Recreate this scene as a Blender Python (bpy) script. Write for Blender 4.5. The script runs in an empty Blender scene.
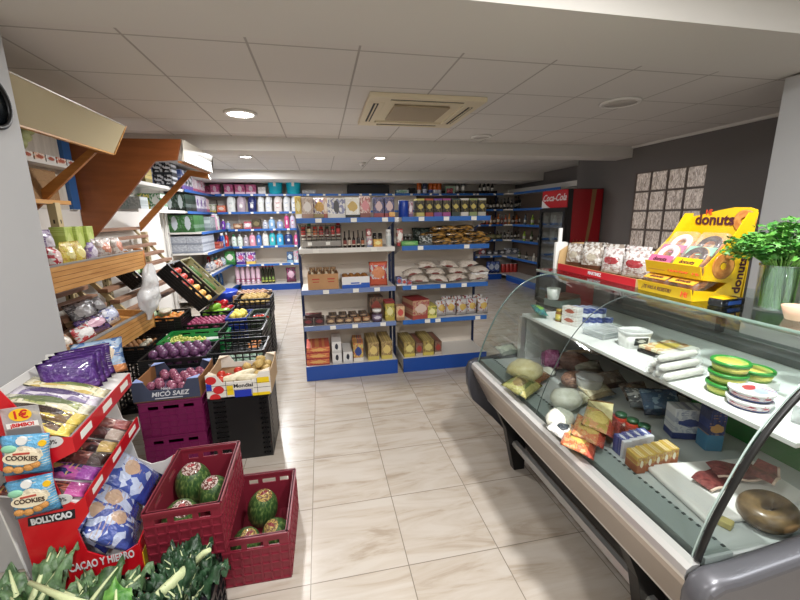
import bpy, bmesh, math, random
from mathutils import Vector, Matrix, Euler, noise
random.seed(11)
D = bpy.data
COL = bpy.context.scene.collection
PI = math.pi
rnd = random.uniform
# ---------------------------------------------------------------- camera model
H, F = 1.6, 383.16
AX = [Vector((0.97952533, -0.20085821, -0.01364229)), Vector((0.05596537, 0.20658022, 0.97682777)), Vector((0.19338565, 0.95759103, -0.21359167))]
def at(px, py, **k):
    """point of the room seen at a pixel of the photo, on the plane x=, y= or z="""
    d = AX[0]*((px-400)/F) + AX[1]*(-(py-300)/F) + AX[2]
    (a, v), = k.items()
    i = 'xyz'.index(a); o = Vector((0, 0, H))
    return o + d*((v-o[i])/d[i])
def X(px, py, y): return at(px, py, y=y).x

# ---------------------------------------------------------------- materials
_mc = {}
def nodes(name):
    m = D.materials.new(name); m.use_nodes = True
    nt = m.node_tree; b = nt.nodes['Principled BSDF']
    return m, nt, b
def lin(c):
    return tuple((v/12.92 if v <= .04045 else ((v+.055)/1.055)**2.4) for v in c)
def C(h):
    h = h.lstrip('#'); return lin(tuple(int(h[i:i+2], 16)/255 for i in (0, 2, 4)))
def desat(c, k=.18):
    g = .3*c[0]+.59*c[1]+.11*c[2]
    return tuple((v*(1-k)+g*k)*.92 for v in c)
def plain(name, col, rough=.5, metal=0, spec=.5, bump=0, bscale=40, coat=0, trans=0, var=0):
    key = ('plain', name, col, rough, metal, bump, coat, trans, var)
    if key in _mc: return _mc[key]
    c = C(col) if isinstance(col, str) else col
    m, nt, b = nodes(name)
    b.inputs['Base Color'].default_value = (*c, 1); b.inputs['Roughness'].default_value = rough
    b.inputs['Metallic'].default_value = metal; b.inputs['Specular IOR Level'].default_value = spec
    b.inputs['Coat Weight'].default_value = coat; b.inputs['Transmission Weight'].default_value = trans
    if bump or var:
        tc = nt.nodes.new('ShaderNodeTexCoord'); n = nt.nodes.new('ShaderNodeTexNoise')
        n.inputs['Scale'].default_value = bscale; n.inputs['Detail'].default_value = 4
        nt.links.new(tc.outputs['Object'], n.inputs['Vector'])
        if bump:
            bp = nt.nodes.new('ShaderNodeBump'); bp.inputs['Strength'].default_value = bump; bp.inputs['Distance'].default_value = .01
            nt.links.new(n.outputs['Fac'], bp.inputs['Height']); nt.links.new(bp.outputs['Normal'], b.inputs['Normal'])
        if var:
            mx = nt.nodes.new('ShaderNodeMix'); mx.data_type = 'RGBA'
            mx.inputs['A'].default_value = (*[v*(1-var) for v in c], 1); mx.inputs['B'].default_value = (*[min(1, v*(1+var)) for v in c], 1)
            nt.links.new(n.outputs['Fac'], mx.inputs['Factor']); nt.links.new(mx.outputs['Result'], b.inputs['Base Color'])
    _mc[key] = m; return m
def math_n(nt, op, a, b=None, c=None):
    n = nt.nodes.new('ShaderNodeMath'); n.operation = op
    for i, v in enumerate((a, b, c)):
        if v is None: continue
        if isinstance(v, (int, float)): n.inputs[i].default_value = v
        else: nt.links.new(v, n.inputs[i])
    return n.outputs[0]
def mixc(nt, f, a, b):
    n = nt.nodes.new('ShaderNodeMix'); n.data_type = 'RGBA'
    for k, v in (('Factor', f), ('A', a), ('B', b)):
        if isinstance(v, tuple): n.inputs[k].default_value = (*v, 1) if len(v) == 3 else v
        elif isinstance(v, (int, float)): n.inputs[k].default_value = v
        else: nt.links.new(v, n.inputs[k])
    return n.outputs['Result']
def pk(base, band=None, blob=None, acc=None, ax='xz', top=0., low=.22, rough=.4, s=9, accw=.45, bump=0, el=(.33, .24), seed=0, coat=0):
    """printed packaging: base colour, a printed band, an oval emblem, small print"""
    key = ('pk', base, band, blob, acc, ax, top, low, rough, s, accw, bump, el, seed, coat)
    if key in _mc: return _mc[key]
    m, nt, b = nodes('printed_packaging')
    tc = nt.nodes.new('ShaderNodeTexCoord'); sp = nt.nodes.new('ShaderNodeSeparateXYZ')
    nt.links.new(tc.outputs['Generated'], sp.inputs[0])
    u = sp.outputs['XYZ'.index(ax[0].upper())]; v = sp.outputs['XYZ'.index(ax[1].upper())]
    DS = lambda c: desat(C(c))
    col = DS(base)
    cb = nt.nodes.new('ShaderNodeCombineXYZ'); nt.links.new(u, cb.inputs[0]); nt.links.new(v, cb.inputs[1]); cb.inputs[2].default_value = seed*.37
    if acc:
        vo = nt.nodes.new('ShaderNodeTexVoronoi'); vo.inputs['Scale'].default_value = s
        nt.links.new(cb.outputs[0], vo.inputs['Vector'])
        s2 = nt.nodes.new('ShaderNodeSeparateColor'); nt.links.new(vo.outputs['Color'], s2.inputs[0])
        col = mixc(nt, math_n(nt, 'GREATER_THAN', s2.outputs[0], 1-accw), col, DS(acc))
        # rows of small print
        st = math_n(nt, 'GREATER_THAN', math_n(nt, 'SINE', math_n(nt, 'MULTIPLY', v, 95.)), .55)
        st = math_n(nt, 'MULTIPLY', st, math_n(nt, 'GREATER_THAN', s2.outputs[1], .72))
        col = mixc(nt, math_n(nt, 'MULTIPLY', st, .6), col, DS(blob or band or acc))
    if band:
        f = math_n(nt, 'LESS_THAN', v, low)
        if top: f = math_n(nt, 'MAXIMUM', f, math_n(nt, 'GREATER_THAN', v, 1-top))
        col = mixc(nt, f, col, DS(band))
    if blob:
        nz = nt.nodes.new('ShaderNodeTexNoise'); nz.inputs['Scale'].default_value = 5; nz.inputs['Detail'].default_value = 4; nt.links.new(cb.outputs[0], nz.inputs['Vector'])
        wob = math_n(nt, 'MULTIPLY', math_n(nt, 'SUBTRACT', nz.outputs['Fac'], .5), 1.6)
        du = math_n(nt, 'POWER', math_n(nt, 'DIVIDE', math_n(nt, 'SUBTRACT', u, .5), el[0]), 2.)
        dv = math_n(nt, 'POWER', math_n(nt, 'DIVIDE', math_n(nt, 'SUBTRACT', v, .56), el[1]), 2.)
        col = mixc(nt, math_n(nt, 'LESS_THAN', math_n(nt, 'ADD', math_n(nt, 'ADD', du, dv), wob), 1.), col, DS(blob))
    nt.links.new(col, b.inputs['Base Color']) if not isinstance(col, tuple) else None
    if isinstance(col, tuple): b.inputs['Base Color'].default_value = (*col, 1)
    b.inputs['Roughness'].default_value = rough; b.inputs['Coat Weight'].default_value = coat
    if bump:
        n = nt.nodes.new('ShaderNodeTexNoise'); n.inputs['Scale'].default_value = 9; n.inputs['Detail'].default_value = 3
        nt.links.new(tc.outputs['Generated'], n.inputs['Vector'])
        bp = nt.nodes.new('ShaderNodeBump'); bp.inputs['Strength'].default_value = bump; bp.inputs['Distance'].default_value = .02
        nt.links.new(n.outputs['Fac'], bp.inputs['Height']); nt.links.new(bp.outputs['Normal'], b.inputs['Normal'])
    _mc[key] = m; return m
def foil(*a, **k):
    k.setdefault('rough', .22); k.setdefault('bump', .5); k.setdefault('coat', .4)
    return pk(*a, **k)
def glass_mat(name, tint=(.93, .97, .95), refl=.5, base=.0):
    key = ('glass', name)
    if key in _mc: return _mc[key]
    m = D.materials.new(name); m.use_nodes = True; nt = m.node_tree; nt.nodes.clear()
    o = nt.nodes.new('ShaderNodeOutputMaterial'); t = nt.nodes.new('ShaderNodeBsdfTransparent'); g = nt.nodes.new('ShaderNodeBsdfGlossy')
    fr = nt.nodes.new('ShaderNodeFresnel'); fr.inputs['IOR'].default_value = 1.5; mx = nt.nodes.new('ShaderNodeMixShader')
    t.inputs['Color'].default_value = (*tint, 1); g.inputs['Roughness'].default_value = .03; g.inputs['Color'].default_value = (.95, .98, .97, 1)
    f = math_n(nt, 'MULTIPLY_ADD', fr.outputs[0], refl, base)
    nt.links.new(f, mx.inputs[0]); nt.links.new(t.outputs[0], mx.inputs[1]); nt.links.new(g.outputs[0], mx.inputs[2]); nt.links.new(mx.outputs[0], o.inputs[0])
    _mc[key] = m; return m
def film_mat(name, tint=(.9, .9, .9), white=.25):
    """thin clear or milky plastic film"""
    key = ('film', name)
    if key in _mc: return _mc[key]
    m = D.materials.new(name); m.use_nodes = True; nt = m.node_tree; b = nt.nodes['Principled BSDF']
    o = [n for n in nt.nodes if n.type == 'OUTPUT_MATERIAL'][0]
    t = nt.nodes.new('ShaderNodeBsdfTransparent'); t.inputs['Color'].default_value = (*tint, 1)
    b.inputs['Base Color'].default_value = (.85, .86, .87, 1); b.inputs['Roughness'].default_value = .18
    tc = nt.nodes.new('ShaderNodeTexCoord'); n = nt.nodes.new('ShaderNodeTexNoise'); n.inputs['Scale'].default_value = 22; n.inputs['Detail'].default_value = 3
    nt.links.new(tc.outputs['Object'], n.inputs['Vector'])
    bp = nt.nodes.new('ShaderNodeBump'); bp.inputs['Strength'].default_value = .8; bp.inputs['Distance'].default_value = .02
    nt.links.new(n.outputs['Fac'], bp.inputs['Height']); nt.links.new(bp.outputs['Normal'], b.inputs['Normal'])
    mx = nt.nodes.new('ShaderNodeMixShader'); mx.inputs[0].default_value = white
    nt.links.new(t.outputs[0], mx.inputs[1]); nt.links.new(b.outputs[0], mx.inputs[2]); nt.links.new(mx.outputs[0], o.inputs[0])
    _mc[key] = m; return m
def wood(name, c1, c2, axis='y', s=3., rough=.45):
    key = ('wood', name)
    if key in _mc: return _mc[key]
    m, nt, b = nodes(name)
    tc = nt.nodes.new('ShaderNodeTexCoord'); mp = nt.nodes.new('ShaderNodeMapping')
    sc = {'x': (.12, 1, 1), 'y': (1, .12, 1), 'z': (1, 1, .12)}[axis]
    mp.inputs['Scale'].default_value = sc
    n = nt.nodes.new('ShaderNodeTexNoise'); n.inputs['Scale'].default_value = s*14; n.inputs['Detail'].default_value = 5; n.inputs['Distortion'].default_value = .4
    nt.links.new(tc.outputs['Object'], mp.inputs['Vector']); nt.links.new(mp.outputs[0], n.inputs['Vector'])
    r = nt.nodes.new('ShaderNodeValToRGB'); r.color_ramp.elements[0].position = .3; r.color_ramp.elements[1].position = .7
    r.color_ramp.elements[0].color = (*C(c1), 1); r.color_ramp.elements[1].color = (*C(c2), 1)
    nt.links.new(n.outputs['Fac'], r.inputs[0]); nt.links.new(r.outputs[0], b.inputs['Base Color']); b.inputs['Roughness'].default_value = rough
    _mc[key] = m; return m
def speckle(name, c1, c2, s=20, lo=.4, hi=.6, rough=.45, stretch=(1, 1, 1), coord='Generated', coat=0, kind='noise'):
    key = ('sp', name)
    if key in _mc: return _mc[key]
    m, nt, b = nodes(name)
    tc = nt.nodes.new('ShaderNodeTexCoord'); mp = nt.nodes.new('ShaderNodeMapping'); mp.inputs['Scale'].default_value = stretch
    n = nt.nodes.new('ShaderNodeTexNoise'); n.inputs['Scale'].default_value = s; n.inputs['Detail'].default_value = 5
    nt.links.new(tc.outputs[coord], mp.inputs['Vector']); nt.links.new(mp.outputs[0], n.inputs['Vector'])
    r = nt.nodes.new('ShaderNodeValToRGB'); r.color_ramp.elements[0].position = lo; r.color_ramp.elements[1].position = hi
    r.color_ramp.elements[0].color = (*C(c1), 1); r.color_ramp.elements[1].color = (*C(c2), 1)
    nt.links.new(n.outputs['Fac'], r.inputs[0]); nt.links.new(r.outputs[0], b.inputs['Base Color'])
    b.inputs['Roughness'].default_value = rough; b.inputs['Coat Weight'].default_value = coat
    _mc[key] = m; return m
def glow(name, col, s):
    m, nt, b = nodes(name)
    b.inputs['Base Color'].default_value = (*col, 1)
    b.inputs['Emission Color'].default_value = (*col, 1); b.inputs['Emission Strength'].default_value = s
    return m

# ---------------------------------------------------------------- mesh builder
class MB:
    def __init__(s): s.b = bmesh.new(); s.mi = 0; s.M = Matrix()
    def v(s, p): return s.b.verts.new(s.M @ Vector(p))
    def f(s, vs, sm=False):
        try:
            f = s.b.faces.new(vs); f.material_index = s.mi; f.smooth = sm; return f
        except ValueError: return None
    def box(s, x0, x1, y0, y1, z0, z1, r=0):
        p = [s.v((x, y, z)) for z in (z0, z1) for y in (y0, y1) for x in (x0, x1)]
        fs = [s.f([p[i] for i in q]) for q in ((0, 2, 3, 1), (4, 5, 7, 6), (0, 1, 5, 4), (2, 6, 7, 3), (0, 4, 6, 2), (1, 3, 7, 5))]
        if r:
            ed = list({e for f in fs for e in f.edges})
            res = bmesh.ops.bevel(s.b, geom=ed, offset=r, segments=2, affect='EDGES', profile=.5)
            for f in res['faces']: f.material_index = s.mi; f.smooth = True
        return s
    def prism(s, poly, axis, a, b, sm=False):
        def pt(q, t): return {'x': (t, q[0], q[1]), 'y': (q[0], t, q[1]), 'z': (q[0], q[1], t)}[axis]
        A = [s.v(pt(q, a)) for q in poly]; B = [s.v(pt(q, b)) for q in poly]; n = len(poly)
        s.f(A); s.f(B[::-1])
        for i in range(n): s.f([A[i], A[(i+1) % n], B[(i+1) % n], B[i]], sm)
        return s
    def lathe(s, prof, n=20, c=(0, 0, 0), sx=1, sy=1, sm=True, sq=0):
        rings = []
        for r, z in prof:
            if r < 1e-5: rings.append([s.v((c[0], c[1], c[2]+z))]); continue
            ring = []
            for i in range(n):
                a = 2*PI*i/n; ca, sa = math.cos(a), math.sin(a)
                if sq:
                    e = 1-sq*.6; ca = math.copysign(abs(ca)**e, ca); sa = math.copysign(abs(sa)**e, sa)
                ring.append(s.v((c[0]+r*ca*sx, c[1]+r*sa*sy, c[2]+z)))
            rings.append(ring)
        for A, B in zip(rings, rings[1:]):
            if len(A) == 1 and len(B) == 1: continue
            for i in range(n):
                j = (i+1) % n
                if len(A) == 1: s.f([A[0], B[j], B[i]], sm)
                elif len(B) == 1: s.f([A[i], A[j], B[0]], sm)
                else: s.f([A[i], A[j], B[j], B[i]], sm)
        return s
    def cyl(s, r, z0, z1, n=20, c=(0, 0), r2=None):
        r2 = r if r2 is None else r2
        return s.lathe([(0, z0), (r, z0), (r2, z1), (0, z1)], n, (c[0], c[1], 0), sm=True)
    def tube(s, pts, r, n=8, closed=False, flat=1):
        pts = [Vector(p) for p in pts]; m = len(pts); rings = []
        rs = r if isinstance(r, (list, tuple)) else [r]*m
        prev = None
        for i, p in enumerate(pts):
            a = pts[(i-1) % m] if (closed or i) else p; b = pts[(i+1) % m] if (closed or i < m-1) else p
            t = (b-a).normalized()
            u = prev if prev is not None else (Vector((0, 0, 1)) if abs(t.z) < .9 else Vector((1, 0, 0)))
            w = t.cross(u).normalized(); u = w.cross(t).normalized(); prev = u
            rings.append([s.v(p + (u*math.cos(2*PI*k/n) + w*math.sin(2*PI*k/n)*flat)*rs[i]) for k in range(n)])
        for i in range(m if closed else m-1):
            A, B = rings[i], rings[(i+1) % m]
            for k in range(n): s.f([A[k], A[(k+1) % n], B[(k+1) % n], B[k]], True)
        if not closed: s.f(rings[0][::-1]); s.f(rings[-1])
        return s
    def ball(s, c=(0, 0, 0), rx=1, ry=None, rz=None, n=12, m=8, amp=0, seed=0):
        ry = rx if ry is None else ry; rz = rx if rz is None else rz
        rings = []
        for j in range(m+1):
            t = PI*j/m; ring = []
            for i in range(1 if j in (0, m) else n):
                a = 2*PI*i/n; d = Vector((math.sin(t)*math.cos(a), math.sin(t)*math.sin(a), -math.cos(t)))
                k = 1 + (amp*noise.noise(d*1.7+Vector((seed, seed*.7, 0))) if amp else 0)
                ring.append(s.v((c[0]+d.x*rx*k, c[1]+d.y*ry*k, c[2]+d.z*rz*k)))
            rings.append(ring)
        for A, B in zip(rings, rings[1:]):
            for i in range(n):
                j = (i+1) % n
                if len(A) == 1: s.f([A[0], B[j], B[i]], True)
                elif len(B) == 1: s.f([A[i], A[j], B[0]], True)
                else: s.f([A[i], A[j], B[j], B[i]], True)
        return s
    def grid(s, fn, nu, nv, sm=True):
        g = [[s.v(fn(i/nu, j/nv)) for j in range(nv+1)] for i in range(nu+1)]
        for i in range(nu):
            for j in range(nv): s.f([g[i][j], g[i+1][j], g[i+1][j+1], g[i][j+1]], sm)
        return s
    def pillow(s, w, h, t, nu=12, nv=12, crimp=.08, seed=0, amp=.12):
        """a filled bag standing in the xz plane, base at z=0, crimped along top and bottom"""
        for side in (-1, 1):
            def fn(u, v):
                x = (u-.5)*w; z = v*h
                e = max(0, math.sin(PI*u))**.55 * (max(0, math.sin(PI*min(1, max(0, (v-crimp)/(1-2*crimp)))))**.5 if crimp < v < 1-crimp else 0)
                k = 1 + amp*2*noise.noise(Vector((u*3+seed, v*3, side*2.+seed)))
                narrow = 1-.07*math.sin(PI*v)
                return (x*narrow, side*t*.5*e*k, z)
            s.grid(fn, nu, nv)
        bmesh.ops.remove_doubles(s.b, verts=s.b.verts, dist=1e-5)
        return s
    def mesh(s, mats, name='m'):
        me = D.meshes.new(name)
        bmesh.ops.recalc_face_normals(s.b, faces=s.b.faces)
        s.b.to_mesh(me); s.b.free()
        for m in (mats if isinstance(mats, (list, tuple)) else [mats]): me.materials.append(m)
        return me
    def build(s, name, mats, parent=None, loc=(0, 0, 0), rot=(0, 0, 0)):
        return ob(name, s.mesh(mats, name), parent, loc, rot)
def ob(name, me, parent=None, loc=(0, 0, 0), rot=(0, 0, 0), scale=None):
    o = D.objects.new(name, me); COL.objects.link(o); o.parent = parent
    o.location = loc; o.rotation_euler = rot
    if scale: o.scale = scale
    return o
def tag(o, label, cat, group=None, kind=None):
    o['label'] = label; o['category'] = cat
    if group: o['group'] = group
    if kind: o['kind'] = kind
    return o
def thing(name, label, cat, loc=(0, 0, 0), rot=(0, 0, 0), group=None):
    if isinstance(rot, (int, float)): rot = (0, 0, rot)
    return tag(ob(name, None, None, loc, rot), label, cat, group)
def struct(name, mb, mat):
    o = mb.build(name, mat); o['kind'] = 'structure'; return o
def put(parts, name, label, cat, loc, rot=0, group=None, scale=None):
    """place a thing made of cached part meshes"""
    if isinstance(rot, (int, float)): rot = (0, 0, rot)
    if len(parts) == 1:
        return tag(ob(name, parts[0][1], None, loc, rot, scale), label, cat, group)
    r = tag(ob(name, None, None, loc, rot, scale), label, cat, group)
    for q in parts:
        c = ob(q[0], q[1], r)
        for s in q[2:]: ob(s[0], s[1], c)
    return r
def text(s, size, mat, parent, loc, rot, name='lettering', depth=.0006, align='CENTER', shear=0, sx=1, fat=0):
    cu = D.curves.new('t', 'FONT'); cu.body = s; cu.size = size; cu.align_x = align; cu.align_y = 'CENTER'
    cu.extrude = depth; cu.shear = shear; cu.offset = fat
    cu.resolution_u = 3
    t = D.objects.new('t', cu); COL.objects.link(t)
    dg = bpy.context.evaluated_depsgraph_get(); me = D.meshes.new_from_object(t.evaluated_get(dg))
    D.objects.remove(t); me.materials.clear(); me.materials.append(mat)
    return ob(name, me, parent, loc, rot, (sx, 1, 1))
ORD = ['first', 'second', 'third', 'fourth', 'fifth', 'sixth', 'seventh', 'eighth', 'ninth', 'tenth', 'eleventh', 'twelfth', 'thirteenth', 'fourteenth', 'fifteenth', 'sixteenth', 'seventeenth', 'eighteenth', 'nineteenth', 'twentieth', 'twenty-first', 'twenty-second']
_kc = {}
def cached(fn):
    def w(*a, **k):
        key = (fn.__name__, a, tuple(sorted(k.items(), key=str)))
        if key not in _kc: _kc[key] = fn(*a, **k)
        return _kc[key]
    return w
# ---------------------------------------------------------------- goods (base at z=0, front towards -y)
@cached
def carton(w, d, h, mat, r=.003):
    return [('carton', MB().box(-w/2, w/2, -d/2, d/2, 0, h, r).mesh(mat))]
@cached
def pouch(w, h, t, mat, seed=0, crimp=.08):
    return [('pouch', MB().pillow(w, h, t, crimp=crimp, seed=seed).mesh(mat))]
@cached
def bottle(r, h, mat, cap, lab, neck=.36, nr=.36, shoulder=.16, band=(.15, .45)):
    b = h*(1-neck-shoulder)
    body = MB().lathe([(0, 0), (r*.9, 0), (r, .006), (r, b), (r*.85, b+h*shoulder*.45), (r*nr*1.1, b+h*shoulder), (r*nr, h*.95), (0, h*.95)], 16).mesh(mat)
    c = MB().lathe([(0, h*.93), (r*nr*1.15, h*.93), (r*nr*1.15, h), (0, h)], 12).mesh(cap)
    l = MB().lathe([(r*1.012, h*band[0]), (r*1.012, h*band[1])], 16).mesh(lab)
    return [('body', body), ('cap', c), ('paper_label', l)]
@cached
def jug(w, d, h, mat, cap, lab):
    m = MB(); m.lathe([(0, 0), (.92, 0), (1, .03), (1, .5), (.9, .68), (.6, .84), (.34, .9), (.3, .93), (0, .93)], 20, sx=1, sy=1, sq=.45)
    for v in m.b.verts: v.co = Vector((v.co.x*w/2, v.co.y*d/2, v.co.z*h))
    m.tube([(w*.2, 0, h*.8), (w*.42, 0, h*.83), (w*.52, 0, h*.7), (w*.5, 0, h*.55), (w*.44, 0, h*.5)], w*.07, 8)
    c = MB().lathe([(0, h*.92), (w*.2, h*.92), (w*.18, h), (0, h)], 14).mesh(cap)
    l = MB().grid(lambda u, v: ((u-.5)*w*.72, -d*.52+abs(u-.5)**2*d*.5, h*(.12+.42*v)), 6, 1).mesh(lab)
    return [('body', m.mesh(mat)), ('cap', c), ('paper_label', l)]
@cached
def squeeze(w, d, h, mat, cap, lab):
    """upright flat plastic bottle with a domed shoulder and small cap"""
    m = MB().lathe([(0, 0), (.9, 0), (1, .03), (1, .55), (.92, .7), (.6, .8), (.35, .82), (0, .82)], 18, sx=w/2, sy=d/2, sq=.2)
    for v in m.b.verts: v.co.z *= h
    c = MB().lathe([(0, h*.81), (w*.22, h*.81), (w*.2, h), (0, h)], 12).mesh(cap)
    l = MB().grid(lambda u, v: ((u-.5)*w*.7, -d*.53+abs(u-.5)**2*d*.9, h*(.15+.38*v)), 6, 1).mesh(lab)
    return [('body', m.mesh(mat)), ('cap', c), ('paper_label', l)]
@cached
def jar(r, h, mat, lid, lab):
    a = MB().lathe([(0, 0), (r*.95, 0), (r, .005), (r, h*.72), (r*.8, h*.82), (0, h*.82)], 16).mesh(mat)
    b = MB().lathe([(0, h*.8), (r*.88, h*.8), (r*.88, h), (0, h)], 16).mesh(lid)
    c = MB().lathe([(r*1.012, h*.12), (r*1.012, h*.62)], 16).mesh(lab)
    return [('glass_body', a), ('lid', b), ('paper_label', c)]
@cached
def can(r, h, mat, top):
    a = MB().lathe([(0, 0), (r*.94, 0), (r, .004), (r, h-.004), (r*.95, h)], 18).mesh(mat)
    b = MB().lathe([(0, h-.003), (r*.95, h-.003), (r*.97, h+.001), (r*.94, h+.001)], 18).mesh(top)
    return [('body', a), ('can_end', b)]
@cached
def rollpack(w, d, h, mat, nx=3, nz=2):
    """rolls bulging through a printed film"""
    m = MB()
    rw, rh = w/nx, h/nz
    m.box(-w/2+rw*.2, w/2-rw*.2, -d/2+.01, d/2-.01, .01, h-.01, .008)
    for i in range(nx):
        for k in range(nz):
            m.lathe([(0, k*rh), (rw*.42, k*rh), (rw*.5, k*rh+rh*.12), (rw*.5, (k+1)*rh-rh*.12), (rw*.42, (k+1)*rh), (0, (k+1)*rh)], 12, (-w/2+rw*(i+.5), 0, 0), sy=d/rw)
    return [('wrapped_rolls', m.mesh(mat))]
@cached
def tub(r, h, mat, lid, r2=None):
    r2 = r2 or r*1.12
    a = MB().lathe([(0, 0), (r*.95, 0), (r, .004), (r2, h*.8), (0, h*.8)], 26).mesh(mat)
    b = MB().lathe([(0, h*.78), (r2*1.05, h*.78), (r2*1.06, h*.98), (r2*.98, h), (r2*.95, h*.95), (0, h*.95)], 26).mesh(lid)
    return [('tub_body', a), ('lid', b)]
WHITE = plain('white_plastic', '#e8e8e6', .35)
BLACK = plain('black_plastic', '#101012', .38)
# ================================================================ the room
def floor_mat():
    m, nt, b = nodes('stone_look_floor_tiles')
    tc = nt.nodes.new('ShaderNodeTexCoord'); mp = nt.nodes.new('ShaderNodeMapping'); mp.inputs['Location'].default_value = (.13, -.07, 0)
    nt.links.new(tc.outputs['Object'], mp.inputs['Vector'])
    br = nt.nodes.new('ShaderNodeTexBrick'); br.offset = 0; br.squash = 1
    br.inputs['Scale'].default_value = 1; br.inputs['Brick Width'].default_value = .449; br.inputs['Row Height'].default_value = .462
    br.inputs['Mortar Size'].default_value = .0026; br.inputs['Mortar Smooth'].default_value = .3
    br.inputs['Color1'].default_value = (0, 0, 0, 1); br.inputs['Color2'].default_value = (1, 1, 1, 1); br.inputs['Mortar'].default_value = (.5, .5, .5, 1)
    nt.links.new(mp.outputs[0], br.inputs['Vector'])
    # each tile shifts the veins so that they break at the joints
    cb = nt.nodes.new('ShaderNodeVectorMath'); cb.operation = 'MULTIPLY_ADD'
    nt.links.new(br.outputs['Color'], cb.inputs[0]); cb.inputs[1].default_value = (3.1, 1.7, 5.); nt.links.new(mp.outputs[0], cb.inputs[2])
    m2 = nt.nodes.new('ShaderNodeMapping'); m2.inputs['Scale'].default_value = (1.3, 6.5, 1); m2.inputs['Rotation'].default_value = (0, 0, .05)
    nt.links.new(cb.outputs[0], m2.inputs['Vector'])
    n = nt.nodes.new('ShaderNodeTexNoise'); n.inputs['Scale'].default_value = 1.6; n.inputs['Detail'].default_value = 7; n.inputs['Roughness'].default_value = .62; n.inputs['Distortion'].default_value = .9
    nt.links.new(m2.outputs[0], n.inputs['Vector'])
    r = nt.nodes.new('ShaderNodeValToRGB')
    r.color_ramp.elements[0].position = .33; r.color_ramp.elements[0].color = (*C('#a69989'), 1)
    r.color_ramp.elements[1].position = .62; r.color_ramp.elements[1].color = (*C('#c2bab0'), 1)
    e = r.color_ramp.elements.new(.45); e.color = (*C('#b9aea1'), 1)
    nt.links.new(n.outputs['Fac'], r.inputs[0])
    nt.links.new(mixc(nt, br.outputs['Fac'], r.outputs[0], C('#857c71')), b.inputs['Base Color'])
    b.inputs['Roughness'].default_value = .24; b.inputs['Specular IOR Level'].default_value = .5
    return m
def ceiling_mat():
    m, nt, b = nodes('suspended_ceiling_tiles')
    tc = nt.nodes.new('ShaderNodeTexCoord'); mp = nt.nodes.new('ShaderNodeMapping'); mp.inputs['Location'].default_value = (-.27+.6, -2.42+.6, 0)
    nt.links.new(tc.outputs['Object'], mp.inputs['Vector'])
    br = nt.nodes.new('ShaderNodeTexBrick'); br.offset = 0; br.inputs['Scale'].default_value = 1
    br.inputs['Brick Width'].default_value = .602; br.inputs['Row Height'].default_value = .6; br.inputs['Mortar Size'].default_value = .008; br.inputs['Mortar Smooth'].default_value = .4
    nt.links.new(mp.outputs[0], br.inputs['Vector'])
    nt.links.new(mixc(nt, br.outputs['Fac'], C('#d2ceca'), C('#a7a29d')), b.inputs['Base Color'])
    b.inputs['Roughness'].default_value = .8
    bp = nt.nodes.new('ShaderNodeBump'); bp.inputs['Strength'].default_value = .5; bp.inputs['Distance'].default_value = .004; bp.invert = True
    nt.links.new(br.outputs['Fac'], bp.inputs['Height']); nt.links.new(bp.outputs['Normal'], b.inputs['Normal'])
    return m
wall_white = plain('white_wall_paint', '#d6d3cd', .7, bump=.05, bscale=60)
wall_grey = plain('grey_wall_paint', '#6a6664', .7, bump=.05, bscale=60)
plaster = plain('pale_plaster', '#d3d0cb', .75, bump=.04, bscale=30)
struct('floor', MB().box(-3, 5.2, -2.2, 9.7, -.1, 0), floor_mat())
struct('ceiling', MB().box(-3, 5.2, 2.33, 9.7, 2.52, 2.62), ceiling_mat())
struct('ceiling_near', MB().box(-3, 5.2, -2.2, 1.82, 2.78, 2.88), plaster)
struct('trim_1', MB().box(-3, 5.2, 1.80, 2.33, 2.512, 2.88), plaster)              # beam across the near end
struct('trim_2', MB().box(-2.66, 4.4, 4.97, 5.3, 2.37, 2.52), plaster)             # second beam
struct('trim_3', MB().box(-2.66, 5.0, 8.2, 9.5, 2.35, 2.52), plaster)              # boxed-in strip above the back shelves
struct('wall_back', MB().box(-3, 5.2, 9.5, 9.65, 0, 2.6), plain('beige_wall_paint', '#d6d0c8', .7))
struct('wall_left', MB().box(-2.8, -2.66, -2.2, 9.6, 0, 2.9), wall_white)
struct('wall_front', MB().box(-3, 5.2, -2.3, -2.2, 0, 2.9), wall_white)
wr = MB()
wr.box(4.4, 4.55, -2.2, 3.823, 0, 2.9); wr.box(4.4, 4.55, 4.87, 6.16, 0, 2.9); wr.box(4.4, 4.55, 3.823, 4.87, 2.145, 2.9); wr.box(4.4, 4.55, 3.823, 4.87, 0, 1.11)
wr.box(4.55, 5.1, 6.06, 6.16, 0, 2.9); wr.box(5.0, 5.15, 6.16, 9.6, 0, 2.9)
struct('wall_right', wr, wall_grey)
struct('trim_4', MB().box(4.37, 4.4, 2.33, 6.16, 2.49, 2.52), plaster)             # cornice of the right wall
struct('trim_5', MB().box(4.8, 5.0, 6.16, 9.5, 2.12, 2.22), plaster)
struct('column_left', MB().box(-2.66, -1.4, 1.82, 2.33, 0, 2.5, .006), plain('grey_column_paint', '#b9babb', .6))
struct('column_right', MB().box(3.22, 4.4, 1.82, 2.33, 0, 2.5, .006), plain('grey_column_paint', '#b9babb', .6))
struct('baseboard_right', MB().box(4.385, 4.4, 2.33, 6.16, 0, .09), plain('stone_skirting', '#a89c8c', .4))
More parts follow.
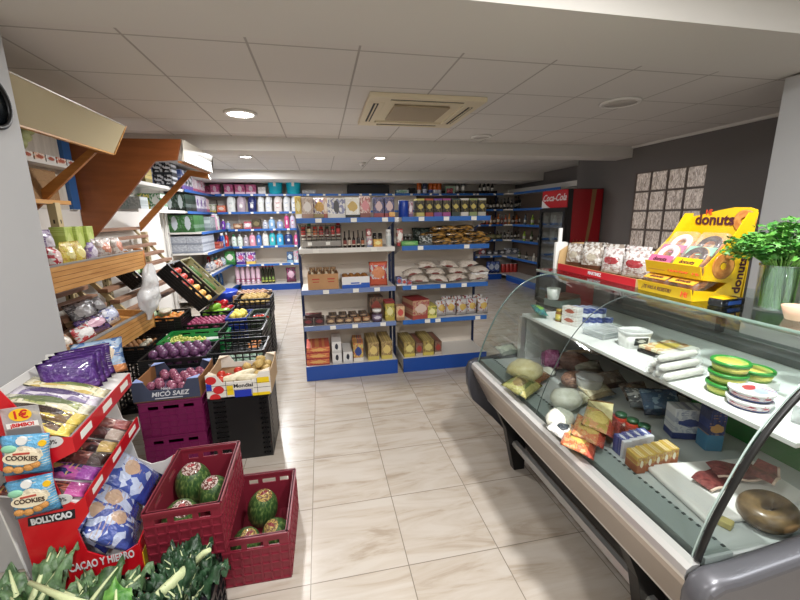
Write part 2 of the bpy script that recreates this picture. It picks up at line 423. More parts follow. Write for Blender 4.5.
# glass block window
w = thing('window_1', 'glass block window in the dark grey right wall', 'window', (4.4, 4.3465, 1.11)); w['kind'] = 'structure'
for k in ('label', 'category'): del w[k]
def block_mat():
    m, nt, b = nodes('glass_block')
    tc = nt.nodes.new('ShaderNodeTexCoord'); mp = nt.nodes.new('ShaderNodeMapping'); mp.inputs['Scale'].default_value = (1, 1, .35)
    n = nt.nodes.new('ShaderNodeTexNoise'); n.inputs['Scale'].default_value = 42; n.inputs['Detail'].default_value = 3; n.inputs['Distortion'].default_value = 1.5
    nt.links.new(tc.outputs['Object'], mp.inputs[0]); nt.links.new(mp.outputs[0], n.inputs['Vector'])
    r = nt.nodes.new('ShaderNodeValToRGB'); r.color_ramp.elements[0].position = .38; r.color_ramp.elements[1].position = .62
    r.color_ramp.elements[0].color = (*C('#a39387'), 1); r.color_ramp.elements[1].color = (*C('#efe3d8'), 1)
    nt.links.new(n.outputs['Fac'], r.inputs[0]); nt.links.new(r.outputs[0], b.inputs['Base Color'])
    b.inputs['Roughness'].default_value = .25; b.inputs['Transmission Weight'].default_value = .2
    nt.links.new(r.outputs[0], b.inputs['Emission Color']); b.inputs['Emission Strength'].default_value = .13          # faint glow put into the blocks in place of daylight behind them
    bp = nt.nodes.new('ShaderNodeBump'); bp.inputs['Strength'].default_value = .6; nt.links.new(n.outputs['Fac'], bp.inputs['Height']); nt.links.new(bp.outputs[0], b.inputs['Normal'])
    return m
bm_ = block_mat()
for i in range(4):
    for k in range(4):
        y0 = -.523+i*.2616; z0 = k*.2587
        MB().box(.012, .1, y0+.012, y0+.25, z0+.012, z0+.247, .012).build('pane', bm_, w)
g = MB()
for i in range(5): g.box(.004, .11, max(-.523, -.523+i*.2616-.011), min(.5235, -.523+i*.2616+.011), 0, 1.035)
for k in range(5): g.box(.005, .109, -.523, .5235, max(0, k*.2587-.011), min(1.035, k*.2587+.011))
g.build('frame', plain('mortar_joint', '#6c625d', .8), w)
# downlights and ceiling fittings
disc = glow('lit_diffuser', (1, .97, .92), 14)
ring = plain('white_trim_ring', '#e4e2de', .4)
def downlight(x, y, r, lit, label):
    t = thing('ceiling_downlight', label, 'ceiling light', (x, y, 2.52), 0, None)
    MB().lathe([(r, 0), (r*1.22, -.002), (r*1.22, -.014), (r*.98, -.02), (r*.98, 0)], 28).build('trim_ring', ring, t)
    MB().lathe([(0, -.012), (r, -.012), (r, -.004), (0, -.004)], 28).build('diffuser', disc if lit else plain('unlit_diffuser', '#bdb8b2', .5), t)
downlight(-.64, 3.9, .115, 1, 'large round lit downlight nearest to the wooden canopies')
downlight(-1.04, 6.45, .085, 1, 'small lit downlight above the cleaning products corner')
downlight(.99, 6.36, .085, 1, 'small lit downlight behind the air conditioning unit')
downlight(2.55, 3.08, .13, 0, 'unlit round downlight near the right end of the ceiling')
downlight(1.95, 4.6, .1, 0, 'small unlit round downlight right of the air conditioning unit')
# smoke detector
t = thing('smoke_detector', 'small white smoke detector behind the air conditioning unit', 'smoke detector', (.78, 7.0, 2.52))
MB().lathe([(0, -.05), (.035, -.05), (.055, -.03), (.06, 0), (0, 0)], 20).build('housing', ring, t)
MB().lathe([(0, -.062), (.02, -.062), (.022, -.05), (0, -.05)], 16).build('sensor', plain('grey_sensor', '#8c8a88', .5), t)
# air conditioning cassette
ac = thing('air_conditioner', 'square cream air conditioning cassette in the tiled ceiling', 'air conditioner', (.895, 3.6, 2.52))
cream = plain('cream_plastic', '#d8ccb0', .45); dark = plain('dark_vent', '#1c1712', .6)
p = MB()
s = .475; q = .33
for (x0, x1, y0, y1) in ((-s, s, -s, -q), (-s, s, q, s), (-s, -q, -q, q), (q, s, -q, q)): p.box(x0, x1, y0, y1, -.035, 0, .006)
p.build('panel_frame', cream, ac)
MB().box(-.24, .24, -.24, .24, -.037, -.02, .004).build('intake_grille', plain('tan_grille', '#a2937b', .6), ac)
MB().box(-q, q, -q, q, -.018, -.004).build('inner_tray', cream, ac)
for sx, sy, wx, wy in ((0, -.4, .3, .022), (0, .4, .3, .022), (-.4, 0, .022, .3), (.4, 0, .022, .3)):
    b = MB().box(sx-wx, sx+wx, sy-wy, sy+wy, -.0365, -.03).build('air_outlet', dark, ac)
    f = MB().box(sx-wx, sx+wx, sy-wy*.25, sy+wy*.25, -.043, -.036) if wx > wy else MB().box(sx-wx*.25, sx+wx*.25, sy-wy, sy+wy, -.043, -.036)
    f.build('louver', cream, b)
# wall clock on the left column
t = thing('wall_clock', 'black rimmed round wall clock on the grey left column', 'clock', (-1.4, 2.145, 2.12), (0, PI/2, 0))
MB().lathe([(.1, 0), (.12, 0), (.12, .022), (.11, .028), (.1, .022)], 32).build('rim', BLACK, t)
MB().lathe([(0, .002), (.101, .002), (.101, .012), (0, .012)], 32).build('dial', plain('dark_dial', '#20262b', .2), t)
# ================================================================ shelving
BLUE = plain('blue_enamel', '#3168b4', .35); DBLUE = plain('deep_blue_enamel', '#16499f', .35); STEEL = plain('white_enamel', '#dedbd6', .35)
PAN = plain('cream_back_panel', '#d9cec2', .55); TICKET = plain('paper_ticket', '#eceae4', .6)
NAVY = plain('navy_post', '#16264f', .4)
def shelf_mesh(x0, x1, y0, y1, z, edge, th=.03, tickets=0, parent=None, seed=0, name='shelf'):
    s = MB().box(x0, x1, y0, y1, z-th, z, .002).build(name, STEEL, parent)
    MB().box(x0, x1, y0-.012, y0, z-.042, z+.004, .002).build('price_strip', edge, s)
    rr = random.Random(seed)
    for i in range(tickets):
        x = x0+.06+(x1-x0-.12)*(i+rr.uniform(.1, .9))/tickets
        MB().box(x-.028, x+.028, y0-.0155, y0-.0125, z-.038, z+.0).build('price_ticket', TICKET, s)
    return s
G_Z = [.15, .555, .915, 1.31, 1.59]
GREYBLUE = plain('faded_blue_strip', '#6f83b3', .4)
def gondola(x0, x1, label, edges):
    t = thing('gondola_shelving', label, 'shelving', (0, 3.68, 0))
    t.location.x = x0; wd = x1-x0
    b = MB().box(0, wd, .012, .5, .02, .15, .002).build('base_shelf', STEEL, t)
    MB().box(-.005, wd+.005, 0, .012, .0, .15, .002).build('kick_plate', DBLUE, b)
    MB().box(0, wd, .014, .05, 0, .02).build('plinth', NAVY, b)
    pl = MB()
    for k in range(6): pl.box(.0, wd, .44, .455, .15+k*.24, .15+k*.24+.237)
    pl.build('back_panel', plain('pale_cream_panel', '#e4d9cc', .5), t)
    for x in (-.014, wd+.014): MB().box(x-.014, x+.014, .43, .5, 0, 1.72, .003).build('upright_post', NAVY, t)
    for k in (1, 2, 3, 4):
        s = shelf_mesh(.0, wd, .03 if k < 4 else .02, .44, G_Z[k], edges[k], tickets=[0, 3, 3, 2, 3][k], parent=t, seed=int(x0*100)+k)
        for x in (.004, wd-.004): MB().prism([(.05, G_Z[k]-.03), (.44, G_Z[k]-.03), (.44, G_Z[k]-.12)], 'x', x-.003, x+.003).build('bracket', STEEL, s)
    return t
gondola(-.21, .705, 'white gondola shelving with blue edges, the one with the wire spice rack', [0, GREYBLUE, GREYBLUE, STEEL, BLUE])
gondola(.775, 1.69, 'white gondola shelving with blue edges, the one with bread and flour bags', [0, BLUE, BLUE, BLUE, BLUE])

B_Z = [.14, .60, 1.0, 1.37, 1.735, 2.11]
def back_unit(x0, x1, yf, label, cat='shelving', xs=None, pan=None):
    t = thing('shelving_unit', label, cat, (0, 0, 0)); t.location = (x0, 8.95, 0); wd = x1-x0
    b = MB().box(0, wd, .012, .5, .02, .14).build('base_shelf', STEEL, t)
    MB().box(0, wd, 0, .012, 0, .138).build('kick_plate', DBLUE, b)
    MB().box(0, wd, .5, .53, 0, 2.2).build('back_panel', pan or PAN, t)
    n = max(1, round(wd/1.0))
    for i in range(n+1): MB().box(wd*i/n-.012, wd*i/n+.012, .46, .5, .14, 2.2).build('upright_post', STEEL if x0 < 0 else NAVY, t)
    for k in (1, 2, 3, 4, 5): shelf_mesh((xs[k]-x0) if xs else 0, wd, yf[k]-8.95, .5, B_Z[k], BLUE, tickets=int(wd*3), parent=t, seed=k*7+int(x0*10))
    return t
YF = [8.95, 8.97, 8.98, 8.99, 9.03, 9.03]
XF = [.73, .66, .64, .58, .39, .38]        # depth of the left wall shelves
DPAN = plain('dark_back_panel', '#65574d', .6)
back_unit(-1.795, -.35, YF, 'blue edged shelving on the back wall holding detergents, left of the gondolas', xs=[-2.655+v+.125 for v in XF])
back_unit(-.34, 2.345, YF, 'blue edged shelving on the back wall mostly hidden behind the two gondolas')
back_unit(2.35, 4.45, YF, 'blue edged shelving of dark bottles on the back wall beside the drinks fridge', pan=DPAN)
# left wall run
t = thing('shelving_unit', 'blue edged shelving along the left wall stacked with tissue and boxes', 'shelving', (-2.655, 7.5, 0))
MB().box(0, .02, 0, 1.98, 0, 2.2).build('back_panel', PAN, t)
for y in (.0, .98): MB().box(.02, .05, y, y+.03, 0, 2.2).build('upright_post', STEEL, t)
for k in range(6):
    s = MB().prism([(.02, 0), (XF[k], 0), (XF[k], 1.5), (XF[k]+.115, 1.96), (XF[k]+.115, 1.98), (.02, 1.98)], 'z', B_Z[k]-.03, B_Z[k]).build('shelf' if k else 'base_shelf', STEEL, t)
    MB().box(XF[k], XF[k]+.012, 0, 1.5, B_Z[k]-.042, B_Z[k]+.004).build('price_strip', BLUE, s)
    d = (Vector((.12, .48)).normalized())
    c = MB(); c.prism([(XF[k], 1.5), (XF[k]+.012, 1.5), (XF[k]+.012+.115, 1.96), (XF[k]+.115, 1.96)], 'z', B_Z[k]-.042, B_Z[k]+.004); c.build('price_strip', BLUE, s)
    if not k: MB().box(XF[k], XF[k]+.01, 0, 1.9, 0, .1).build('kick_plate', DBLUE, s)
t = thing('shelving_unit', 'short white wall shelving of cleaning goods above the slatted rack', 'shelving', (-2.655, 5.65, 0))
MB().box(0, .02, 0, 1.8, 1.6, 2.4).build('back_panel', STEEL, t)
for z in (1.74, 2.1):
    s = MB().box(.02, .36, 0, 1.8, z-.025, z).build('shelf', STEEL, t); MB().box(.36, .372, 0, 1.8, z-.04, z+.004).build('price_strip', STEEL, s)
for y in (0, 1.77): MB().box(.02, .05, y, y+.03, 0, 2.4).build('upright_post', STEEL, t)
# right wall run beyond the fridge (curved corner)
t = thing('shelving_unit', 'blue edged shelving turning the dark corner behind the drinks fridge', 'shelving', (4.47, 6.9, 0))
MB().box(.5, .52, 0, 2.55, 0, 2.1).build('back_panel', DPAN, t)
for k in range(6):
    z = B_Z[k]; x = .02 if k in (1, 0) else .12
    poly = [(x, 0), (.5, 0), (.5, 2.5), (.0, 2.5), (.0, 2.04), (x, 1.85)]
    s = MB().prism(poly, 'z', z-.03, z).build('shelf' if k else 'base_shelf', STEEL, t)
    MB().box(x-.012, x, 0, 1.85, z-.045, z+.004).build('price_strip', BLUE, s)
    if not k: MB().box(x-.01, x, 0, 1.85, 0, .11).build('kick_plate', DBLUE, s)

# ---------------------------------------------------------------- goods on the gondolas
W = lambda a, b, y, py=250: (X(a, py, y), X(b, py, y))
def row(parts_fn, name, label, cat, px0, px1, n, y, z, group, shelfpx, names=None, jit=.004, rz=0, skip=()):
    """n goods side by side along x between two pixels"""
    x0, x1 = X(px0, shelfpx, y), X(px1, shelfpx, y)
    for i in range(n):
        if i in skip: continue
        x = x0+(x1-x0)*(i+.5)/n
        lab = label.replace('#', ORD[i]) if names is None else names[i]
        put(parts_fn(i) if callable(parts_fn) else parts_fn, name, lab, cat, (x, y+rnd(-jit, jit), z), rz+rnd(-.03, .03), group)
def one(parts, name, label, cat, px0, px1, y, z, py, rz=0, group=None):
    return put(parts, name, label, cat, (X((px0+px1)/2, py, y), y, z), rz, group)
T1 = 'on the top shelf of the spice rack gondola'
Y = 3.80; Z = G_Z[4]
one(carton(.055, .12, .2, pk('#f2d21c', '#e8e4dc', '#fff3b0', '#d8a812')), 'yellow_box', 'yellow carton at the end '+T1, 'box', 296, 302, Y, Z, 215)
one(carton(.105, .1, .19, pk('#d9c3b2', '#b48a72', '#efe6de', '#b9a08e')), 'cereal_box', 'pale beige brown carton '+T1, 'box', 303, 313, Y, Z, 215)
one(pouch(.13, .19, .07, foil('#f1ead8', '#c9b37a', '#d9a53a', '#8d6ba0'), 2), 'snack_pouch', 'cream pouch with a yellow triangle picture '+T1, 'bag', 314, 326, Y, Z, 215)
one(carton(.04, .09, .19, pk('#e2b9a8', '#b1563e', '#f0e0c8', '#caa27c')), 'slim_box', 'slim pinkish carton '+T1, 'box', 324, 328, Y+.02, Z, 215)
one(carton(.165, .1, .185, pk('#e9e6df', '#d5d0c6', '#4e4c52', '#8f93b8', el=(.16, .34))), 'large_pack', 'white pack with a dark standing figure '+T1, 'box', 328, 345, Y, Z, 215)
one(carton(.135, .1, .19, pk('#eceadf', '#1c1a18', '#d6b046', '#f4f2ea', low=.16)), 'cookie_pack', 'white pack with a golden picture '+T1, 'box', 346, 359, Y, Z, 215)
one(carton(.1, .1, .2, pk('#e8c9bf', '#8c4a40', '#e58a92', '#b3675c')), 'cereal_box', 'pink and brown carton '+T1, 'box', 360, 370, Y, Z, 215)
row(carton(.095, .11, .19, pk('#5a5d94', '#a33a3c', '#d9b8ba', '#33305c', s=9)), 'cookie_box', '# purple blue cookie box '+T1, 'box', 373, 394, 2, Y, Z, 'purple blue cookie boxes', 215)
one(carton(.05, .05, .05, pk('#e8a02a', '#d0661c', None, '#f3c65a')), 'small_box', 'small orange carton in front of the purple blue boxes', 'box', 388, 396, 3.715, Z, 215)
# spice rack shelf
T2 = 'on the second shelf of the spice rack gondola'
Z = G_Z[3]
wire = plain('grey_wire', '#6f6d6a', .35, metal=.8)
rk = thing('spice_rack', 'grey wire rack of red and green capped spice jars', 'rack', (X(322, 250, 3.83), 3.83, Z))
m = MB()
for zz in (.01, .075, .15, .21):
    m.tube([(-.19, -.06, zz), (.19, -.06, zz), (.19, .06, zz), (-.19, .06, zz)], .003, 6, True)
for i in range(9):
    for yy in (-.06, .06): m.tube([(-.19+i*.0475, yy, 0), (-.19+i*.0475, yy, .22)], .0022, 6)
m.build('wire_frame', wire, rk)
MB().box(-.188, .188, -.058, .058, .006, .012).build('lower_tray', wire, rk); MB().box(-.188, .188, -.058, .058, .098, .103).build('upper_tray', wire, rk)
MB().box(-.18, .18, -.066, -.062, .02, .07).build('front_plate', plain('grey_metal_plate', '#8b8783', .4, metal=.5), rk)
for x in (-.11, .06): MB().box(x-.02, x+.02, -.069, -.066, .03, .06).build('price_ticket', TICKET, rk)
caps = ['#b5201c', '#1d6a2c', '#d63a26', '#c2281f', '#20402a', '#c01f1c', '#a3161a']
labs = ['#e3342a', '#e8d9a0', '#f07a2a', '#e04040', '#7d3a34', '#e23a30', '#d62b28']
names = ['red capped spice jar at the left end of the wire rack', 'spice jar with a tall green cap in the wire rack', 'spice jar with an orange label in the wire rack', 'red capped spice jar at the middle of the wire rack', 'spice jar with a dark green cap in the wire rack', 'red capped spice jar second from the right in the wire rack', 'tall red capped spice jar at the right end of the wire rack']
for i in range(7):
    hh = .1+(.03 if i in (1, 6) else 0)
    put(jar(.021, hh, plain('spice_glass', '#5b2a20', .15), plain('cap'+caps[i], caps[i], .35), pk(labs[i], '#f0e8d8')), 'spice_jar', names[i], 'jar', (rk.location.x-.165+i*.055, 3.83, Z+.103), 0, 'spice jars in the wire rack')
G1 = 'between the spice rack and the red boxes'
dk = plain('dark_sauce_glass', '#241410', .12)
row(lambda i: bottle(.017, .155+.01*(i % 2), dk, plain('dark_cap', '#26120e', .4), pk(['#8e3a30', '#cbb9a4', '#9a2d22', '#3c3230', '#b5602a'][i], '#e8d8c0')), 'sauce_bottle', '# dark sauce bottle '+G1, 'bottle', 343, 365, 5, 3.76, Z, 'small dark sauce bottles', 248)
row(carton(.05, .08, .085, pk('#b9c6d8', '#6a7fa8', '#f0f0f2', '#c03a36')), 'spread_box', 'pale blue carton right of the sauce bottles', 'box', 365, 374, 1, 3.76, Z, None, 248, names=['pale blue carton stacked under a red box beside the sauce bottles'])
put(carton(.05, .06, .09, pk('#a8232c', '#d8c8c0', '#e8d0c8', '#7a161e')), 'red_box', 'dark red carton lying on the pale blue carton', 'box', (X(369, 248, 3.76), 3.765, Z+.086))
one(carton(.085, .09, .075, pk('#f0c21e', '#e09a12', '#f7e48a', '#d9861a')), 'yellow_box', 'small bright yellow carton '+T2, 'box', 373, 382, 3.75, Z, 248)
row(jar(.02, .13, plain('dark_coffee', '#2b211b', .2), plain('dark_lid', '#1d1a19', .4), pk('#4a4340', '#9a948c')), 'coffee_jar', '# dark jar behind the yellow carton '+T2, 'jar', 372, 383, 2, 3.87, Z, 'dark jars behind the yellow carton', 245)
one(jar(.028, .165, plain('white_tub_body', '#d8dad8', .35), WHITE, plain('pale_label', '#c6cccb', .5)), 'white_canister', 'white plastic canister at the right end '+T2, 'canister', 385, 392, 3.78, Z, 248)
# kraft trays shelf
Z = G_Z[2]; KRAFT = plain('kraft_cardboard', '#b98d63', .75, var=.12, bscale=18); KRAFT_D = plain('kraft_inside', '#9a7350', .8)
def tray(name, label, cat, w, d, h, mat, loc, inner=KRAFT_D, th=.005, rz=0, lip=None):
    t = thing(name, label, cat, loc, rz)
    MB().box(-w/2, w/2, -d/2, d/2, 0, th).build('base', inner, t)
    for y, hh in ((-d/2, h), (d/2-th, h)): MB().box(-w/2, w/2, y, y+th, th, hh).build('long_wall', mat, t)
    for x in (-w/2, w/2-th): MB().box(x, x+th, -d/2+th, d/2-th, th, h).build('end_wall', mat, t)
    return t
xa = X(323.5, 285, 3.84)
t = tray('cardboard_tray', 'kraft cardboard tray of crackers, left on the gondola shelf', 'tray', .29, .26, .155, KRAFT, (xa, 3.84, Z))
red_ink = plain('red_ink', '#b5483a', .7)
for x in (-.07, .075):
    MB().box(x-.035, x+.035, -.1315, -.13, .1, .112).build('printed_mark', red_ink, t); MB().box(x-.03, x+.03, -.1315, -.13, .075, .083).build('printed_mark', red_ink, t)
for i in range(4): put(pouch(.06, .2, .14, foil('#c59a6a', '#8b5a33', '#e8d6b0', '#6f4526'), i), 'cracker_bag', f'{ORD[i]} brown cracker bag standing in the kraft tray', 'bag', (xa-.1+i*.066, 3.84, Z+.006), rnd(-.1, .1), 'cracker bags in the kraft tray')
xb = X(355, 283, 3.83)
t = tray('cardboard_tray', 'white and blue tray of toasted rolls on the gondola', 'tray', .27, .25, .115, plain('white_card', '#e6e6e8', .6), (xb, 3.84, Z), WHITE)
MB().box(-.1355, .1355, -.1275, -.1255, .0, .038).build('blue_band', plain('blue_print', '#1f56b5', .5), t)
MB().box(-.05, .035, -.1275, -.1255, .046, .058).build('blue_line', plain('blue_print', '#1f56b5', .5), t); MB().box(.05, .134, -.1275, -.1255, .0385, .052).build('blue_line', plain('blue_print', '#1f56b5', .5), t)
MB().box(-.13, .13, -.12, .12, .005, .07).build('inner_tray', plain('kraft_insert', '#8a6440', .8), t)
BREAD = speckle('toasted_crust', '#7a4a22', '#c98d4a', 6, .35, .7, .55)
k = 0
for i in range(4):
    for j in range(2):
        k += 1
        tag(MB().ball((0, 0, 0), .034, .05, .03, 12, 8, .2, k).build('bread_roll', BREAD, None, (xb-.096+i*.064, 3.785+j*.105, Z+.098), (0, 0, rnd(-.2, .2))), 'toasted bread roll in the white and blue tray', 'bread', 'toasted rolls in the tray')
one(pouch(.19, .245, .07, foil('#d8d4d2', '#e0561e', '#e8894a', '#d23a44', top=.14, low=.3), 5), 'crisps_bag', 'silver and orange crisps bag with red top', 'bag', 368, 389, 3.8, Z, 285)
# fourth shelf
Z = G_Z[1]; T4 = 'on the fourth shelf of the spice rack gondola'
row(carton(.095, .12, .075, pk('#2c1e20', '#5b4640', '#8a2a34', '#4a3a38')), 'chocolate_box', '# dark chocolate box, left on the fourth spice rack gondola shelf', 'box', 303, 325, 2, 3.8, Z, 'dark chocolate boxes', 322)
put(carton(.16, .1, .028, pk('#7a1f26', '#3c1418', '#a34048', '#501a1e', ax='xy')), 'chocolate_box', 'flat dark red box lying on the dark chocolate boxes', 'box', (X(314, 322, 3.81), 3.815, Z+.076))
row(lambda i: carton(.078, .16, .055, pk(['#8a6a58', '#5e4438', '#6d5144', '#b9793a', '#a8652c'][i], '#3d2a24', '#d8b27a', '#7a5a48')), 'biscuit_box', '# low brown biscuit box '+T4, 'box', 326, 370, 5, 3.83, Z, 'low brown biscuit boxes', 320)
for i in range(4): put(carton(.08, .15, .03, pk('#5a463c', '#2e2320', '#a88660', '#463630')), 'biscuit_box', f'{ORD[i]} flat dark box stacked on the low brown biscuit boxes', 'box', (X(333+i*10, 320, 3.83), 3.845, Z+.056), rnd(-.04, .04), 'flat dark boxes stacked')
one(carton(.14, .16, .24, pk('#4a3226', '#6d4a34', '#9a3a2a', '#7a5a3c')), 'coffee_box', 'tall dark brown carton behind the white lidded jar', 'box', 368, 383, 3.92, Z, 316)
one(jar(.052, .13, plain('dark_cocoa_jar', '#3c2a34', .25), WHITE, pk('#7a6a8c', '#4a3a5a', '#d8d0e0')), 'cocoa_jar', 'squat dark jar with a white lid '+T4, 'jar', 372, 382, 3.75, Z, 320)
one(carton(.095, .13, .18, pk('#d9c21c', '#b8a214', '#e8e090', '#8c8a1a', top=.12)), 'noodle_box', 'yellow green carton with red top '+T4, 'box', 384, 394, 3.8, Z, 316)
put(carton(.1, .135, .025, pk('#b5262a', '#8c1a1e', None, '#d84a44', ax='xy')), 'lid_box', 'flat red carton lying on the yellow green carton', 'box', (X(389, 316, 3.8), 3.8, Z+.181))
# base shelf
Z = G_Z[0]; T5 = 'on the base of the spice rack gondola'
for i in range(3): put(carton(.225, .3, .062, pk('#d84a26', '#b5281c', '#f0b04a', '#e8862e')), 'pizza_box', ['lowest orange red flat box '+T5, 'middle orange red flat box '+T5, 'topmost orange red flat box '+T5][i], 'box', (X(319, 362, 3.85), 3.86, Z+.0005+i*.0635), rnd(-.03, .03), 'orange red flat boxes')
wb = pk('#e6e4e2', '#d6d4d2', '#22283c', None, el=(.17, .26))
for i, (p0, zz) in enumerate(((337, 0), (337, .116), (347.5, 0))): put(carton(.095, .3, .114, wb), 'milk_carton', ['white carton with a dark dot, lower left of its stack', 'white carton with a dark dot, upper one of its stack', 'white carton with a dark dot right of its stack'][i], 'box', (X(p0, 362, 3.85), 3.86, Z+.0005+zz), 0, 'white cartons with dark dots')
for i in range(2): put(carton(.1, .14, .2, pk('#c8742a', '#e8e2d6', '#2b4a9a', '#d8c24a')), 'biscuit_pack', ['front orange and blue pack beside the white cartons', 'rear orange and blue pack beside the white cartons'][i], 'box', (X(358.5, 360, 3.8), 3.78+i*.15, Z+.0005), -.08, 'orange and blue packs')
LONG = pk('#b89a52', '#d9c23a', '#e6c860', '#8a6a3c', s=9)
for i, px in enumerate((373, 386)): put(carton(.115, .36, .19, LONG), 'long_biscuit_box', ['first long brown and yellow box '+T5, 'second long brown and yellow box '+T5][i], 'box', (X(px, 362, 3.8), 3.9, Z+.0005), 0, 'long brown and yellow boxes')
# ---- gondola with bread
Z = G_Z[4]; T = 'on the top shelf of the bread gondola'
one(can(.05, .16, plain('blue_tin', '#1b3fa0', .3, var=.2), STEEL), 'blue_tin', 'tall blue tin '+T, 'tin', 398, 409, 3.8, Z, 215)
one(carton(.04, .08, .15, pk('#d8c8d4', '#8a5a8c', '#f0e4ec', '#a33a5a')), 'slim_box', 'slim lilac carton beside the blue tin', 'box', 408, 412, 3.82, Z, 215)
cols = ['#c8b84a', '#b5482c', '#7a3fa0', '#a83a8a', '#3a4a44', '#d8d0c8', '#8c9a5a', '#b8b4a8']
nm = ['golden', 'rust red', 'violet', 'magenta', 'dark green', 'white', 'olive', 'silver']
for i in range(8):
    put(carton(.082, .12, .175, pk('#17130f', cols[i], '#c9b23a', '#3a3120', low=.24, el=(.3, .13), top=.1)), 'coffee_box', f'black coffee box with a {nm[i]} lower label', 'box', (X(419+i*8.7, 215, 3.8), 3.8, Z), rnd(-.04, .04), 'black coffee boxes')
Z = G_Z[3]; T = 'on the second shelf of the bread gondola'
one(carton(.055, .07, .17, pk('#e8e4de', '#b5262a', '#f4f0ea', '#c0584a', top=.1)), 'salt_box', 'white carton with red ends '+T, 'box', 396, 403, 3.79, Z, 243)
row(jar(.024, .11, plain('dark_preserve', '#241d1a', .2), plain('grey_lid', '#8a8884', .4), pk('#57524a', '#cfcac0')), 'preserve_jar', '# dark jar beside the white carton '+T, 'jar', 403, 412, 2, 3.87, Z, 'dark preserve jars', 240)
one(carton(.165, .12, .05, pk('#3f9a3c', '#2a7a30', '#8cc86a', '#5ab04a')), 'green_box', 'flat green carton '+T, 'box', 400, 417, 3.76, Z, 243)
one(pouch(.2, .17, .12, foil('#1c2622', '#2a3a32', None, '#3c4a40'), 8), 'dark_bag', 'black bag of bread standing behind the clear bag', 'bag', 411, 431, 3.93, Z, 243)
one(pouch(.15, .1, .1, foil('#4a4f4c', '#8f9694', None, '#c6ccca', accw=.35), 9), 'clear_bag', 'crumpled clear grey bag in front of the black bag', 'bag', 418, 433, 3.77, Z, 245)
LOAF = speckle('baguette_in_dark_film', '#20150b', '#b98a42', 5, .44, .66, .25, coat=.6)
@cached
def loaf(l, r, seed): return [('loaf', MB().ball((0, 0, 0), l/2, r*1.15, r, 14, 10, .15, seed).mesh(LOAF))]
spots = [(440, 243, 0), (458, 242, 1), (478, 241, 2), (434, 235, 0), (453, 235, 1), (474, 233, 2), (445, 228, 0), (463, 227.5, 1)]
nm = ['lower left', 'lower middle', 'lower right', 'middle row left', 'middle row centre', 'middle row right', 'upper left', 'upper right']
for i, (px, py, k) in enumerate(spots):
    zz = Z+.034+[0, .062, .124][0 if i < 3 else 1 if i < 6 else 2]
    put(loaf(.3, .036, i), 'bagged_loaf', f'{nm[i]} bagged brown loaf in the bread pile', 'bread', (X(px, 240, 3.8), 3.79+(.0 if i < 3 else .03 if i < 6 else .06), zz), (0, rnd(-.12, .12), rnd(-.15, .15)), 'bagged brown loaves')
Z = G_Z[2]; T = 'on the third shelf of the bread gondola'
row(lambda i: carton(.05, .1, .09-.02*i, pk(['#27418c', '#d8d2cc', '#b53a34'][i], '#e8e4e0', '#c03a36', '#8a97c0')), 'small_box', '# small carton beside the flour bags '+T, 'box', 396, 411, 3, 3.76, Z, 'small cartons beside the flour bags', 285)
FL = [foil('#e2d6c8', '#d4c4b2', '#8c3028', '#cfc0ae', el=(.22, .16), ax='xy', seed=i, accw=.3, low=.1) for i in range(3)]
@cached
def flour(seed): return [('bag', MB().pillow(.18, .13, .075, seed=seed).mesh(FL[seed % 3]))]
k = 0
for r_, (n, x0, x1, zz, yy) in enumerate(((4, 417, 476, .04, 3.79), (4, 412, 480, .105, 3.83), (3, 428, 470, .168, 3.87))):
    for i in range(n):
        k += 1; xx = X(x0+(x1-x0)*i/(n-1), 285, 3.8)
        put([('bag', MB().pillow(.215, .17, .085, seed=k).mesh(FL[k % 3]))], 'flour_bag', f'{ORD[i]} white flour bag from the left in the {["bottom", "middle", "top"][r_]} layer', 'bag', (xx, yy-.075, Z+zz), (-PI/2+.14, rnd(-.2, .2), rnd(-.2, .2)), 'white flour bags with red labels')
one(pouch(.2, .1, .09, foil('#e8e6e2', '#d8d6d2', None, '#ffffff'), 21), 'rice_bag', 'loose white bag at the right end of the flour bags', 'bag', 470, 489, 3.78, Z, 285)
Z = G_Z[1]; T = 'on the fourth shelf of the bread gondola'
one(carton(.085, .12, .15, pk('#cfa67c', '#b58350', '#d8483c', '#e8c48a')), 'noodle_box', 'tan and red carton at the left end '+T, 'box', 395, 404, 3.78, Z, 318)
t = tray('display_carton', 'red topped cardboard carton '+T, 'box', .19, .26, .2, pk('#c99a72', '#b5483c', '#e3c6b4', '#b0524a'), (X(416, 318, 3.82), 3.84, Z), rz=.22)
MB().box(-.096, .096, -.13, .131, .2, .206).build('lid', plain('dark_red_card', '#8e2b2c', .6), t)
one(carton(.1, .2, .13, pk('#d6c41e', '#e6da4a', '#f0ea9a', '#7a8a1c')), 'yellow_box', 'open yellow box '+T, 'box', 424, 435, 3.83, Z, 316)
for i in range(5):
    put(pouch(.125, .175, .085, foil('#d3cfd0', '#b9b3b2', '#d9b23a', '#a63a40', el=(.3, .2), seed=i, accw=.25), i+30), 'snack_bag', f'{ORD[i]} silver snack bag with a yellow circle', 'bag', (X(440+i*10.4, 314, 3.8), 3.78+.02*(i % 2), Z), rnd(-.12, .12), 'silver snack bags with yellow circles')
    if i < 4: put(pouch(.12, .19, .085, foil('#cfcbcc', '#a9a3a2', '#d9b23a', '#8a3a40', el=(.3, .2), seed=i+9, accw=.25), i+36), 'snack_bag', f'{ORD[i]} silver snack bag in the rear row of its shelf', 'bag', (X(446+i*10.4, 312, 3.9), 3.9, Z), rnd(-.12, .12), 'silver snack bags in the rear row')
Z = G_Z[0]; T = 'on the base of the bread gondola'
LG2 = pk('#b3983c', '#d8c22c', '#e0cf6a', '#8a7430', s=8); BR2 = pk('#7a5844', '#c8b8a8', '#b5392c', '#8c6a54')
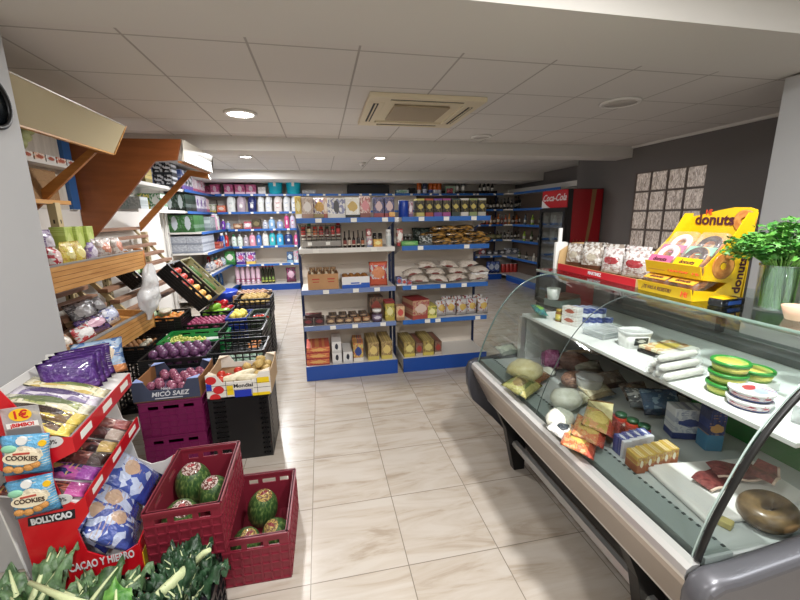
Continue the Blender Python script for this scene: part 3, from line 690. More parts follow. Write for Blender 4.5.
for i, (px, mm, ww, la) in enumerate(((408, LG2, .13, 'first long yellow green box '+T), (417.5, BR2, .09, 'first long brown box with a red spot '+T), (426.5, LG2, .13, 'second long yellow green box '+T), (436, BR2, .09, 'second long brown box with a red spot '+T))):
    put(carton(ww-.012, .36, .165-.02*(i % 2), mm), 'long_biscuit_box', la, 'box', (X(px, 355, 3.8), 3.9, Z+.0005), 0)
# ================================================================ goods on the back wall
YB = 9.13
BT = ['on the base shelf of the back wall', 'on the second lowest back wall shelf', 'on the middle back wall shelf', 'on the third highest back wall shelf', 'on the second highest back wall shelf', 'on the top back wall shelf']
PX = [283, 265, 247, 230, 212, 193]
def px_one(parts_of, name, label, cat, p0, p1, k, group=None, y=YB, full=.94):
    x0, x1 = X(p0, PX[k], y), X(p1, PX[k], y)
    return put(parts_of((x1-x0)*full), name, label, cat, ((x0+x1)/2, y, B_Z[k]+.0005), rnd(-.03, .03), group)
pinkbox = pk('#e0589c', '#f0c8dc', '#f2d4e4', '#c03a80', el=(.2, .3))
# top shelf
px_one(lambda w: carton(w, .16, .17, pk('#a8305e', '#d880a8', None, '#7a1c44')), 'tissue_box', 'dark pink carton in the corner '+BT[5], 'box', 204, 211, 5)
for i, (a, b) in enumerate(((211.5, 220.5), (225, 234.5), (235.5, 246), (246.5, 257))):
    px_one(lambda w: carton(w, .17, .2, pinkbox), 'tissue_box', f'{ORD[i]} bright pink carton '+BT[5], 'box', a, b, 5, 'bright pink cartons')
px_one(lambda w: carton(w, .17, .15, pk('#e6e2e2', '#d2cccc', None, '#f4f2f2')), 'white_box', 'plain white carton beside the teal buckets', 'box', 258.5, 266.5, 5)
TEAL = plain('teal_plastic', '#14b4cf', .35)
for i, (a, b) in enumerate(((267.5, 284), (285.5, 302))):
    x0, x1 = X(a, 193, YB), X(b, 193, YB); r = (x1-x0)/2*.97
    t = thing('bucket', ['left teal bucket '+BT[5], 'right teal bucket '+BT[5]][i], 'bucket', ((x0+x1)/2, YB+.0, B_Z[5]), 0, 'teal buckets')
    MB().lathe([(0, 0), (r*.8, 0), (r*.97, .33), (r, .335), (r, .36), (r*.95, .36), (r*.78, .02), (0, .02)], 28).build('bucket_body', TEAL, t)
    MB().grid(lambda u, v: (math.sin((u-.5)*.34)*r*.925, -math.cos((u-.5)*.34)*r*(.885+.07*v), .16+.11*v), 5, 1).build('paper_label', WHITE, t)
    MB().tube([(r*math.cos(a_), r*1.01*math.sin(a_)*.9, .345-.05*math.sin(a_)) for a_ in [PI*k/14 for k in range(15)]], .006, 6).build('wire_handle', wire, t)
one_ = put(carton(.3, .2, .08, pk('#8f9196', '#6c6e74', None, '#b4b6ba')), 'grey_box', 'low grey carton right of the teal buckets', 'box', (X(309, 193, YB), YB, B_Z[5]))
# second shelf: jugs
jugs = [(227, 236.5, '#e8ece8', '#7fc4a0', '#c8dcd0'), (237, 247, '#b9a8b4', '#d8d0d8', '#e8c8d4'), (248, 257.5, '#252f6b', '#1a2250', '#dfe2ea'), (258, 265, '#eef0ee', '#8ac0a8', '#d0e0c8'), (265.5, 273, '#eceef0', '#5a8ac8', '#c4d4ea'), (274, 283, '#f0e6e2', '#e8e2de', '#d9606a'), (283.5, 291, '#eceff2', '#d8dce0', '#b8cce0'), (291.5, 298, '#e8ecf2', '#3a78c0', '#7aa0d0')]
jn = ['white and mint', 'grey lilac', 'dark navy', 'white and pale green', 'white and blue', 'cream and red', 'plain white', 'white and sky blue']
for i, (a, b, c, cap, lab) in enumerate(jugs):
    px_one(lambda w: jug(w*.93, .13, .37, plain('jug'+c, c, .35), plain('jugcap'+cap, cap, .4), pk(lab, c, '#f6f4f0', c)), 'detergent_jug', jn[i]+' detergent jug '+BT[4], 'jug', a, b, 4, 'detergent jugs')
px_one(lambda w: carton(w, .14, .14, pk('#e85a3a', '#c8321e', '#f6d8c8', '#f0904a')), 'tablet_box', 'orange red carton left of the detergent jugs', 'box', 218, 226.5, 4)
px_one(lambda w: bottle(w*.5, .26, plain('brown_bottle', '#2e1c16', .2), BLACK, pk('#4a2c24', '#c8b8a8')), 'dark_bottle', 'single dark bottle standing behind the orange red carton', 'bottle', 216.5, 219.5, 4, None, 9.28)
for i in range(2): px_one(lambda w: carton(w, .12, .17, pk(['#e8e4d2', '#dce4d0'][i], '#d8c23a', '#f2f0e6', '#a8b88a')), 'soap_box', ['white and yellow carton in the corner '+BT[4], 'pale green carton beside the white and yellow one '+BT[4]][i], 'box', 207.5+i*4.8, 212+i*4.8, 4)
# third shelf
spec3 = [(217, 221.5, .3, '#6a2a9a', '#3a1a6a', 'violet'), (222, 226, .22, '#7a3ab4', '#d8c8e8', 'lilac'), (226.5, 231, .17, '#9ab0d8', '#e8ecf4', 'pale blue')]
for i, (a, b, h, c, l, n) in enumerate(spec3):
    px_one(lambda w: squeeze(w, .08, h, plain('sq'+c, c, .3), WHITE, pk(l, c, '#f0eef4')), 'cleaner_bottle', n+' cleaner bottle '+BT[3], 'bottle', a, b, 3)
px_one(lambda w: carton(w, .14, .12, pk('#b5764a', '#7a4a2a', '#e8c8a0', '#8a5a36')), 'brown_box', 'low brown carton '+BT[3], 'box', 234, 243.5, 3)
px_one(lambda w: carton(w, .14, .16, pk('#e8d2d6', '#c8465a', '#f6eef0', '#d88a9a', top=.2)), 'pink_box', 'pink and white carton '+BT[3], 'box', 245, 252.5, 3)
px_one(lambda w: carton(w, .14, .2, pk('#5a4a2a', '#7a2a3a', '#8a7a4a', '#3a3a1e')), 'dark_box', 'dark olive and red carton '+BT[3], 'box', 253, 262, 3)
for i, (a, b, h, c, l, n) in enumerate(((263, 268.5, .19, '#c8ccd8', '#7a86b4', 'grey'), (269, 276, .25, '#8ab4dc', '#e0ecf6', 'sky blue'), (277, 284, .19, '#98a8d0', '#d8e0f0', 'periwinkle'), (285, 290, .34, '#d44a8a', '#f4d8e6', 'tall pink'), (290.5, 296, .34, '#cfc8e0', '#e85a9a', 'tall lilac'))):
    px_one(lambda w: squeeze(w, .08, h, plain('sq'+c, c, .3), WHITE, pk(l, c, '#f6f4f8')), 'cleaner_bottle', n+' cleaner bottle '+BT[3], 'bottle', a, b, 3)
# fourth shelf
spec4 = [(217.5, 221, .2, '#7a4ab8', '#d8c8f0', 'lilac and white'), (221.5, 225, .27, '#5a2a9a', '#c8b0e8', 'deep purple'), (225.5, 229.5, .3, '#d43a3a', '#8a4ab0', 'red and purple'), (232, 237.5, .26, '#dfeee2', '#3a9a5a', 'white and green'), (238, 243.5, .26, '#e4f0e4', '#3f9c62', 'green labelled'), (244, 249.5, .24, '#b8b0ba', '#6a5a72', 'mauve grey'), (250, 256.5, .3, '#f0a4b8', '#f8e4ea', 'rose pink'), (257, 262.5, .3, '#4a78c0', '#c8d8ee', 'mid blue'), (263, 269.5, .34, '#ecebe4', '#c0ccd8', 'tall white'), (270, 276.5, .34, '#3fc0c8', '#f08ab0', 'turquoise with pink'), (277, 284.5, .32, '#3aa8dc', '#e0f2fa', 'bright blue'), (285, 293.5, .3, '#2a3f78', '#5a78b0', 'navy'), (294.5, 299, .27, '#e0609a', '#f6d8e4', 'magenta')]
for i, (a, b, h, c, l, n) in enumerate(spec4):
    px_one(lambda w: squeeze(w, .09, h, plain('sq'+c, c, .3), WHITE if i % 3 else plain('cap'+l, l, .4), pk(l, c, '#f6f4f8', c)), 'cleaner_bottle', n+' cleaner bottle '+BT[2], 'bottle', a, b, 2)
# fifth shelf
px_one(lambda w: carton(w, .14, .29, pk('#2f9a3a', '#1f7a2c', '#f2f0e8', '#3fae48', top=.2)), 'washing_powder', 'green and yellow washing powder box '+BT[1], 'box', 226, 236.5, 1)
for i, (a, b) in enumerate(((237.5, 246.5), (247, 256.5))): px_one(lambda w: carton(w, .14, .27, pk('#e6e2ee', '#f0c81e' if i else '#5a2a9a', '#e0488a', '#6a3ab0', el=(.3, .18))), 'washing_powder', ['left white and purple washing powder box', 'right white and purple washing powder box'][i]+' '+BT[1], 'box', a, b, 1)
px_one(lambda w: carton(w, .14, .24, pk('#2a5f9a', '#7ab0d8', '#c8dcea', '#1a3f6a')), 'blue_box', 'blue carton at the right end '+BT[1], 'box', 287.5, 294, 1)
px_one(lambda w: carton(w, .14, .28, pk('#a8d8d8', '#e8f0f0', None, '#e06a9a')), 'pale_box', 'pale aqua carton at the right end '+BT[1], 'box', 294.5, 299, 1)
for i, (a, b, c) in enumerate(((207.5, 211, '#d8323a'), (211.5, 214.5, '#e8e4e0'), (215, 219, '#4ac0b8'), (219.5, 224.5, '#8ad08a'))):
    px_one(lambda w: squeeze(w, .08, [.24, .22, .2, .19][i], plain('sq'+c, c, .3), WHITE, pk('#f0eeea', c)), 'cleaner_bottle', ['red', 'white', 'aqua', 'pale green'][i]+' cleaner bottle in the corner '+BT[1], 'bottle', a, b, 1)
# base
for i in range(5): px_one(lambda w: bottle(w*.46, .42, plain('pale_pink_bottle', '#e8c8d8', .25), plain('crimson_cap', '#c8285a', .4), pk('#c84a8a', '#e8e0e8', '#f4f0f4'), .12, .5, .1, (.08, .3)), 'floor_cleaner', f'{ORD[i]} pink floor cleaner bottle '+BT[0], 'bottle', 236+i*5.1, 241+i*5.1, 0, 'pink floor cleaner bottles')
for i in range(4): px_one(lambda w: bottle(w*.5, .4, plain('dark_green_bottle', '#262a1c', .2), plain('red_cap', '#c4242a', .4), pk('#3a3020', '#c8c83a', '#8ab43a'), .14, .45, .1, (.1, .45)), 'dark_cleaner', f'{ORD[i]} dark cleaner bottle with red cap '+BT[0], 'bottle', 262+i*3.4, 265.3+i*3.4, 0, 'dark cleaner bottles with red caps')
px_one(lambda w: pouch(w, .34, .14, foil('#b83a7a', '#7a1c4a', '#e8b8d0', '#3a2a3a'), 3), 'pet_food_bag', 'pink and dark bag '+BT[0], 'bag', 286.5, 297, 0)
for i in range(3): px_one(lambda w: squeeze(w, .1, .34, plain('blue_gel', '#2f5f98', .2), WHITE, pk('#8ab0d0', '#2f5f98')), 'gel_bottle', f'{ORD[i]} blue gel bottle in the corner '+BT[0], 'bottle', 212+i*4, 215.6+i*4, 0, 'blue gel bottles in the corner')
# ---------------------------------------------------------------- left wall goods (front towards +x)
def lw(parts, name, label, cat, y, k, group=None, off=.02, rz=PI/2):
    d = parts[0][1]; dep = max(v.co.y for v in d.vertices)-min(v.co.y for v in d.vertices)
    return put(parts, name, label, cat, (-2.655+XF[k]-off-dep/2, y, B_Z[k]+.0005), rz, group)
DG = pk('#1f5a2c', '#143f1e', '#d8dee8', '#2a7a3a', el=(.24, .4)); DG2 = pk('#16301f', '#0e2016', '#b8c4c8', '#2a4a38', el=(.22, .4))
LT = ['', 'on the second lowest left wall shelf', 'on the middle left wall shelf', 'on the third highest left wall shelf', 'on the second highest left wall shelf', 'on the top left wall shelf']
for i in range(4): put(carton(.17, .3, .3, DG2), 'napkin_box', f'{["near left", "near right", "rear left", "rear right"][i]} dark green carton with a pale oval '+LT[4], 'box', (-2.545+.176*(i % 2), 7.68+.31*(i//2), B_Z[4]+.0005), 0, 'dark green cartons')
for i in range(3): lw(rollpack(.22, .26, .31, foil('#cfc6d8', '#8a7aa8', '#8a5ab0', '#e4e0ea', el=(.2, .2), seed=i, rough=.3)), 'toilet_roll_pack', f'{ORD[i]} lilac toilet roll pack '+LT[4], 'toilet roll pack', 8.28+i*.24, 4, 'lilac toilet roll packs')
lw(rollpack(.2, .22, .28, foil('#e8b8c8', '#d8608a', '#f4e0e8', '#f0d0dc', rough=.3), nx=2), 'toilet_roll_pack', 'pink toilet roll pack nearest the corner '+LT[4], 'toilet roll pack', 8.98, 4)
for i in range(4): lw(rollpack(.2, .26, .27 if i < 2 else .25, foil(['#b8a8b8', '#d8c8d4', '#f0a8c0', '#e87aa4'][i], '#d8608a', '#f4e8ee', '#e8c8d8', rough=.3, seed=i)), 'kitchen_roll_pack', ['greyish', 'lilac grey', 'light pink', 'strong pink'][i]+' kitchen roll pack '+LT[5], 'kitchen roll pack', 8.1+i*.24, 5, 'kitchen roll packs')
tall = ['#2a4a8a', '#1c2430', '#232a36', '#c8b42a']
for i in range(3): lw(carton(.19, .28, .33, pk(['#4a6ab8', '#1b2029', '#20262f'][i], '#7a5ab0', '#d8dce4', '#e8eaf0', el=(.3, .1), s=5)), 'nappy_pack', ['blue nappy pack', 'black pack with white ovals', 'dark grey pack with white ovals'][i]+' '+LT[5], 'box', 7.6+i*.2, 5)
for i in range(4): put(carton(.21, .3, .3, pk('#2f6e2c', '#245f22', '#c4ccd8', '#3a7c36', el=(.24, .42))), 'napkin_box', f'{["near left", "near right", "rear left", "rear right"][i]} bright green carton '+LT[3], 'box', (-2.51+.216*(i % 2), 7.68+.31*(i//2), B_Z[3]+.0005), 0, 'bright green cartons')
for i in range(2): lw(carton(.2, .36, .27, pk('#8e9aa0', '#6c787e', None, '#b8c2c6')), 'grey_box', ['first grey green carton '+LT[3], 'second grey green carton '+LT[3]][i], 'box', 8.29+i*.21, 3)
for i in range(2): lw(jug(.19, .13, .33, plain('jug_p', ['#e8a8c4', '#e8ece6'][i], .3), WHITE, pk(['#f4e0ea', '#a8d0b8'][i], '#e0609a')), 'softener_jug', ['pink softener jug near the corner '+LT[3], 'white softener jug nearest the corner '+LT[3]][i], 'jug', 8.72+i*.2, 3)
GB = pk('#9fa5b2', '#868d9c', None, '#b8bec8', s=11)
for i in range(4):
    for j in range(2):
        put(carton(.26, .4, .15, GB), 'tissue_box', f'{["lower", "upper"][j]} grey printed carton of the {["near left", "near right", "rear left", "rear right"][i]} stack '+LT[2], 'box', (-2.49+.265*(i % 2), 7.74+.41*(i//2), B_Z[2]+.0005+j*.152), 0, 'grey printed cartons')
for i in range(2): lw(carton(.16, .3, .13, pk('#c4462e', '#a83220', '#e8a08a', '#8a2418')), 'red_box', ['first', 'second'][i]+' low red carton '+LT[2], 'box', 8.55+i*.165, 2)
for i in range(4): lw(squeeze(.095, .08, .3, plain('bluebottle', ['#2a4ab0', '#3a6ad0', '#1f3f98', '#5a9ae0'][i], .3), WHITE, pk('#d8e4f6', '#2a4ab0')), 'cleaner_bottle', ['royal blue', 'bright blue', 'dark blue', 'light blue'][i]+' cleaner bottle '+LT[2], 'bottle', 8.63+i*.105, 2, None, .34 if i < 2 else .02)
for i in range(5): lw(pouch(.2, .2, .14, foil(['#b8b0a8', '#c8c4c0', '#d8c0b0', '#c8583a', '#d8dce0'][i], '#8a8078', None, ['#6a7a9a', '#a8b0b8', '#c8583a', '#e8d8c8', '#a8c0d8'][i], seed=i), i), 'cloth_pack', ['grey', 'silver', 'beige', 'orange red', 'pale blue'][i]+' soft pack '+LT[1], 'bag', 7.7+i*.27, 1)
# ---------------------------------------------------------------- bottles on the dark right part of the back wall
def bottles(k, p0, p1, n, h, cols, labs, word, y=YB, neck=.3, rr=.036, caps=None):
    for i in range(n):
        c = cols[i % len(cols)]; l = labs[i % len(labs)]
        x = X(p0+(p1-p0)*(i+.5)/n, PX[k], y)
        put(bottle(rr, h*(1+.1*((i*7) % 3-1)), plain('bt'+c, c, .15), plain('bc', (caps or ['#1a1614'])[i % len(caps or [1])], .35), pk(l, c, None, '#e8e0d0'), neck), 'bottle', f'{ORD[i]} {word}', 'bottle', (x, y, B_Z[k]+.0005), 0, word)
bottles(5, 478, 494, 4, .34, ['#17120f'], ['#d8d8d4'], 'white labelled wine bottle on the top back shelf')
x0 = None
names = ['first orange labelled black bottle on the top back shelf', 'second orange labelled black bottle on the top back shelf', 'third orange labelled black bottle on the top back shelf', 'fourth orange labelled black bottle on the top back shelf']
for i, px in enumerate((419, 430.5, 434.8, 439)): put(bottle(.055, .42, plain('amber', '#b5561c', .2), BLACK, pk(['#d8d4cc', '#3a5fae', '#d8dce4', '#cfd6e6'][i], '#c8c4bc'), .3, .4, .14, (.0, .22)), 'juice_bottle', names[i], 'bottle', (X(px, 193, YB), YB, B_Z[5]), 0, 'orange labelled black bottles')
put(bottle(.055, .42, plain('navy_bottle', '#20264a', .2), BLACK, pk('#c8d2ea', '#8aa0d0'), .3, .4, .14, (.0, .26)), 'juice_bottle', 'navy bottle with white label among the orange labelled bottles', 'bottle', (X(424.7, 193, YB), YB, B_Z[5]))
clear = glass_mat('clear_bottle', (.85, .88, .86), .8, .08)
for i, px in enumerate((457, 463)): put(bottle(.05, .4, clear, plain('pale_cap', '#d0ccc4', .4), pk('#e4e4de', '#a8a8a0'), .34, .36, .14, (.15, .42)), 'clear_bottle', ['left clear spirit bottle on the top back shelf', 'right clear spirit bottle on the top back shelf'][i], 'bottle', (X(px, 193, YB), YB, B_Z[5]))
put(carton(.2, .14, .17, pk('#8fbf9a', '#c8dccc', '#5a9a6a', '#b8d8c0')), 'green_box', 'pale green carton left of the clear spirit bottles', 'box', (X(450, 193, YB), YB, B_Z[5]))
put(pouch(.17, .12, .1, foil('#a82a3a', '#7a1a28', None, '#d86a7a'), 4), 'red_pouch', 'small dark red pouch below the pale green carton', 'bag', (X(449.5, 205, 9.02), 9.02, B_Z[5]))
put(carton(.95, .3, .2, plain('black_carton', '#0e0c0d', .6)), 'black_carton', 'long black carton on the back wall above the first gondola', 'box', (X(368, 193, 9.2), 9.2, B_Z[5]))
put(carton(.16, .2, .13, plain('black_carton', '#0e0c0d', .6)), 'black_carton', 'small black carton beside the orange labelled bottles', 'box', (X(411, 193, 9.16), 9.16, B_Z[5]))
put(carton(.3, .2, .09, pk('#5aa8b8', '#3a7a98', '#8ac8a0', '#e8e8e0')), 'teal_box', 'low teal carton right of the blue post', 'box', (X(402, 193, 9.16), 9.16, B_Z[5]))
bottles(4, 478, 513, 10, .26, ['#1c1614', '#2a1c14', '#3a3020', '#161a16'], ['#8a8070', '#c8c0b0', '#5a4a3a', '#b8b4a4'], 'dark bottle on the second highest bottle shelf')
bottles(4, 514, 522, 3, .33, ['#141816'], ['#2a2622'], 'tall dark bottle in the corner beside the fridge')
bottles(3, 478, 525, 13, .24, ['#b5622a', '#7a3a2a', '#a8462a', '#c88a4a', '#4a2a20'], ['#d8b48a', '#e8dcc8', '#b5482c', '#e0d8c8'], 'orange brown bottle on the third highest bottle shelf', caps=['#d8d0c4', '#2a1a14', '#b5482c'])
bottles(2, 488, 520, 9, .2, ['#3a3430', '#2a2a26', '#4a4038'], ['#d8d4cc', '#c8b8a0', '#8a8680'], 'small bottle on the middle bottle shelf', caps=['#c8c4bc', '#6a2a24'])
for i in range(4): put(carton(.17, .14, .12, pk(['#3a5a34', '#4a6a3a', '#8a7a4a', '#5a4a34'][i], '#2a3a24', '#a8a070', '#6a7a4a')), 'dark_box', ['dark green', 'mid green', 'tan', 'brown'][i]+' low carton on the middle bottle shelf', 'box', (4.02+.18*(i-1), 9.13+.0, B_Z[2]+.0005))
for i in range(8): put(carton(.14, .13, [.17, .12, .1, .12, .16, .15, .12, .15][i], pk(['#a82a34', '#3a3a42', '#54565e', '#4a4c54', '#c8ccd4', '#8a92a0', '#b8b8bc', '#6a6c74'][i], '#8a8c94', '#d8d8dc', '#3a3c44')), 'carton', ['crimson', 'charcoal', 'slate', 'dark grey', 'white', 'steel blue', 'silver', 'mid grey'][i]+' carton on the second lowest bottle shelf', 'box', (X(482+i*6.3, 257, YB), YB, B_Z[1]+.0005))
for i in range(2): put(rollpack(.2, .16, .3, foil('#1f3f8a', '#142a60', '#c8d4ea', '#3a5fb0', seed=i), nx=2), 'bottle_pack', ['left blue shrink wrapped bottle pack on the dark base shelf', 'right blue shrink wrapped bottle pack on the dark base shelf'][i], 'bottle pack', (X(490+i*5.5, 272, YB), YB, B_Z[0]+.0005))
for i in range(6): put(can(.055, .22, plain('red_can', ['#b53a34', '#8e2028'][i > 3], .3), STEEL), 'drink_can', f'{ORD[i]} red can on the dark base shelf', 'can', (X(503+i*3.9, 272, YB), YB, B_Z[0]+.0005), 0, 'red cans on the dark base shelf')
# cluster on the right wall run beside the fridge
for k, n in ((3, 5), (2, 5), (1, 5)):
    for i in range(n):
        c = ['#3a4a2a', '#8aa83a', '#5a6a7a', '#c8c4b8', '#2a2a2e'][(i+k) % 5]
        put(bottle(.035, .24 if k != 1 else .18, plain('rb'+c, c, .2), BLACK, pk('#b8b4a4', c), .3), 'bottle', f'{ORD[i]} bottle beside the fridge on the {["", "second lowest", "middle", "third highest"][k]} corner shelf', 'bottle', (4.47+(.12 if k > 1 else .02)+.06, 7.0+i*.32, B_Z[k]+.0005), 0, f'bottles on the {["", "second lowest", "middle", "third highest"][k]} corner shelf')
# ---------------------------------------------------------------- drinks fridge
fr = thing('drinks_fridge', 'tall black and red drinks fridge with a lettered red header', 'fridge', (3.75, 5.8, 0))
RED = plain('cola_red', '#b0101c', .35); FBLK = plain('fridge_black', '#0d0d0f', .3)
b = MB(); b.box(.02, .62, -.35, -.32, .06, 1.98); b.box(.02, .62, .32, .35, .06, 1.98); b.box(.6, .62, -.32, .32, .06, 1.98); b.box(.02, .6, -.32, .32, .06, .16); b.box(.02, .6, -.32, .32, 1.66, 1.98)
b.build('cabinet', FBLK, fr)
sd = MB().box(.1, .615, -.354, -.3505, .06, 1.97).build('side_panel', plain('dark_cola_red', '#97111b', .35), fr)
gold = plain('faded_gold', '#8d6a45', .45)
MB().prism([(.42, 1.97), (.5, 1.97), (.46, 1.5), (.42, 1.2), (.36, .9), (.36, 1.1), (.4, 1.5)], 'y', -.3565, -.3545).build('printed_stripe', gold, sd)
for i in range(3): MB().tube([(.14+i*.06, -.356, 1.08+.02*i), (.16+i*.06, -.356, 1.2), (.2+i*.06, -.356, 1.16), (.17+i*.06, -.356, 1.08), (.24+i*.06, -.356, 1.1)], .006, 6).build('printed_script', gold, sd)
hd = MB().box(.0, .02, -.345, .345, 1.7, 1.975, .004).build('header', RED, fr)
wv = MB().prism([(.345, 1.70), (.1, 1.70), (.2, 1.74), (.345, 1.83)], 'x', -.002, .0).build('wave', plain('header_white', '#d8d8d6', .4), hd)
text('Coca-Cola', .15, plain('header_white', '#d8d8d6', .4), hd, (-.003, 0, 1.855), (PI/2, 0, -PI/2), shear=.35, fat=.002)
d = MB()
for (y0, y1, z0, z1) in ((-.345, -.3, .1, 1.69), (.3, .345, .1, 1.69), (-.3, .3, .1, .17), (-.3, .3, 1.63, 1.69)): d.box(-.03, .018, y0, y1, z0, z1)
dr = d.build('door', FBLK, fr); MB().box(-.012, -.006, -.3, .3, .17, 1.63).build('glass_pane', glass_mat('fridge_glass', (.8, .84, .86), .8, .03), dr); MB().box(-.05, -.03, -.32, -.3, .8, 1.2).build('handle', BLACK, dr)
MB().box(0, .62, -.34, .34, 0, .06).build('foot_grille', FBLK, fr)
for i in range(5):
    z = .3+i*.27
    s = MB().box(.03, .56, -.31, .31, z, z+.012).build('shelf', plain('grey_rack', '#8a90a0', .4), fr); MB().box(.026, .03, -.3, .3, z-.005, z+.035).build('price_strip', plain('pale_blue_strip', '#8fa4d0', .4), s)
for i, (k, yy, c) in enumerate(((4, -.12, '#aab0b4'), (4, .1, '#c8ccd0'), (3, -.1, '#98a0a4'), (3, .12, '#b8bcc0'), (2, -.15, '#a8acb0'), (2, .08, '#8a9094'), (1, -.1, '#8a4a2a'), (1, .1, '#6a5a4a'), (0, 0, '#a8acb0'))):
    put(bottle(.035, .2, plain('fb'+c, c, .2), plain('pale_cap', '#d0ccc4', .4), pk('#d8dce0', c), .3), 'drink_bottle', f'{ORD[i % 2] if k else "single"} bottle on the {["lowest", "second", "third", "fourth", "topmost"][k]} shelf inside the drinks fridge', 'bottle', (3.75+.1, 5.8+yy, .3+k*.27+.013), 0, 'bottles inside the drinks fridge')

# ---------------------------------------------------------------- goods on the short shelving above the slats
NS = ['lower', 'upper']
def nl(parts, name, label, cat, x, y, k, group=None): return put(parts, name, label, cat, (x, y, (1.7405, 2.1005)[k]), 0, group)
wo = pk('#1b2029', '#2a303a', '#d8dce4', '#c8ccd4', el=(.34, .1), s=5, accw=.3)
for i, (m_, n) in enumerate(((pk('#4a6ab8', '#dfe4ee', '#e8ecf4', '#7a90c8'), 'blue and white pack'), (wo, 'black pack with white ovals'), (wo, 'second black pack with white ovals'))):
    for j in range(2): nl(carton(.13, .22, .18, m_), 'cleaning_pack', n+[' at the bottom of the upper short shelf stack', ' on top of the upper short shelf stack'][j], 'box', -2.56+.14*i, 6.95, 1).location.z += j*.182
for i, (a, b, c, n) in enumerate((('#d8c8d4', '#5a4a9a', '#c8404a', 'white and red pack'), ('#c8a82a', '#8a7a1c', '#e8d86a', 'olive yellow pack'))):
    nl(carton(.12, .24, .3, pk(a, b, c, b)), 'cleaning_pack', n+' on the upper short shelf', 'box', -2.55+.14*i, 6.3, 1)
for i, (a, b, c, n) in enumerate((('#2f7a3a', '#e8d84a', '#d88a9a', 'green washing powder bag'), ('#3a8a44', '#d8e0d8', '#e8ece8', 'green and white carton'), ('#8aa8a0', '#b8c8c4', None, 'grey glass tub'), ('#a8b4b4', '#c8d0d0', None, 'pale grey tub'))):
    nl(carton(.15, .24, .24 if i < 2 else .16, pk(a, b, c, b)), 'cleaning_pack', n+' on the lower short shelf', 'box', -2.53+.155*(i % 2), 6.6-.7*(i//2), 0)
# ================================================================ wooden produce stand along the left wall
OAK = wood('honey_wood', '#b07a3e', '#cf9c5e', 'y', 2.2); OAKX = wood('honey_wood_arm', '#9c5f2a', '#b87838', 'x', 2.); BROWN = wood('brown_laminate', '#7a431f', '#8a4f28', 'x', 1.6, .4)
BEIGE = plain('beige_fascia', '#b3a685', .45); SLOT = plain('beige_slotted_steel', '#c0ae85', .5); SLAT = wood('pinkish_slats', '#8a6650', '#a98268', 'y', 2.5, .6)
GREYT = plain('grey_edge_trim', '#8d8b89', .4); PWHITE = plain('white_backboard', '#dddad4', .6)
def post(parent, x, y, z1=2.3):
    p = MB().box(x-.03, x+.03, y-.03, y+.03, 0, z1, .003); p.mi = 1
    for i in range(int((z1-.55)/.06)): p.box(x+.0295, x+.0308, y-.006, y+.006, .5+i*.06, .53+i*.06); p.box(x-.006, x+.006, y-.0308, y-.0295, .5+i*.06, .53+i*.06)
    p.build('slotted_post', [SLOT, plain('slot_shadow', '#4a3f2c', .7)], parent)
u1 = thing('wooden_produce_stand', 'wooden produce stand with beige canopy beside the grey left column', 'produce stand', (0, 0, 0)); u1.location = (-2.3, 2.4, 0)
def L1(x, y, z): return (x+2.3, y-2.4, z)
m = MB(); m.M = Matrix.Translation((2.3, -2.4, 0))
def M1(): q = MB(); q.M = Matrix.Translation((2.3, -2.4, 0)); return q
M1().box(-2.3, -2.285, 2.4, 3.58, 0, 1.62).build('back_board', PWHITE, u1)
for y, z1 in ((2.45, 1.3), (3.56, 1.74)): post(u1, 2.3-2.03, y-2.4, z1)
# canopy: fascia, slanting arms, inner rail
cn = M1().prism([(-1.575, 2.112), (-1.555, 2.112), (-1.445, 2.31), (-1.465, 2.31)], 'y', 2.36, 3.57).build('canopy_fascia', BEIGE, u1)
M1().box(-1.468, -1.44, 2.36, 3.575, 2.31, 2.317).build('metal_edge', plain('bright_aluminium', '#e6e4e0', .2, metal=.7), cn)
M1().prism([(-1.58, 2.105), (-1.552, 2.105), (-1.438, 2.318), (-1.47, 2.318)], 'y', 3.57, 3.585).build('end_cap', OAK, cn); M1().box(-1.58, -1.553, 2.36, 3.57, 2.1, 2.111).build('lower_edge', OAK, cn)
for y in (2.38, 3.52):
    M1().prism([(-1.575, 2.11), (-1.535, 2.2), (-1.62, 2.2), (-2.15, 1.77), (-2.15, 1.67), (-1.66, 2.11)], 'y', y, y+.03).build('canopy_arm', OAKX, u1)
def shelf_basket(Mf, parent, y0, y1, z0, z1, xf=-1.45, xb=-1.98, tilt=.1):
    h = z1-z0
    s = Mf().prism([(xf, z0), (xf+.022, z0), (xf+.022, z1), (xf, z1)], 'y', y0, y1).build('shelf_front', OAK, parent)
    g = Mf()
    for i in range(1, 5): g.box(xf+.0215, xf+.0225, y0+.02, y1-.02, z0+h*i/5-.0015, z0+h*i/5+.0015)
    g.build('groove', plain('groove_line', '#7a4f22', .7), s)
    Mf().box(xf-.008, xf+.024, y0, y1, z1, z1+.008).build('edge_trim', GREYT, s)
    Mf().prism([(xf, z0+.06), (xb, z0+.06+tilt), (xb, z0+.072+tilt), (xf, z0+.072)], 'y', y0, y1).build('shelf_board', OAK, parent)
    for y in (y0, y1-.014): Mf().prism([(xf, z0), (xf, z1-.01), (xb, z0+tilt+.09), (xb, z0+tilt)], 'y', y, y+.014).build('shelf_side', OAK, parent)
    c = Mf(); c.tube([(xf+.018, y1+.004, z0-.01), (xf+.022, y1+.004, z1), (xf+.0, y1+.004, z1+.012), (xf-.05, y1+.004, z1+.012)], .008, 8); c.build('end_bracket', plain('copper_bracket', '#c48252', .3, metal=.3), s)
shelf_basket(M1, u1, 2.36, 3.5, 1.215, 1.355)
shelf_basket(M1, u1, 2.4, 3.5, .715, .865)
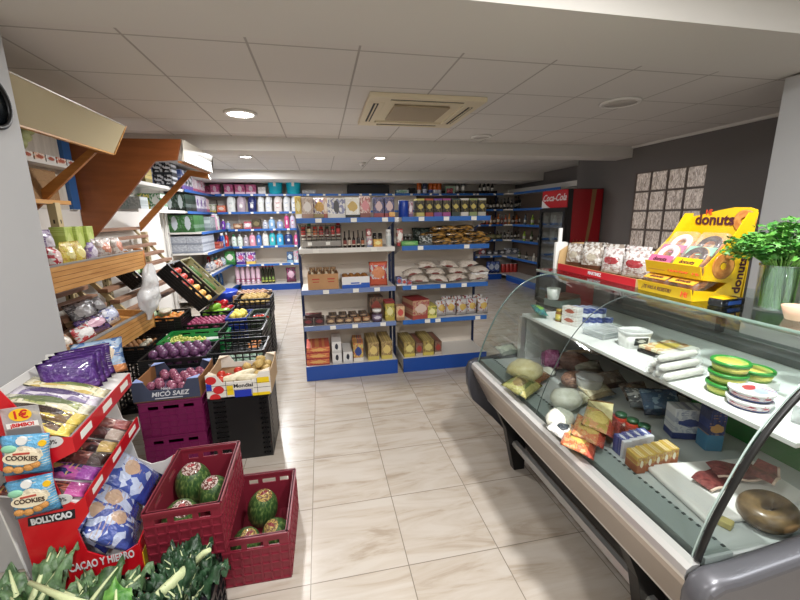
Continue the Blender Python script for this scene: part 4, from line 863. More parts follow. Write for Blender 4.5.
def slats(Mf, parent, y0, y1, n, xa, za, dx, dz):
    for i in range(n): Mf().box(xa+i*dx-.04, xa+i*dx+.04, y0, y1, za-i*dz-.017, za-i*dz+.017, .003).build('slat', SLAT, parent)
    for y in (y0+.02, y1-.06):
        Mf().prism([(xa-.03, za-.014), (xa+.0, za+.0-.014), (xa+(n-1)*dx+.02, za-(n-1)*dz-.03), (xa+(n-1)*dx-.02, za-(n-1)*dz-.05)], 'y', y, y+.025).build('slat_bearer', SLOT, parent)
slats(M1, u1, 2.42, 3.5, 5, -1.96, 1.15, .055, .075)
# second bay
u2 = thing('wooden_produce_stand', 'wooden produce stand with a brown gable and tilted fruit crates', 'produce stand', (-2.3, 3.64, 0))
def M2(): q = MB(); q.M = Matrix.Translation((2.3, -3.64, 0)); return q
M2().box(-2.3, -2.285, 3.64, 6.3, 0, 1.7).build('back_board', PWHITE, u2)
for y, z1 in ((4.46, 1.3), (5.5, 1.45)): post(u2, 2.3-2.2, y-3.64, z1)
M2().prism([(-1.3, 2.372), (-1.78, 2.368), (-2.28, 2.368), (-2.28, 1.4), (-2.2, 1.44), (-2.05, 1.6), (-1.56, 2.16), (-1.36, 2.175)], 'y', 4.38, 4.41).build('gable_panel', BROWN, u2)
cn = M2().prism([(-1.295, 2.17), (-1.325, 2.17), (-1.28, 2.37), (-1.3, 2.37)], 'y', 4.41, 5.48).build('canopy_fascia', plain('pale_fascia', '#d8d3c6', .35), u2)
M2().box(-1.36, -1.325, 4.41, 5.48, 2.155, 2.17).build('lower_edge', OAKX, cn)
M2().prism([(-1.33, 2.09), (-1.36, 2.17), (-1.58, 2.2), (-2.22, 1.56), (-2.22, 1.46), (-1.56, 2.13)], 'y', 5.45, 5.48).build('canopy_arm', OAKX, u2)
slats(M2, u2, 3.66, 5.42, 8, -2.24, 1.5, .078, .098)
# upper left: pale panel, wire shelf with packs, dark baskets seen behind the canopy
hp = thing('wall_panel', 'pale wood effect board behind the near canopy', 'board', (-2.3, 3.6, 1.705)); MB().box(0, .02, 0, .62, 0, .8).build('board', wood('pale_board', '#b8b0a4', '#d2cbc0', 'z', 2), hp)
MB().box(.0, .05, .625, .74, 0, .8).build('blue_frame', plain('blue_board_frame', '#2c5a92', .4), hp)
sh = thing('wall_shelf', 'narrow white wall shelf under the pale board', 'shelf', (-2.279, 3.52, 2.07)); MB().box(0, .14, 0, .68, -.02, 0).build('board', STEEL, sh)
for i in range(5): put(carton(.12, .09, .06, pk(['#d8c8b8', '#e8a87a', '#c8d0d8', '#d86a3a', '#b8c4cc'][i], '#e8e4dc', '#b5583a', '#f0ece4')), 'small_pack', ['beige', 'peach', 'pale blue', 'orange', 'grey blue'][i]+' small pack on the narrow white wall shelf', 'box', (-2.2, 3.6+i*.135, 2.0705), PI/2)
gb = MB()
for i in range(5): gb.ball((0, i*.05, i*.055), .05, .06, .045, 10, 6, .3, i)
tag(gb.build('garlic_string', plain('garlic_green', '#a8ad7c', .6, var=.2), None, (-2.2, 3.56, 2.13)), 'hanging pale green garlic string by the column', 'garlic string')
WICK = speckle('woven_wicker', '#6a4a30', '#a88458', 30, .4, .6, .7, (1, 1, 4))
for i in range(3):
    t = thing('wicker_basket', ['lowest brown wicker basket above the wooden stand', 'middle brown wicker basket above the wooden stand', 'topmost brown wicker basket above the wooden stand'][i], 'basket', (-2.17, 3.53, 1.7605+i*.075), 0, 'brown wicker baskets')
    k = MB(); k.box(-.1, .1, -.2, .2, 0, .012)
    for x0, x1, y0, y1 in ((-.1, -.088, -.2, .2), (.088, .1, -.2, .2), (-.088, .088, -.2, -.188), (-.088, .088, .188, .2)): k.box(x0, x1, y0, y1, .012, .07)
    k.build('woven_body', WICK, t); MB().tube([(-.095, -.195, .071), (.095, -.195, .071), (.095, .195, .071), (-.095, .195, .071)], .008, 6, True).build('rim', WICK, t)
bs = thing('wall_shelf', 'wooden wall ledge carrying the wicker baskets', 'shelf', (-2.284, 3.3, 1.76)); MB().box(0, .27, 0, .46, -.03, -.0005).build('board', OAK, bs)

# ---- goods in the two wooden baskets
def sz(x, z0, xf=-1.45, xb=-1.98, tilt=.1): return z0+.074+tilt*(xf-x)/(xf-xb)
GREEN = pk('#a8bf2a', '#8aa822', '#c8d86a', '#bccf4a', s=4, accw=.3)
for i in range(3): put(carton(.12, .085, .22, GREEN), 'green_carton', f'{ORD[i]} lime green carton on the upper wooden shelf', 'box', (-1.72, 3.04+i*.125, sz(-1.72, 1.215)), PI/2+.15, 'lime green cartons')
put(carton(.11, .075, .18, pk('#9cc06a', '#7aa84a', '#c8d8d8', '#d8e0c8')), 'green_carton', 'pale green and white carton behind the lime green ones', 'box', (-1.84, 3.36, sz(-1.84, 1.215)), PI/2)
up = [('#e8d21e', '#d8b01a', '#f4e88a', 'bright yellow sweet bag', -1.53, 2.72, .16), ('#e6cf1c', '#cfa818', '#f4e480', 'second bright yellow sweet bag', -1.53, 2.84, .16), ('#c8bcd8', '#8a6ab0', '#e8e0f0', 'lilac and white bag', -1.54, 2.98, .14), ('#4a2a5a', '#2a1a3a', '#c8a0c0', 'dark purple bag', -1.66, 2.68, .18), ('#b8a8cc', '#6a4a8a', '#e4dcec', 'pale violet bag', -1.7, 2.84, .2), ('#c8283a', '#e8e4e0', '#f0d0d0', 'red and white bag', -1.53, 2.6, .14), ('#2c2440', '#5a4a7a', None, 'dark navy bag', -1.8, 2.95, .18)]
for i, (a, b, c, n, x, y, h) in enumerate(up): put(pouch(.125, h, .075, foil(a, b, c, b, seed=i), i+50), 'sweet_bag', n+' on the upper wooden shelf', 'bag', (x, y, sz(x, 1.215)+.012), (rnd(-.15, .05), 0, PI/2+rnd(-.25, .25)))
for i in range(4): put(pouch(.13, .15, .075, foil('#ddd6cf', '#c8b8ac', '#d88a6a', '#b8a8a0', seed=i, accw=.4), i+60), 'snack_bag', f'{ORD[i]} white and salmon printed bag at the far end of the upper shelf', 'bag', (-1.52-(i % 2)*.085, 3.13+i*.09, sz(-1.56, 1.215)+.012), (-.1, 0, PI/2+rnd(-.2, .2)), 'white and salmon printed bags')
wb = put(carton(.3, .04, .1, OAK), 'wooden_divider', 'small wooden divider behind the sweet bags', 'divider', (-1.9, 2.7, sz(-1.9, 1.215)), PI/2)
lo = [('#4a2a20', '#2a1812', '#8a4a30', 'brown chocolate bag', -1.72, 2.62, .2, .3), ('#5a3022', '#3a1c14', '#a8583a', 'second brown chocolate bag', -1.74, 2.86, .19, .22), ('#8a8688', '#5a5658', '#c8c6c8', 'silver grey bag', -1.68, 3.1, .19, .26), ('#6a666a', '#3a3638', '#b0aeb2', 'dark silver bag', -1.7, 3.33, .17, .22), ('#1f1838', '#4a3a8a', '#d8a0b8', 'navy bag with pink picture', -1.56, 2.95, .13, .3), ('#6a7ac0', '#e8eaf4', '#c8d0ee', 'blue and white bag', -1.58, 3.2, .13, .24), ('#a8b03a', '#d8c83a', '#e8e0a0', 'yellow green bag', -1.62, 2.56, .13, .16), ('#d87a4a', '#e8c08a', '#f4e8d8', 'orange bag', -1.53, 2.56, .12, .14), ('#dcd8d6', '#c8323a', '#f0eeec', 'white bag with a red corner', -1.52, 2.76, .12, .2)]
for i, (a, b, c, n, x, y, h, w_) in enumerate(lo): put(pouch(w_, h, .08, foil(a, b, c, b, seed=i+9), i+70), 'sweet_bag', n+' on the lower wooden shelf', 'bag', (x, y, sz(x, .715)+.02), (rnd(-.5, -.3), 0, PI/2+rnd(-.15, .15)))
# hanging roll of produce bags
pb = MB(); 
def bagf(u, v):
    a = 2*PI*u; z = -.44*v
    r = (.025+.05*math.sin(PI*min(1, v*1.15))**.8+.035*max(0, math.sin(PI*(v-.45)/.5)) if v > .45 else .025+.05*math.sin(PI*min(1, v*1.15))**.8)
    k = 1+.35*noise.noise(Vector((math.cos(a)*1.5, math.sin(a)*1.5, v*5)))
    return (r*k*math.cos(a)*.7-.02*v, r*k*math.sin(a)*1.25-.1*v, z)
pb.grid(bagf, 28, 26)
tag(pb.build('plastic_bag', film_mat('milky_bag_film', (.92, .93, .95), .62), None, (-1.385, 3.47, 1.25)), 'translucent white plastic bag hanging from the upper wooden shelf', 'plastic bag')
# ================================================================ crates
def crate(name, label, w, d, h, mat, loc, rz=0, style='grid', rot=None, cat='crate', insert=None, group=None):
    t = thing(name, label, cat, loc, rot if rot is not None else rz, group)
    th = .008
    MB().box(-w/2, w/2, -d/2, d/2, 0, .012).build('base', mat, t)
    def wall(L, ori):
        m = MB()
        def bx(a0, a1, z0, z1, o0=0, o1=th):
            if ori[0] == 'y':
                s = ori[1]; y = s*d/2
                m.box(a0, a1, min(y-s*o0, y-s*o1), max(y-s*o0, y-s*o1), z0, z1)
            else:
                s = ori[1]; x = s*w/2
                m.box(min(x-s*o0, x-s*o1), max(x-s*o0, x-s*o1), a0, a1, z0, z1)
        e = L/2 if ori[0] == 'y' else L/2-th
        if style == 'solid':                       # ribbed wall with hand slots under the rim
            hz0, hz1 = h*.76, h*.86
            bx(-e, e, .012, h*.42, .002); bx(-e, e, h*.42, hz0, .002); bx(-e, e, hz1, h, .002)
            sl = [(-.36, -.2), (-.12, .12), (.2, .36)] if ori[0] == 'y' else [(-.3, -.1), (.1, .3)]
            xs = [-.5]+[q for p in sl for q in p]+[.5]
            for i in range(0, len(xs), 2): bx(xs[i]*2*e, xs[i+1]*2*e, hz0, hz1, .002)
            n = 7 if ori[0] == 'y' else 10
            for i in range(n+1):
                c = -e+2*e*i/n; bx(max(-e, c-.004), min(e, c+.004), .004, h*.74, -.003, .002)
            for zz in (.004, h*.2, h*.38, h*.56, h*.72): bx(-e, e, zz, zz+.006, -.003, .002)
            bx(-e, e, h-.012, h, -.005, .012)
        elif style == 'perf':                      # solid wall with columns of small holes at the sides
            for x0, x1 in ((-.5, -.42), (-.22, .34), (.46, .5)): bx(x0*2*e, x1*2*e, .012, h)
            for x0, x1, n in ((-.42, -.22, 5), (.34, .46, 3)):
                k = 12
                for j in range(k+1): bx(x0*2*e, x1*2*e, .012+(h-.012)*j/(k+.0)-(.011 if j else 0), min(h, .012+(h-.012)*j/k+.011))
                for i in range(1, n): c = (x0+(x1-x0)*i/n)*2*e; bx(c-.003, c+.003, .012, h)
            for s0 in (-1, 1):
                pass
            bx(-e, e, h-.014, h, -.004, th)
        else:                                      # open lattice
            n = max(4, int(L/.05)); k = max(2, int(h/.045))
            for i in range(n+1): c = -e+2*e*i/n; bx(max(-e, c-.0045), min(e, c+.0045), .012, h)
            for j in range(k): z = .012+(h-.012)*j/k; bx(-e, e, z, z+.01 if j else z+.03)
            bx(-e, e, h-.02, h, -.004, th)
        return m
    for o, L in ((('y', -1), w), (('y', 1), w), (('x', -1), d), (('x', 1), d)): wall(L, o).build('side_wall', mat, t)
    if insert: MB().box(-w/2+.012, w/2-.012, -d/2+.012, d/2-.012, .013, insert).build('paper_insert', plain('kraft_insert3', '#8f6f4c', .8) if 'tilted' in label else plain('grey_pulp', '#4a4550', .8), t)
    return t
CRED = plain('dark_red_crate', '#7b2232', .42, var=.1, bscale=6); CBLK = plain('black_crate', '#121214', .4); CPUR = plain('magenta_crate', '#6d1048', .4); CGRN = plain('green_crate', '#1f8a45', .4); CBLU = plain('blue_crate', '#1f3fae', .4); CDG = plain('dark_green_bin', '#3a4a38', .45)
crate('fruit_crate', 'dark red crate of melons standing on the floor tiles', .285, .445, .245, CRED, (-.355, 1.735, 0), -.015, 'solid', group='dark red melon crates')
crate('fruit_crate', 'dark red crate of melons raised on a black crate', .28, .44, .235, CRED, (-.597, 1.655, .262), .02, 'solid', group='dark red melon crates')
crate('support_crate', 'black crate carrying the raised dark red melon crate', .232, .42, .26, CBLK, (-.612, 1.66, 0), .0, 'grid')
# melons
def melon_mat():
    m, nt, b = nodes('toad_skin_melon')
    tc = nt.nodes.new('ShaderNodeTexCoord'); mp = nt.nodes.new('ShaderNodeMapping'); mp.inputs['Scale'].default_value = (1, 1, .22)
    n = nt.nodes.new('ShaderNodeTexNoise'); n.inputs['Scale'].default_value = 110; n.inputs['Detail'].default_value = 4
    nt.links.new(tc.outputs['Object'], mp.inputs[0]); nt.links.new(mp.outputs[0], n.inputs['Vector'])
    r = nt.nodes.new('ShaderNodeValToRGB'); r.color_ramp.elements[0].position = .42; r.color_ramp.elements[1].position = .68
    r.color_ramp.elements[0].color = (*C('#2c4a26'), 1); r.color_ramp.elements[1].color = (*C('#74874e'), 1); e = r.color_ramp.elements.new(.54); e.color = (*C('#46602f'), 1)
    nt.links.new(n.outputs['Fac'], r.inputs[0]); nt.links.new(r.outputs[0], b.inputs['Base Color']); b.inputs['Roughness'].default_value = .42
    bp = nt.nodes.new('ShaderNodeBump'); bp.inputs['Strength'].default_value = .4; bp.inputs['Distance'].default_value = .004; nt.links.new(n.outputs['Fac'], bp.inputs['Height']); nt.links.new(bp.outputs[0], b.inputs['Normal'])
    return m
MEL = melon_mat(); STK = [foil('#d9c4b8', None, '#a8323a', '#6f3d34', s=14, ax='xy', el=(.2, .14), accw=.5), foil('#c8a83a', None, '#8a2a2a', '#7a5a3a', s=14, ax='xy', el=(.3, .12), accw=.5)]
def melon(label, x, y, z, tilt, az, k, R=.07, Lz=.1):
    t = thing('melon', label, 'melon', (x, y, z), (tilt, 0, az), 'green melons')
    MB().ball((0, 0, 0), R, R, Lz, 24, 16).build('rind', MEL, t)
    # sticker cap wrapped on the upper end
    MB().grid(lambda u, v: ((R*1.012)*math.sin(.02+v*.52)*math.cos(2*PI*u), (R*1.012)*math.sin(.02+v*.52)*math.sin(2*PI*u), Lz*1.008*math.cos(.02+v*.52)), 20, 5).build('foil_sticker', STK[k], t)
melon('melon at the back of the raised red crate', -.655, 1.755, .262+.113, .22, .3, 0, .077, .112)
melon('melon at the right of the raised red crate', -.535, 1.665, .262+.104, .3, -.5, 0, .07, .1)
melon('melon at the front of the raised red crate', -.645, 1.545, .262+.1, .5, .6, 0, .072, .1)
melon('melon at the back of the red crate on the floor', -.375, 1.83, .125, .3, .7, 1, .075, .112)
melon('melon at the right of the red crate on the floor', -.285, 1.66, .106, .45, -.6, 1, .066, .096)
melon('melon at the left of the red crate on the floor', -.425, 1.63, .106, .5, .7, 1, .066, .096)
# row along the aisle
for i in range(2): crate('fruit_crate', ['lower', 'upper'][i]+' magenta crate under the dark blue plum box', .37, .4, .238, CPUR, (-1.0, 2.69, i*.24), .02, 'solid', group='magenta crates')
crate('tall_crate', 'tall black perforated crate under the painted vegetable box', .375, .4, .452, CBLK, (-.59, 2.69, 0), 0, 'perf')
def carton_box(name, label, w, d, h, loc, outer, inner, rz=0, dip=.5, cat='box'):
    """fruit box of cardboard with raised corners"""
    t = thing(name, label, cat, loc, rz); th = .006
    MB().box(-w/2, w/2, -d/2, d/2, 0, .008).build('base', inner, t)
    for s in (-1, 1):
        y = s*d/2
        poly = [(-w/2, .0), (w/2, .0), (w/2, h), (w/2*.66, h*.98), (w/2*.5, h*(1-dip*.45)), (-w/2*.5, h*(1-dip*.45)), (-w/2*.66, h*.98), (-w/2, h)]
        MB().prism(poly, 'y', min(y, y-s*th), max(y, y-s*th)).build('long_wall', [outer], t)
        x = s*w/2
        MB().prism([(-d/2+th, .0), (d/2-th, .0), (d/2-th, h), (d/2*.5, h*.9), (-d/2*.5, h*.9), (-d/2+th, h)], 'x', min(x-s*.0005, x-s*th), max(x-s*.0005, x-s*th)).build('end_wall', [inner if outer != inner else outer], t)
        for q in (-1, 1):
            MB().prism([(s*(w/2-th), q*(d/2-th)), (s*(w/2-.07), q*(d/2-th)), (s*(w/2-th), q*(d/2-.07))], 'z', h-.004, h).build('corner_flap', plain('flap_'+outer.name, '#8fa4d8' if 'navy' in outer.name else '#d8c8b0', .6), t)
    return t
NAVYCARD = plain('navy_card', '#3a4157', .6); BROWNCARD = plain('brown_card_inside', '#9a6a40', .75, var=.1, bscale=10)
t = carton_box('fruit_box', 'dark blue cardboard box of plums with white lettering', .385, .36, .135, (-1.008, 2.665, .481), NAVYCARD, BROWNCARD, .01, 1.0)
lt = plain('white_ink', '#d5d6da', .6)
text('MICÓ SAEZ', .042, lt, t, (.02, -.1805, .046), (PI/2, 0, 0), shear=.2, fat=.0008); text('Hnos.', .026, lt, t, (0, -.1805, .083), (PI/2, 0, 0), shear=.2)
MB().box(-.07, .09, -.1812, -.1803, .017, .022).build('printed_line', lt, t)
# painted vegetable box
MW = plain('white_print_card', '#dcd8d0', .6)
t = carton_box('vegetable_box', 'white vegetable box printed with red, yellow and blue blocks', .395, .38, .165, (-.578, 2.68, .455), MW, plain('beige_card_inside', '#c2a684', .75), 0, .75)
inkY, inkB, inkR, inkK = plain('yellow_ink', '#e8c81a', .55), plain('blue_ink', '#1f35a8', .55), plain('red_ink2', '#c8262a', .55), plain('black_ink', '#15131a', .6)
def blk(x0, x1, z0, z1, m): MB().box(x0, x1, -.1912, -.1902, z0, z1).build('printed_block', m, t)
blk(-.075, -.035, .02, .085, inkY); blk(-.03, .075, .0, .05, inkB); blk(.115, .19, .085, .125, inkY); blk(.08, .19, .0, .02, inkY); blk(-.1965, -.165, .06, .11, inkB)
for z in (.054, .088): blk(-.196, .196, z, z+.0025, inkK)
for x in (-.08, -.032, .078, .112): blk(x, x+.0025, 0, .12, inkK)
for c, z in ((-.125, .062), (-.165, .13), (-.15, .01)):
    MB().prism([(c+.033*math.cos(a*PI/12), max(.0005, z+.027*math.sin(a*PI/12))) for a in range(24)], 'y', -.192, -.1915).build('printed_tomato', inkR, t)
p = MB().box(-.036, .092, -.1935, -.1925, .056, .108).build('printed_panel', MW, t)
text('Mondial', .036, inkK, t, (.028, -.194, .08), (PI/2, 0, 0), fat=.001, sx=1.05)
# produce
def ball_fruit(name, label, cat, mat, r, loc, group, sq=1., amp=.06, seed=0, rot=None):
    key = ('fruit', name, mat.name, r, sq, seed % 4)
    if key not in _kc:
        _kc[key] = MB().ball((0, 0, 0), r, r, r*sq, 12, 8, amp, seed % 4).mesh(mat)
    return tag(ob(name, _kc[key], None, loc, rot or (rnd(-.4, .4), rnd(-.4, .4), rnd(0, 6))), label, cat, group)
def heap(name, label, cat, mat, r, cx, cy, z, w, d, layers=1, sq=1., amp=.06, drop=None, fill=1.):
    """one layer of fruit in a hexagonal grid, a second lying in its hollows"""
    for L in range(layers):
        st = r*2.04; ww, dd = w-2*r-L*st, d-2*r-L*st*.87
        nx, ny = int(ww/st)+1, int(dd/(st*.87))+1
        for j in range(ny):
            for i in range(nx):
                if random.random() > fill: continue
                x = -ww/2+(ww-(nx-1)*st)/2+i*st+(st*.25 if j % 2 else -st*.25); y = -dd/2+(dd-(ny-1)*st*.87)/2+j*st*.87
                if abs(x) > w/2-r*.9: continue
                ball_fruit(name, label, cat, mat, r*rnd(.94, 1.0), (cx+x+rnd(-.14, .14)*r, cy+y+rnd(-.14, .14)*r, z+r*sq+L*r*1.55), label, sq, amp, i*3+j)
PLUM = speckle('plum_skin', '#3a1f3c', '#8a5a86', 6, .3, .75, .38); PLUM2 = speckle('red_plum_skin', '#5a2038', '#b8708a', 6, .3, .7, .35)
heap('plum', 'reddish plum in the dark blue cardboard box', 'plum', PLUM2, .029, -1.0, 2.665, .489+.029, .36, .34, fill=.8)
MB().box(-.18, .18, -.168, .168, .008, .033).build('paper_insert', plain('purple_pulp', '#5a4a68', .8), [o for o in D.objects if o.get('label', '').startswith('dark blue cardboard')][0])
PEPR = plain('red_pepper_skin', '#c0301c', .25, coat=.3); POT = speckle('potato_skin', '#a07f42', '#d8bc78', 7, .3, .7, .6)
# vegetables in the painted box
MB().box(-.185, .185, -.178, .178, .008, .075).build('paper_insert', plain('kraft_insert2', '#8a6440', .8), t)
zb = .455+.076
for i, (x, y, r) in enumerate(((-.7, 2.56, .03), (-.665, 2.6, .03), (-.62, 2.7, .03), (-.72, 2.65, .03))): ball_fruit('tomato', 'red tomato in the painted vegetable box', 'tomato', PEPR, r, (x, y, zb+.028), 'red tomatoes in the painted box', .85, .05, i)
LEEK = speckle('pale_root', '#cfc3a0', '#efe6cd', 5, .3, .7, .5)
for i, (x, y, l, a) in enumerate(((-.63, 2.565, .16, .2), (-.53, 2.55, .17, -.1), (-.57, 2.63, .18, .5))):
    tag(MB().lathe([(0, -l/2), (.012, -l/2+.005), (.022, -l/4), (.027, 0), (.024, l/3), (.008, l/2), (0, l/2)], 12).build('white_radish', LEEK, None, (x, y, zb+.028), (0, PI/2, a)), 'pale white radish lying in the painted vegetable box', 'radish', 'white radishes in the painted box')
for i, (x, y, r) in enumerate(((-.47, 2.6, .034), (-.43, 2.68, .034), (-.5, 2.7, .034), (-.43, 2.78, .034), (-.505, 2.79, .034), (-.44, 2.58, .03), (-.57, 2.76, .032), (-.47, 2.655, .034), (-.47, 2.745, .034))): ball_fruit('potato', 'yellow potato in the painted vegetable box', 'potato', POT, r, (x, y, zb+.03+(.05 if i > 6 else 0)), 'yellow potatoes in the painted box', .85, .2, i)
# crates behind
def sup(x, y, w, d, h, n, rz=0): crate('support_crate', n, w, d, h, CBLK, (x, y, 0), rz, 'grid')
crate('fruit_crate', 'black crate of dark purple plums behind the dark blue box', .46, .36, .2, CBLK, (-1.1, 3.08, .415), 0, 'solid', insert=.125)
sup(-1.1, 3.08, .44, .34, .41, 'tall black crate under the dark purple plums')
heap('plum', 'dark purple plum in the black crate', 'plum', PLUM, .034, -1.1, 3.08, .415+.126, .44, .34, 2)
crate('open_crate', 'empty looking black lattice crate behind the painted box', .4, .36, .22, CBLK, (-.675, 3.09, .405), 0, 'grid')
sup(-.675, 3.09, .38, .34, .4, 'black crate under the first lattice crate')
COUR = speckle('frosted_green', '#4a6a50', '#a8c0b0', 9, .35, .65, .5)
heap('brussels_sprout', 'frosted green sprout in the first black lattice crate', 'sprout', COUR, .03, -.675, 3.1, .42, .37, .32, 2)
crate('grape_crate', 'green crate of white grapes', .5, .36, .16, CGRN, (-1.12, 3.52, .445), .02, 'solid')
sup(-1.12, 3.52, .48, .34, .44, 'black crate under the green grape crate')
GRAPE = plain('white_grape', '#bcc468', .25, var=.2, coat=.3)
gm = MB()
for i in range(170):
    a, q = rnd(0, 2*PI), math.sqrt(random.random()); x, y = .15*q*math.cos(a), .14*q*math.sin(a)
    gm.ball((x, y, .012+rnd(0, .05)*(1-q*.6)+.02), .0125, None, .014, 8, 6)
def grape_bunch(seed):
    R = random.Random(seed); q = MB()
    for i in range(95):
        a = R.uniform(0, 6.28); r = math.sqrt(R.random())*.085; q.ball((r*math.cos(a)*.8, r*math.sin(a)*1.2, .012+R.uniform(0, .05)*(1-r*9)), .012, None, .0135, 8, 6)
    return q.mesh(GRAPE)
gm.b.free()
MB().box(-.235, .235, -.165, .165, .012, .075).build('paper_insert', plain('pale_pulp', '#c8ccc4', .8), [o for o in D.objects if o.get('label') == 'green crate of white grapes'][0])
gms = [grape_bunch(i) for i in range(3)]
for i, (x, y) in enumerate(((-1.29, 3.42), (-1.18, 3.41), (-1.07, 3.42), (-1.25, 3.56), (-1.14, 3.55), (-1.3, 3.63))): tag(ob('grape_bunch', gms[i % 3], None, (x, y, .445+.076), (0, 0, i*.7)), 'bunch of white grapes in the green crate', 'grapes', 'white grape bunches')
tag(MB().box(-.11, .11, -.15, .15, 0, .012, .003).build('polystyrene_lid', plain('polystyrene', '#c9cfcc', .7), None, (-.985, 3.53, .445+.077), (0, 0, .02)), 'flat white foam sheet covering the right of the grape crate', 'foam sheet')
crate('open_crate', 'second black lattice crate holding orange vegetables', .36, .36, .24, CBLK, (-.73, 3.58, .405), 0, 'grid')
sup(-.73, 3.58, .35, .34, .4, 'black crate under the second lattice crate')
CAR = plain('carrot_orange', '#d98a4a', .5, var=.15)
for i in range(9): tag(MB().lathe([(0, -.08), (.006, -.078), (.016, .05), (.017, .075), (0, .08)], 10).build('carrot', CAR, None, (-.64+(i % 3)*.034-.05, 3.5+(i//3)*.06, .425+.017+(i//3)*.012), (PI/2, 0, rnd(-.2, .2))), 'carrot in the second black lattice crate', 'carrot', 'carrots in the lattice crate')
# radishes / red onions
RON = speckle('red_onion_skin', '#6a1c40', '#b8557a', 5, .3, .7, .35)
crate('fruit_crate', 'black crate of red onions behind the white grapes', .4, .36, .15, CBLK, (-1.14, 3.98, .475), 0, 'solid', insert=.085)
sup(-1.14, 3.98, .38, .34, .47, 'black crate under the red onions')
heap('red_onion', 'red onion in the black crate behind the grapes', 'red onion', RON, .021, -1.14, 3.98, .475+.086, .37, .33, 2)
LEM = plain('lemon_skin', '#e8d66a', .4, var=.12)
crate('lemon_crate', 'blue crate of lemons in the right row', .2, .36, .2, CBLU, (-.865, 4.08, .44), 0, 'solid', insert=.13)
sup(-.865, 4.08, .18, .34, .435, 'black crate under the blue lemon crate')
heap('lemon', 'lemon in the blue crate', 'lemon', LEM, .029, -.865, 4.08, .44+.131, .18, .33, 2)
crate('vegetable_bin', 'dark olive crate with red chillies right of the lemons', .17, .36, .2, CDG, (-.675, 4.08, .44), 0, 'solid', insert=.15)
sup(-.675, 4.08, .16, .34, .435, 'black crate under the dark olive crate')
for i in range(5): tag(MB().tube([(0, -.05, .0), (.01, 0, .012), (.0, .05, .0)], [.006, .014, .004], 8).build('chilli', PEPR, None, (-.72+i*.026, 4.02+.02*(i % 2), .44+.165), (0, 0, .3*i)), 'red chilli pepper in the dark olive crate', 'chilli', 'red chillies')
crate('potato_crate', 'black crate of potatoes at the far end of the right row', .38, .36, .22, CBLK, (-.79, 4.62, .5), 0, 'grid', insert=.14)
sup(-.79, 4.62, .36, .34, .495, 'black crate under the potatoes')
heap('potato', 'potato in the far black crate', 'potato', POT, .03, -.79, 4.62, .5+.141, .35, .33, 2, .85, .2)
t = carton_box('potato_box', 'brown cardboard box of onions at the far end of the aisle', .42, .34, .14, (-.88, 5.05, .54), KRAFT, KRAFT_D, 0, .3)
sup(-.88, 5.05, .4, .32, .535, 'black crate under the box of onions')
MB().box(-.2, .2, -.16, .16, .008, .07).build('paper_insert', plain('kraft_insert2', '#8a6440', .8), t)
ONI = speckle('brown_onion_skin', '#9a6a48', '#cfa888', 5, .3, .7, .4)
heap('onion', 'brown onion in the far cardboard box', 'onion', ONI, .029, -.88, 5.05, .54+.071, .4, .32, 2, .9)
# left part: tilted crates on the slatted rack
TILT = .86
def tilted(fn_w, fn_d, x, y, z): pass
def tcrate(label, y, w, mat, cx, cz, items, style='solid', l=.52, h=.15):
    """a crate leaning towards the aisle: long side down the slope"""
    o = crate('fruit_crate', label, l, w, h, mat, (cx, y, cz), 0, style, rot=(0, TILT, 0), insert=.06)
    Mx = Matrix.Translation((cx, y, cz)) @ Euler((0, TILT, 0)).to_matrix().to_4x4()
    return lambda p: Mx @ Vector(p)
q = tcrate('small tilted black crate of broccoli on the slatted rack', 4.0, .26, CBLK, -1.83, 1.1, None, l=.34)
BRO = speckle('broccoli_green', '#2f5f30', '#6a9a50', 22, .35, .65, .75); CAB = speckle('pale_cabbage', '#9fc08a', '#dfead0', 5, .35, .65, .5); APR = speckle('apple_red_yellow', '#d8a04a', '#d8583a', 3, .4, .7, .35); APY = speckle('apple_yellow', '#e8c46a', '#e08a4a', 3, .4, .7, .35)
def veg(name, label, cat, mat, r, q, pts, group, sq=.9, amp=.12):
    for i, p in enumerate(pts): ball_fruit(name, label, cat, mat, r, q((p[0], p[1], .061+r*sq*1.0)), group, sq, amp, i)
crate('fruit_crate', 'flat black crate of peaches and cabbages below the hanging bag', .42, .36, .13, CBLK, (-1.53, 3.93, .59), .05, 'solid', insert=.06)
crate('support_crate', 'black crate under the peaches and cabbages', .4, .34, .585, CBLK, (-1.53, 3.93, 0), .05, 'grid')
fl = lambda p: Vector((-1.53+p[0], 3.93+p[1], .59+p[2]))
veg('cabbage', 'pale cabbage in the flat black crate', 'cabbage', CAB, .062, fl, [(-.13, -.08), (-.13, .07), (.0, .08)], 'pale cabbages')
veg('peach', 'orange peach in the flat black crate', 'peach', APR, .034, fl, [(-.02+.072*j, -.12+.072*i) for j in range(3) for i in range(2)]+[(.07+.072*j, .03+.072*i) for j in range(2) for i in range(2)], 'orange peaches')
tag(MB().ball((0, 0, 0), .05, .09, .025, 14, 8, .1, 2).build('cauliflower', plain('cauliflower_white', '#d8d4c4', .7, bump=.6), None, fl((.04, -.0, .16))), 'white cauliflower lying on the peaches', 'cauliflower')
veg('broccoli', 'dark green broccoli head in the tilted black crate', 'broccoli', BRO, .065, q, [(-.09, .04), (.03, .05)], 'broccoli heads', .8, .3)
veg('romanesco', 'pale green romanesco in the small tilted black crate', 'romanesco', CAB, .055, q, [(-.08, -.07), (.05, -.065)], 'romanesco heads', .9, .3)
q = tcrate('tilted black crate of red and yellow apples', 4.26, .34, CBLK, -1.42, .885, None)
veg('apple', 'yellow and red apple in the tilted black crate', 'apple', APY, .037, q, [(.06+.08*j, -.11+.08*i) for i in range(3) for j in range(3)], 'yellow and red apples')
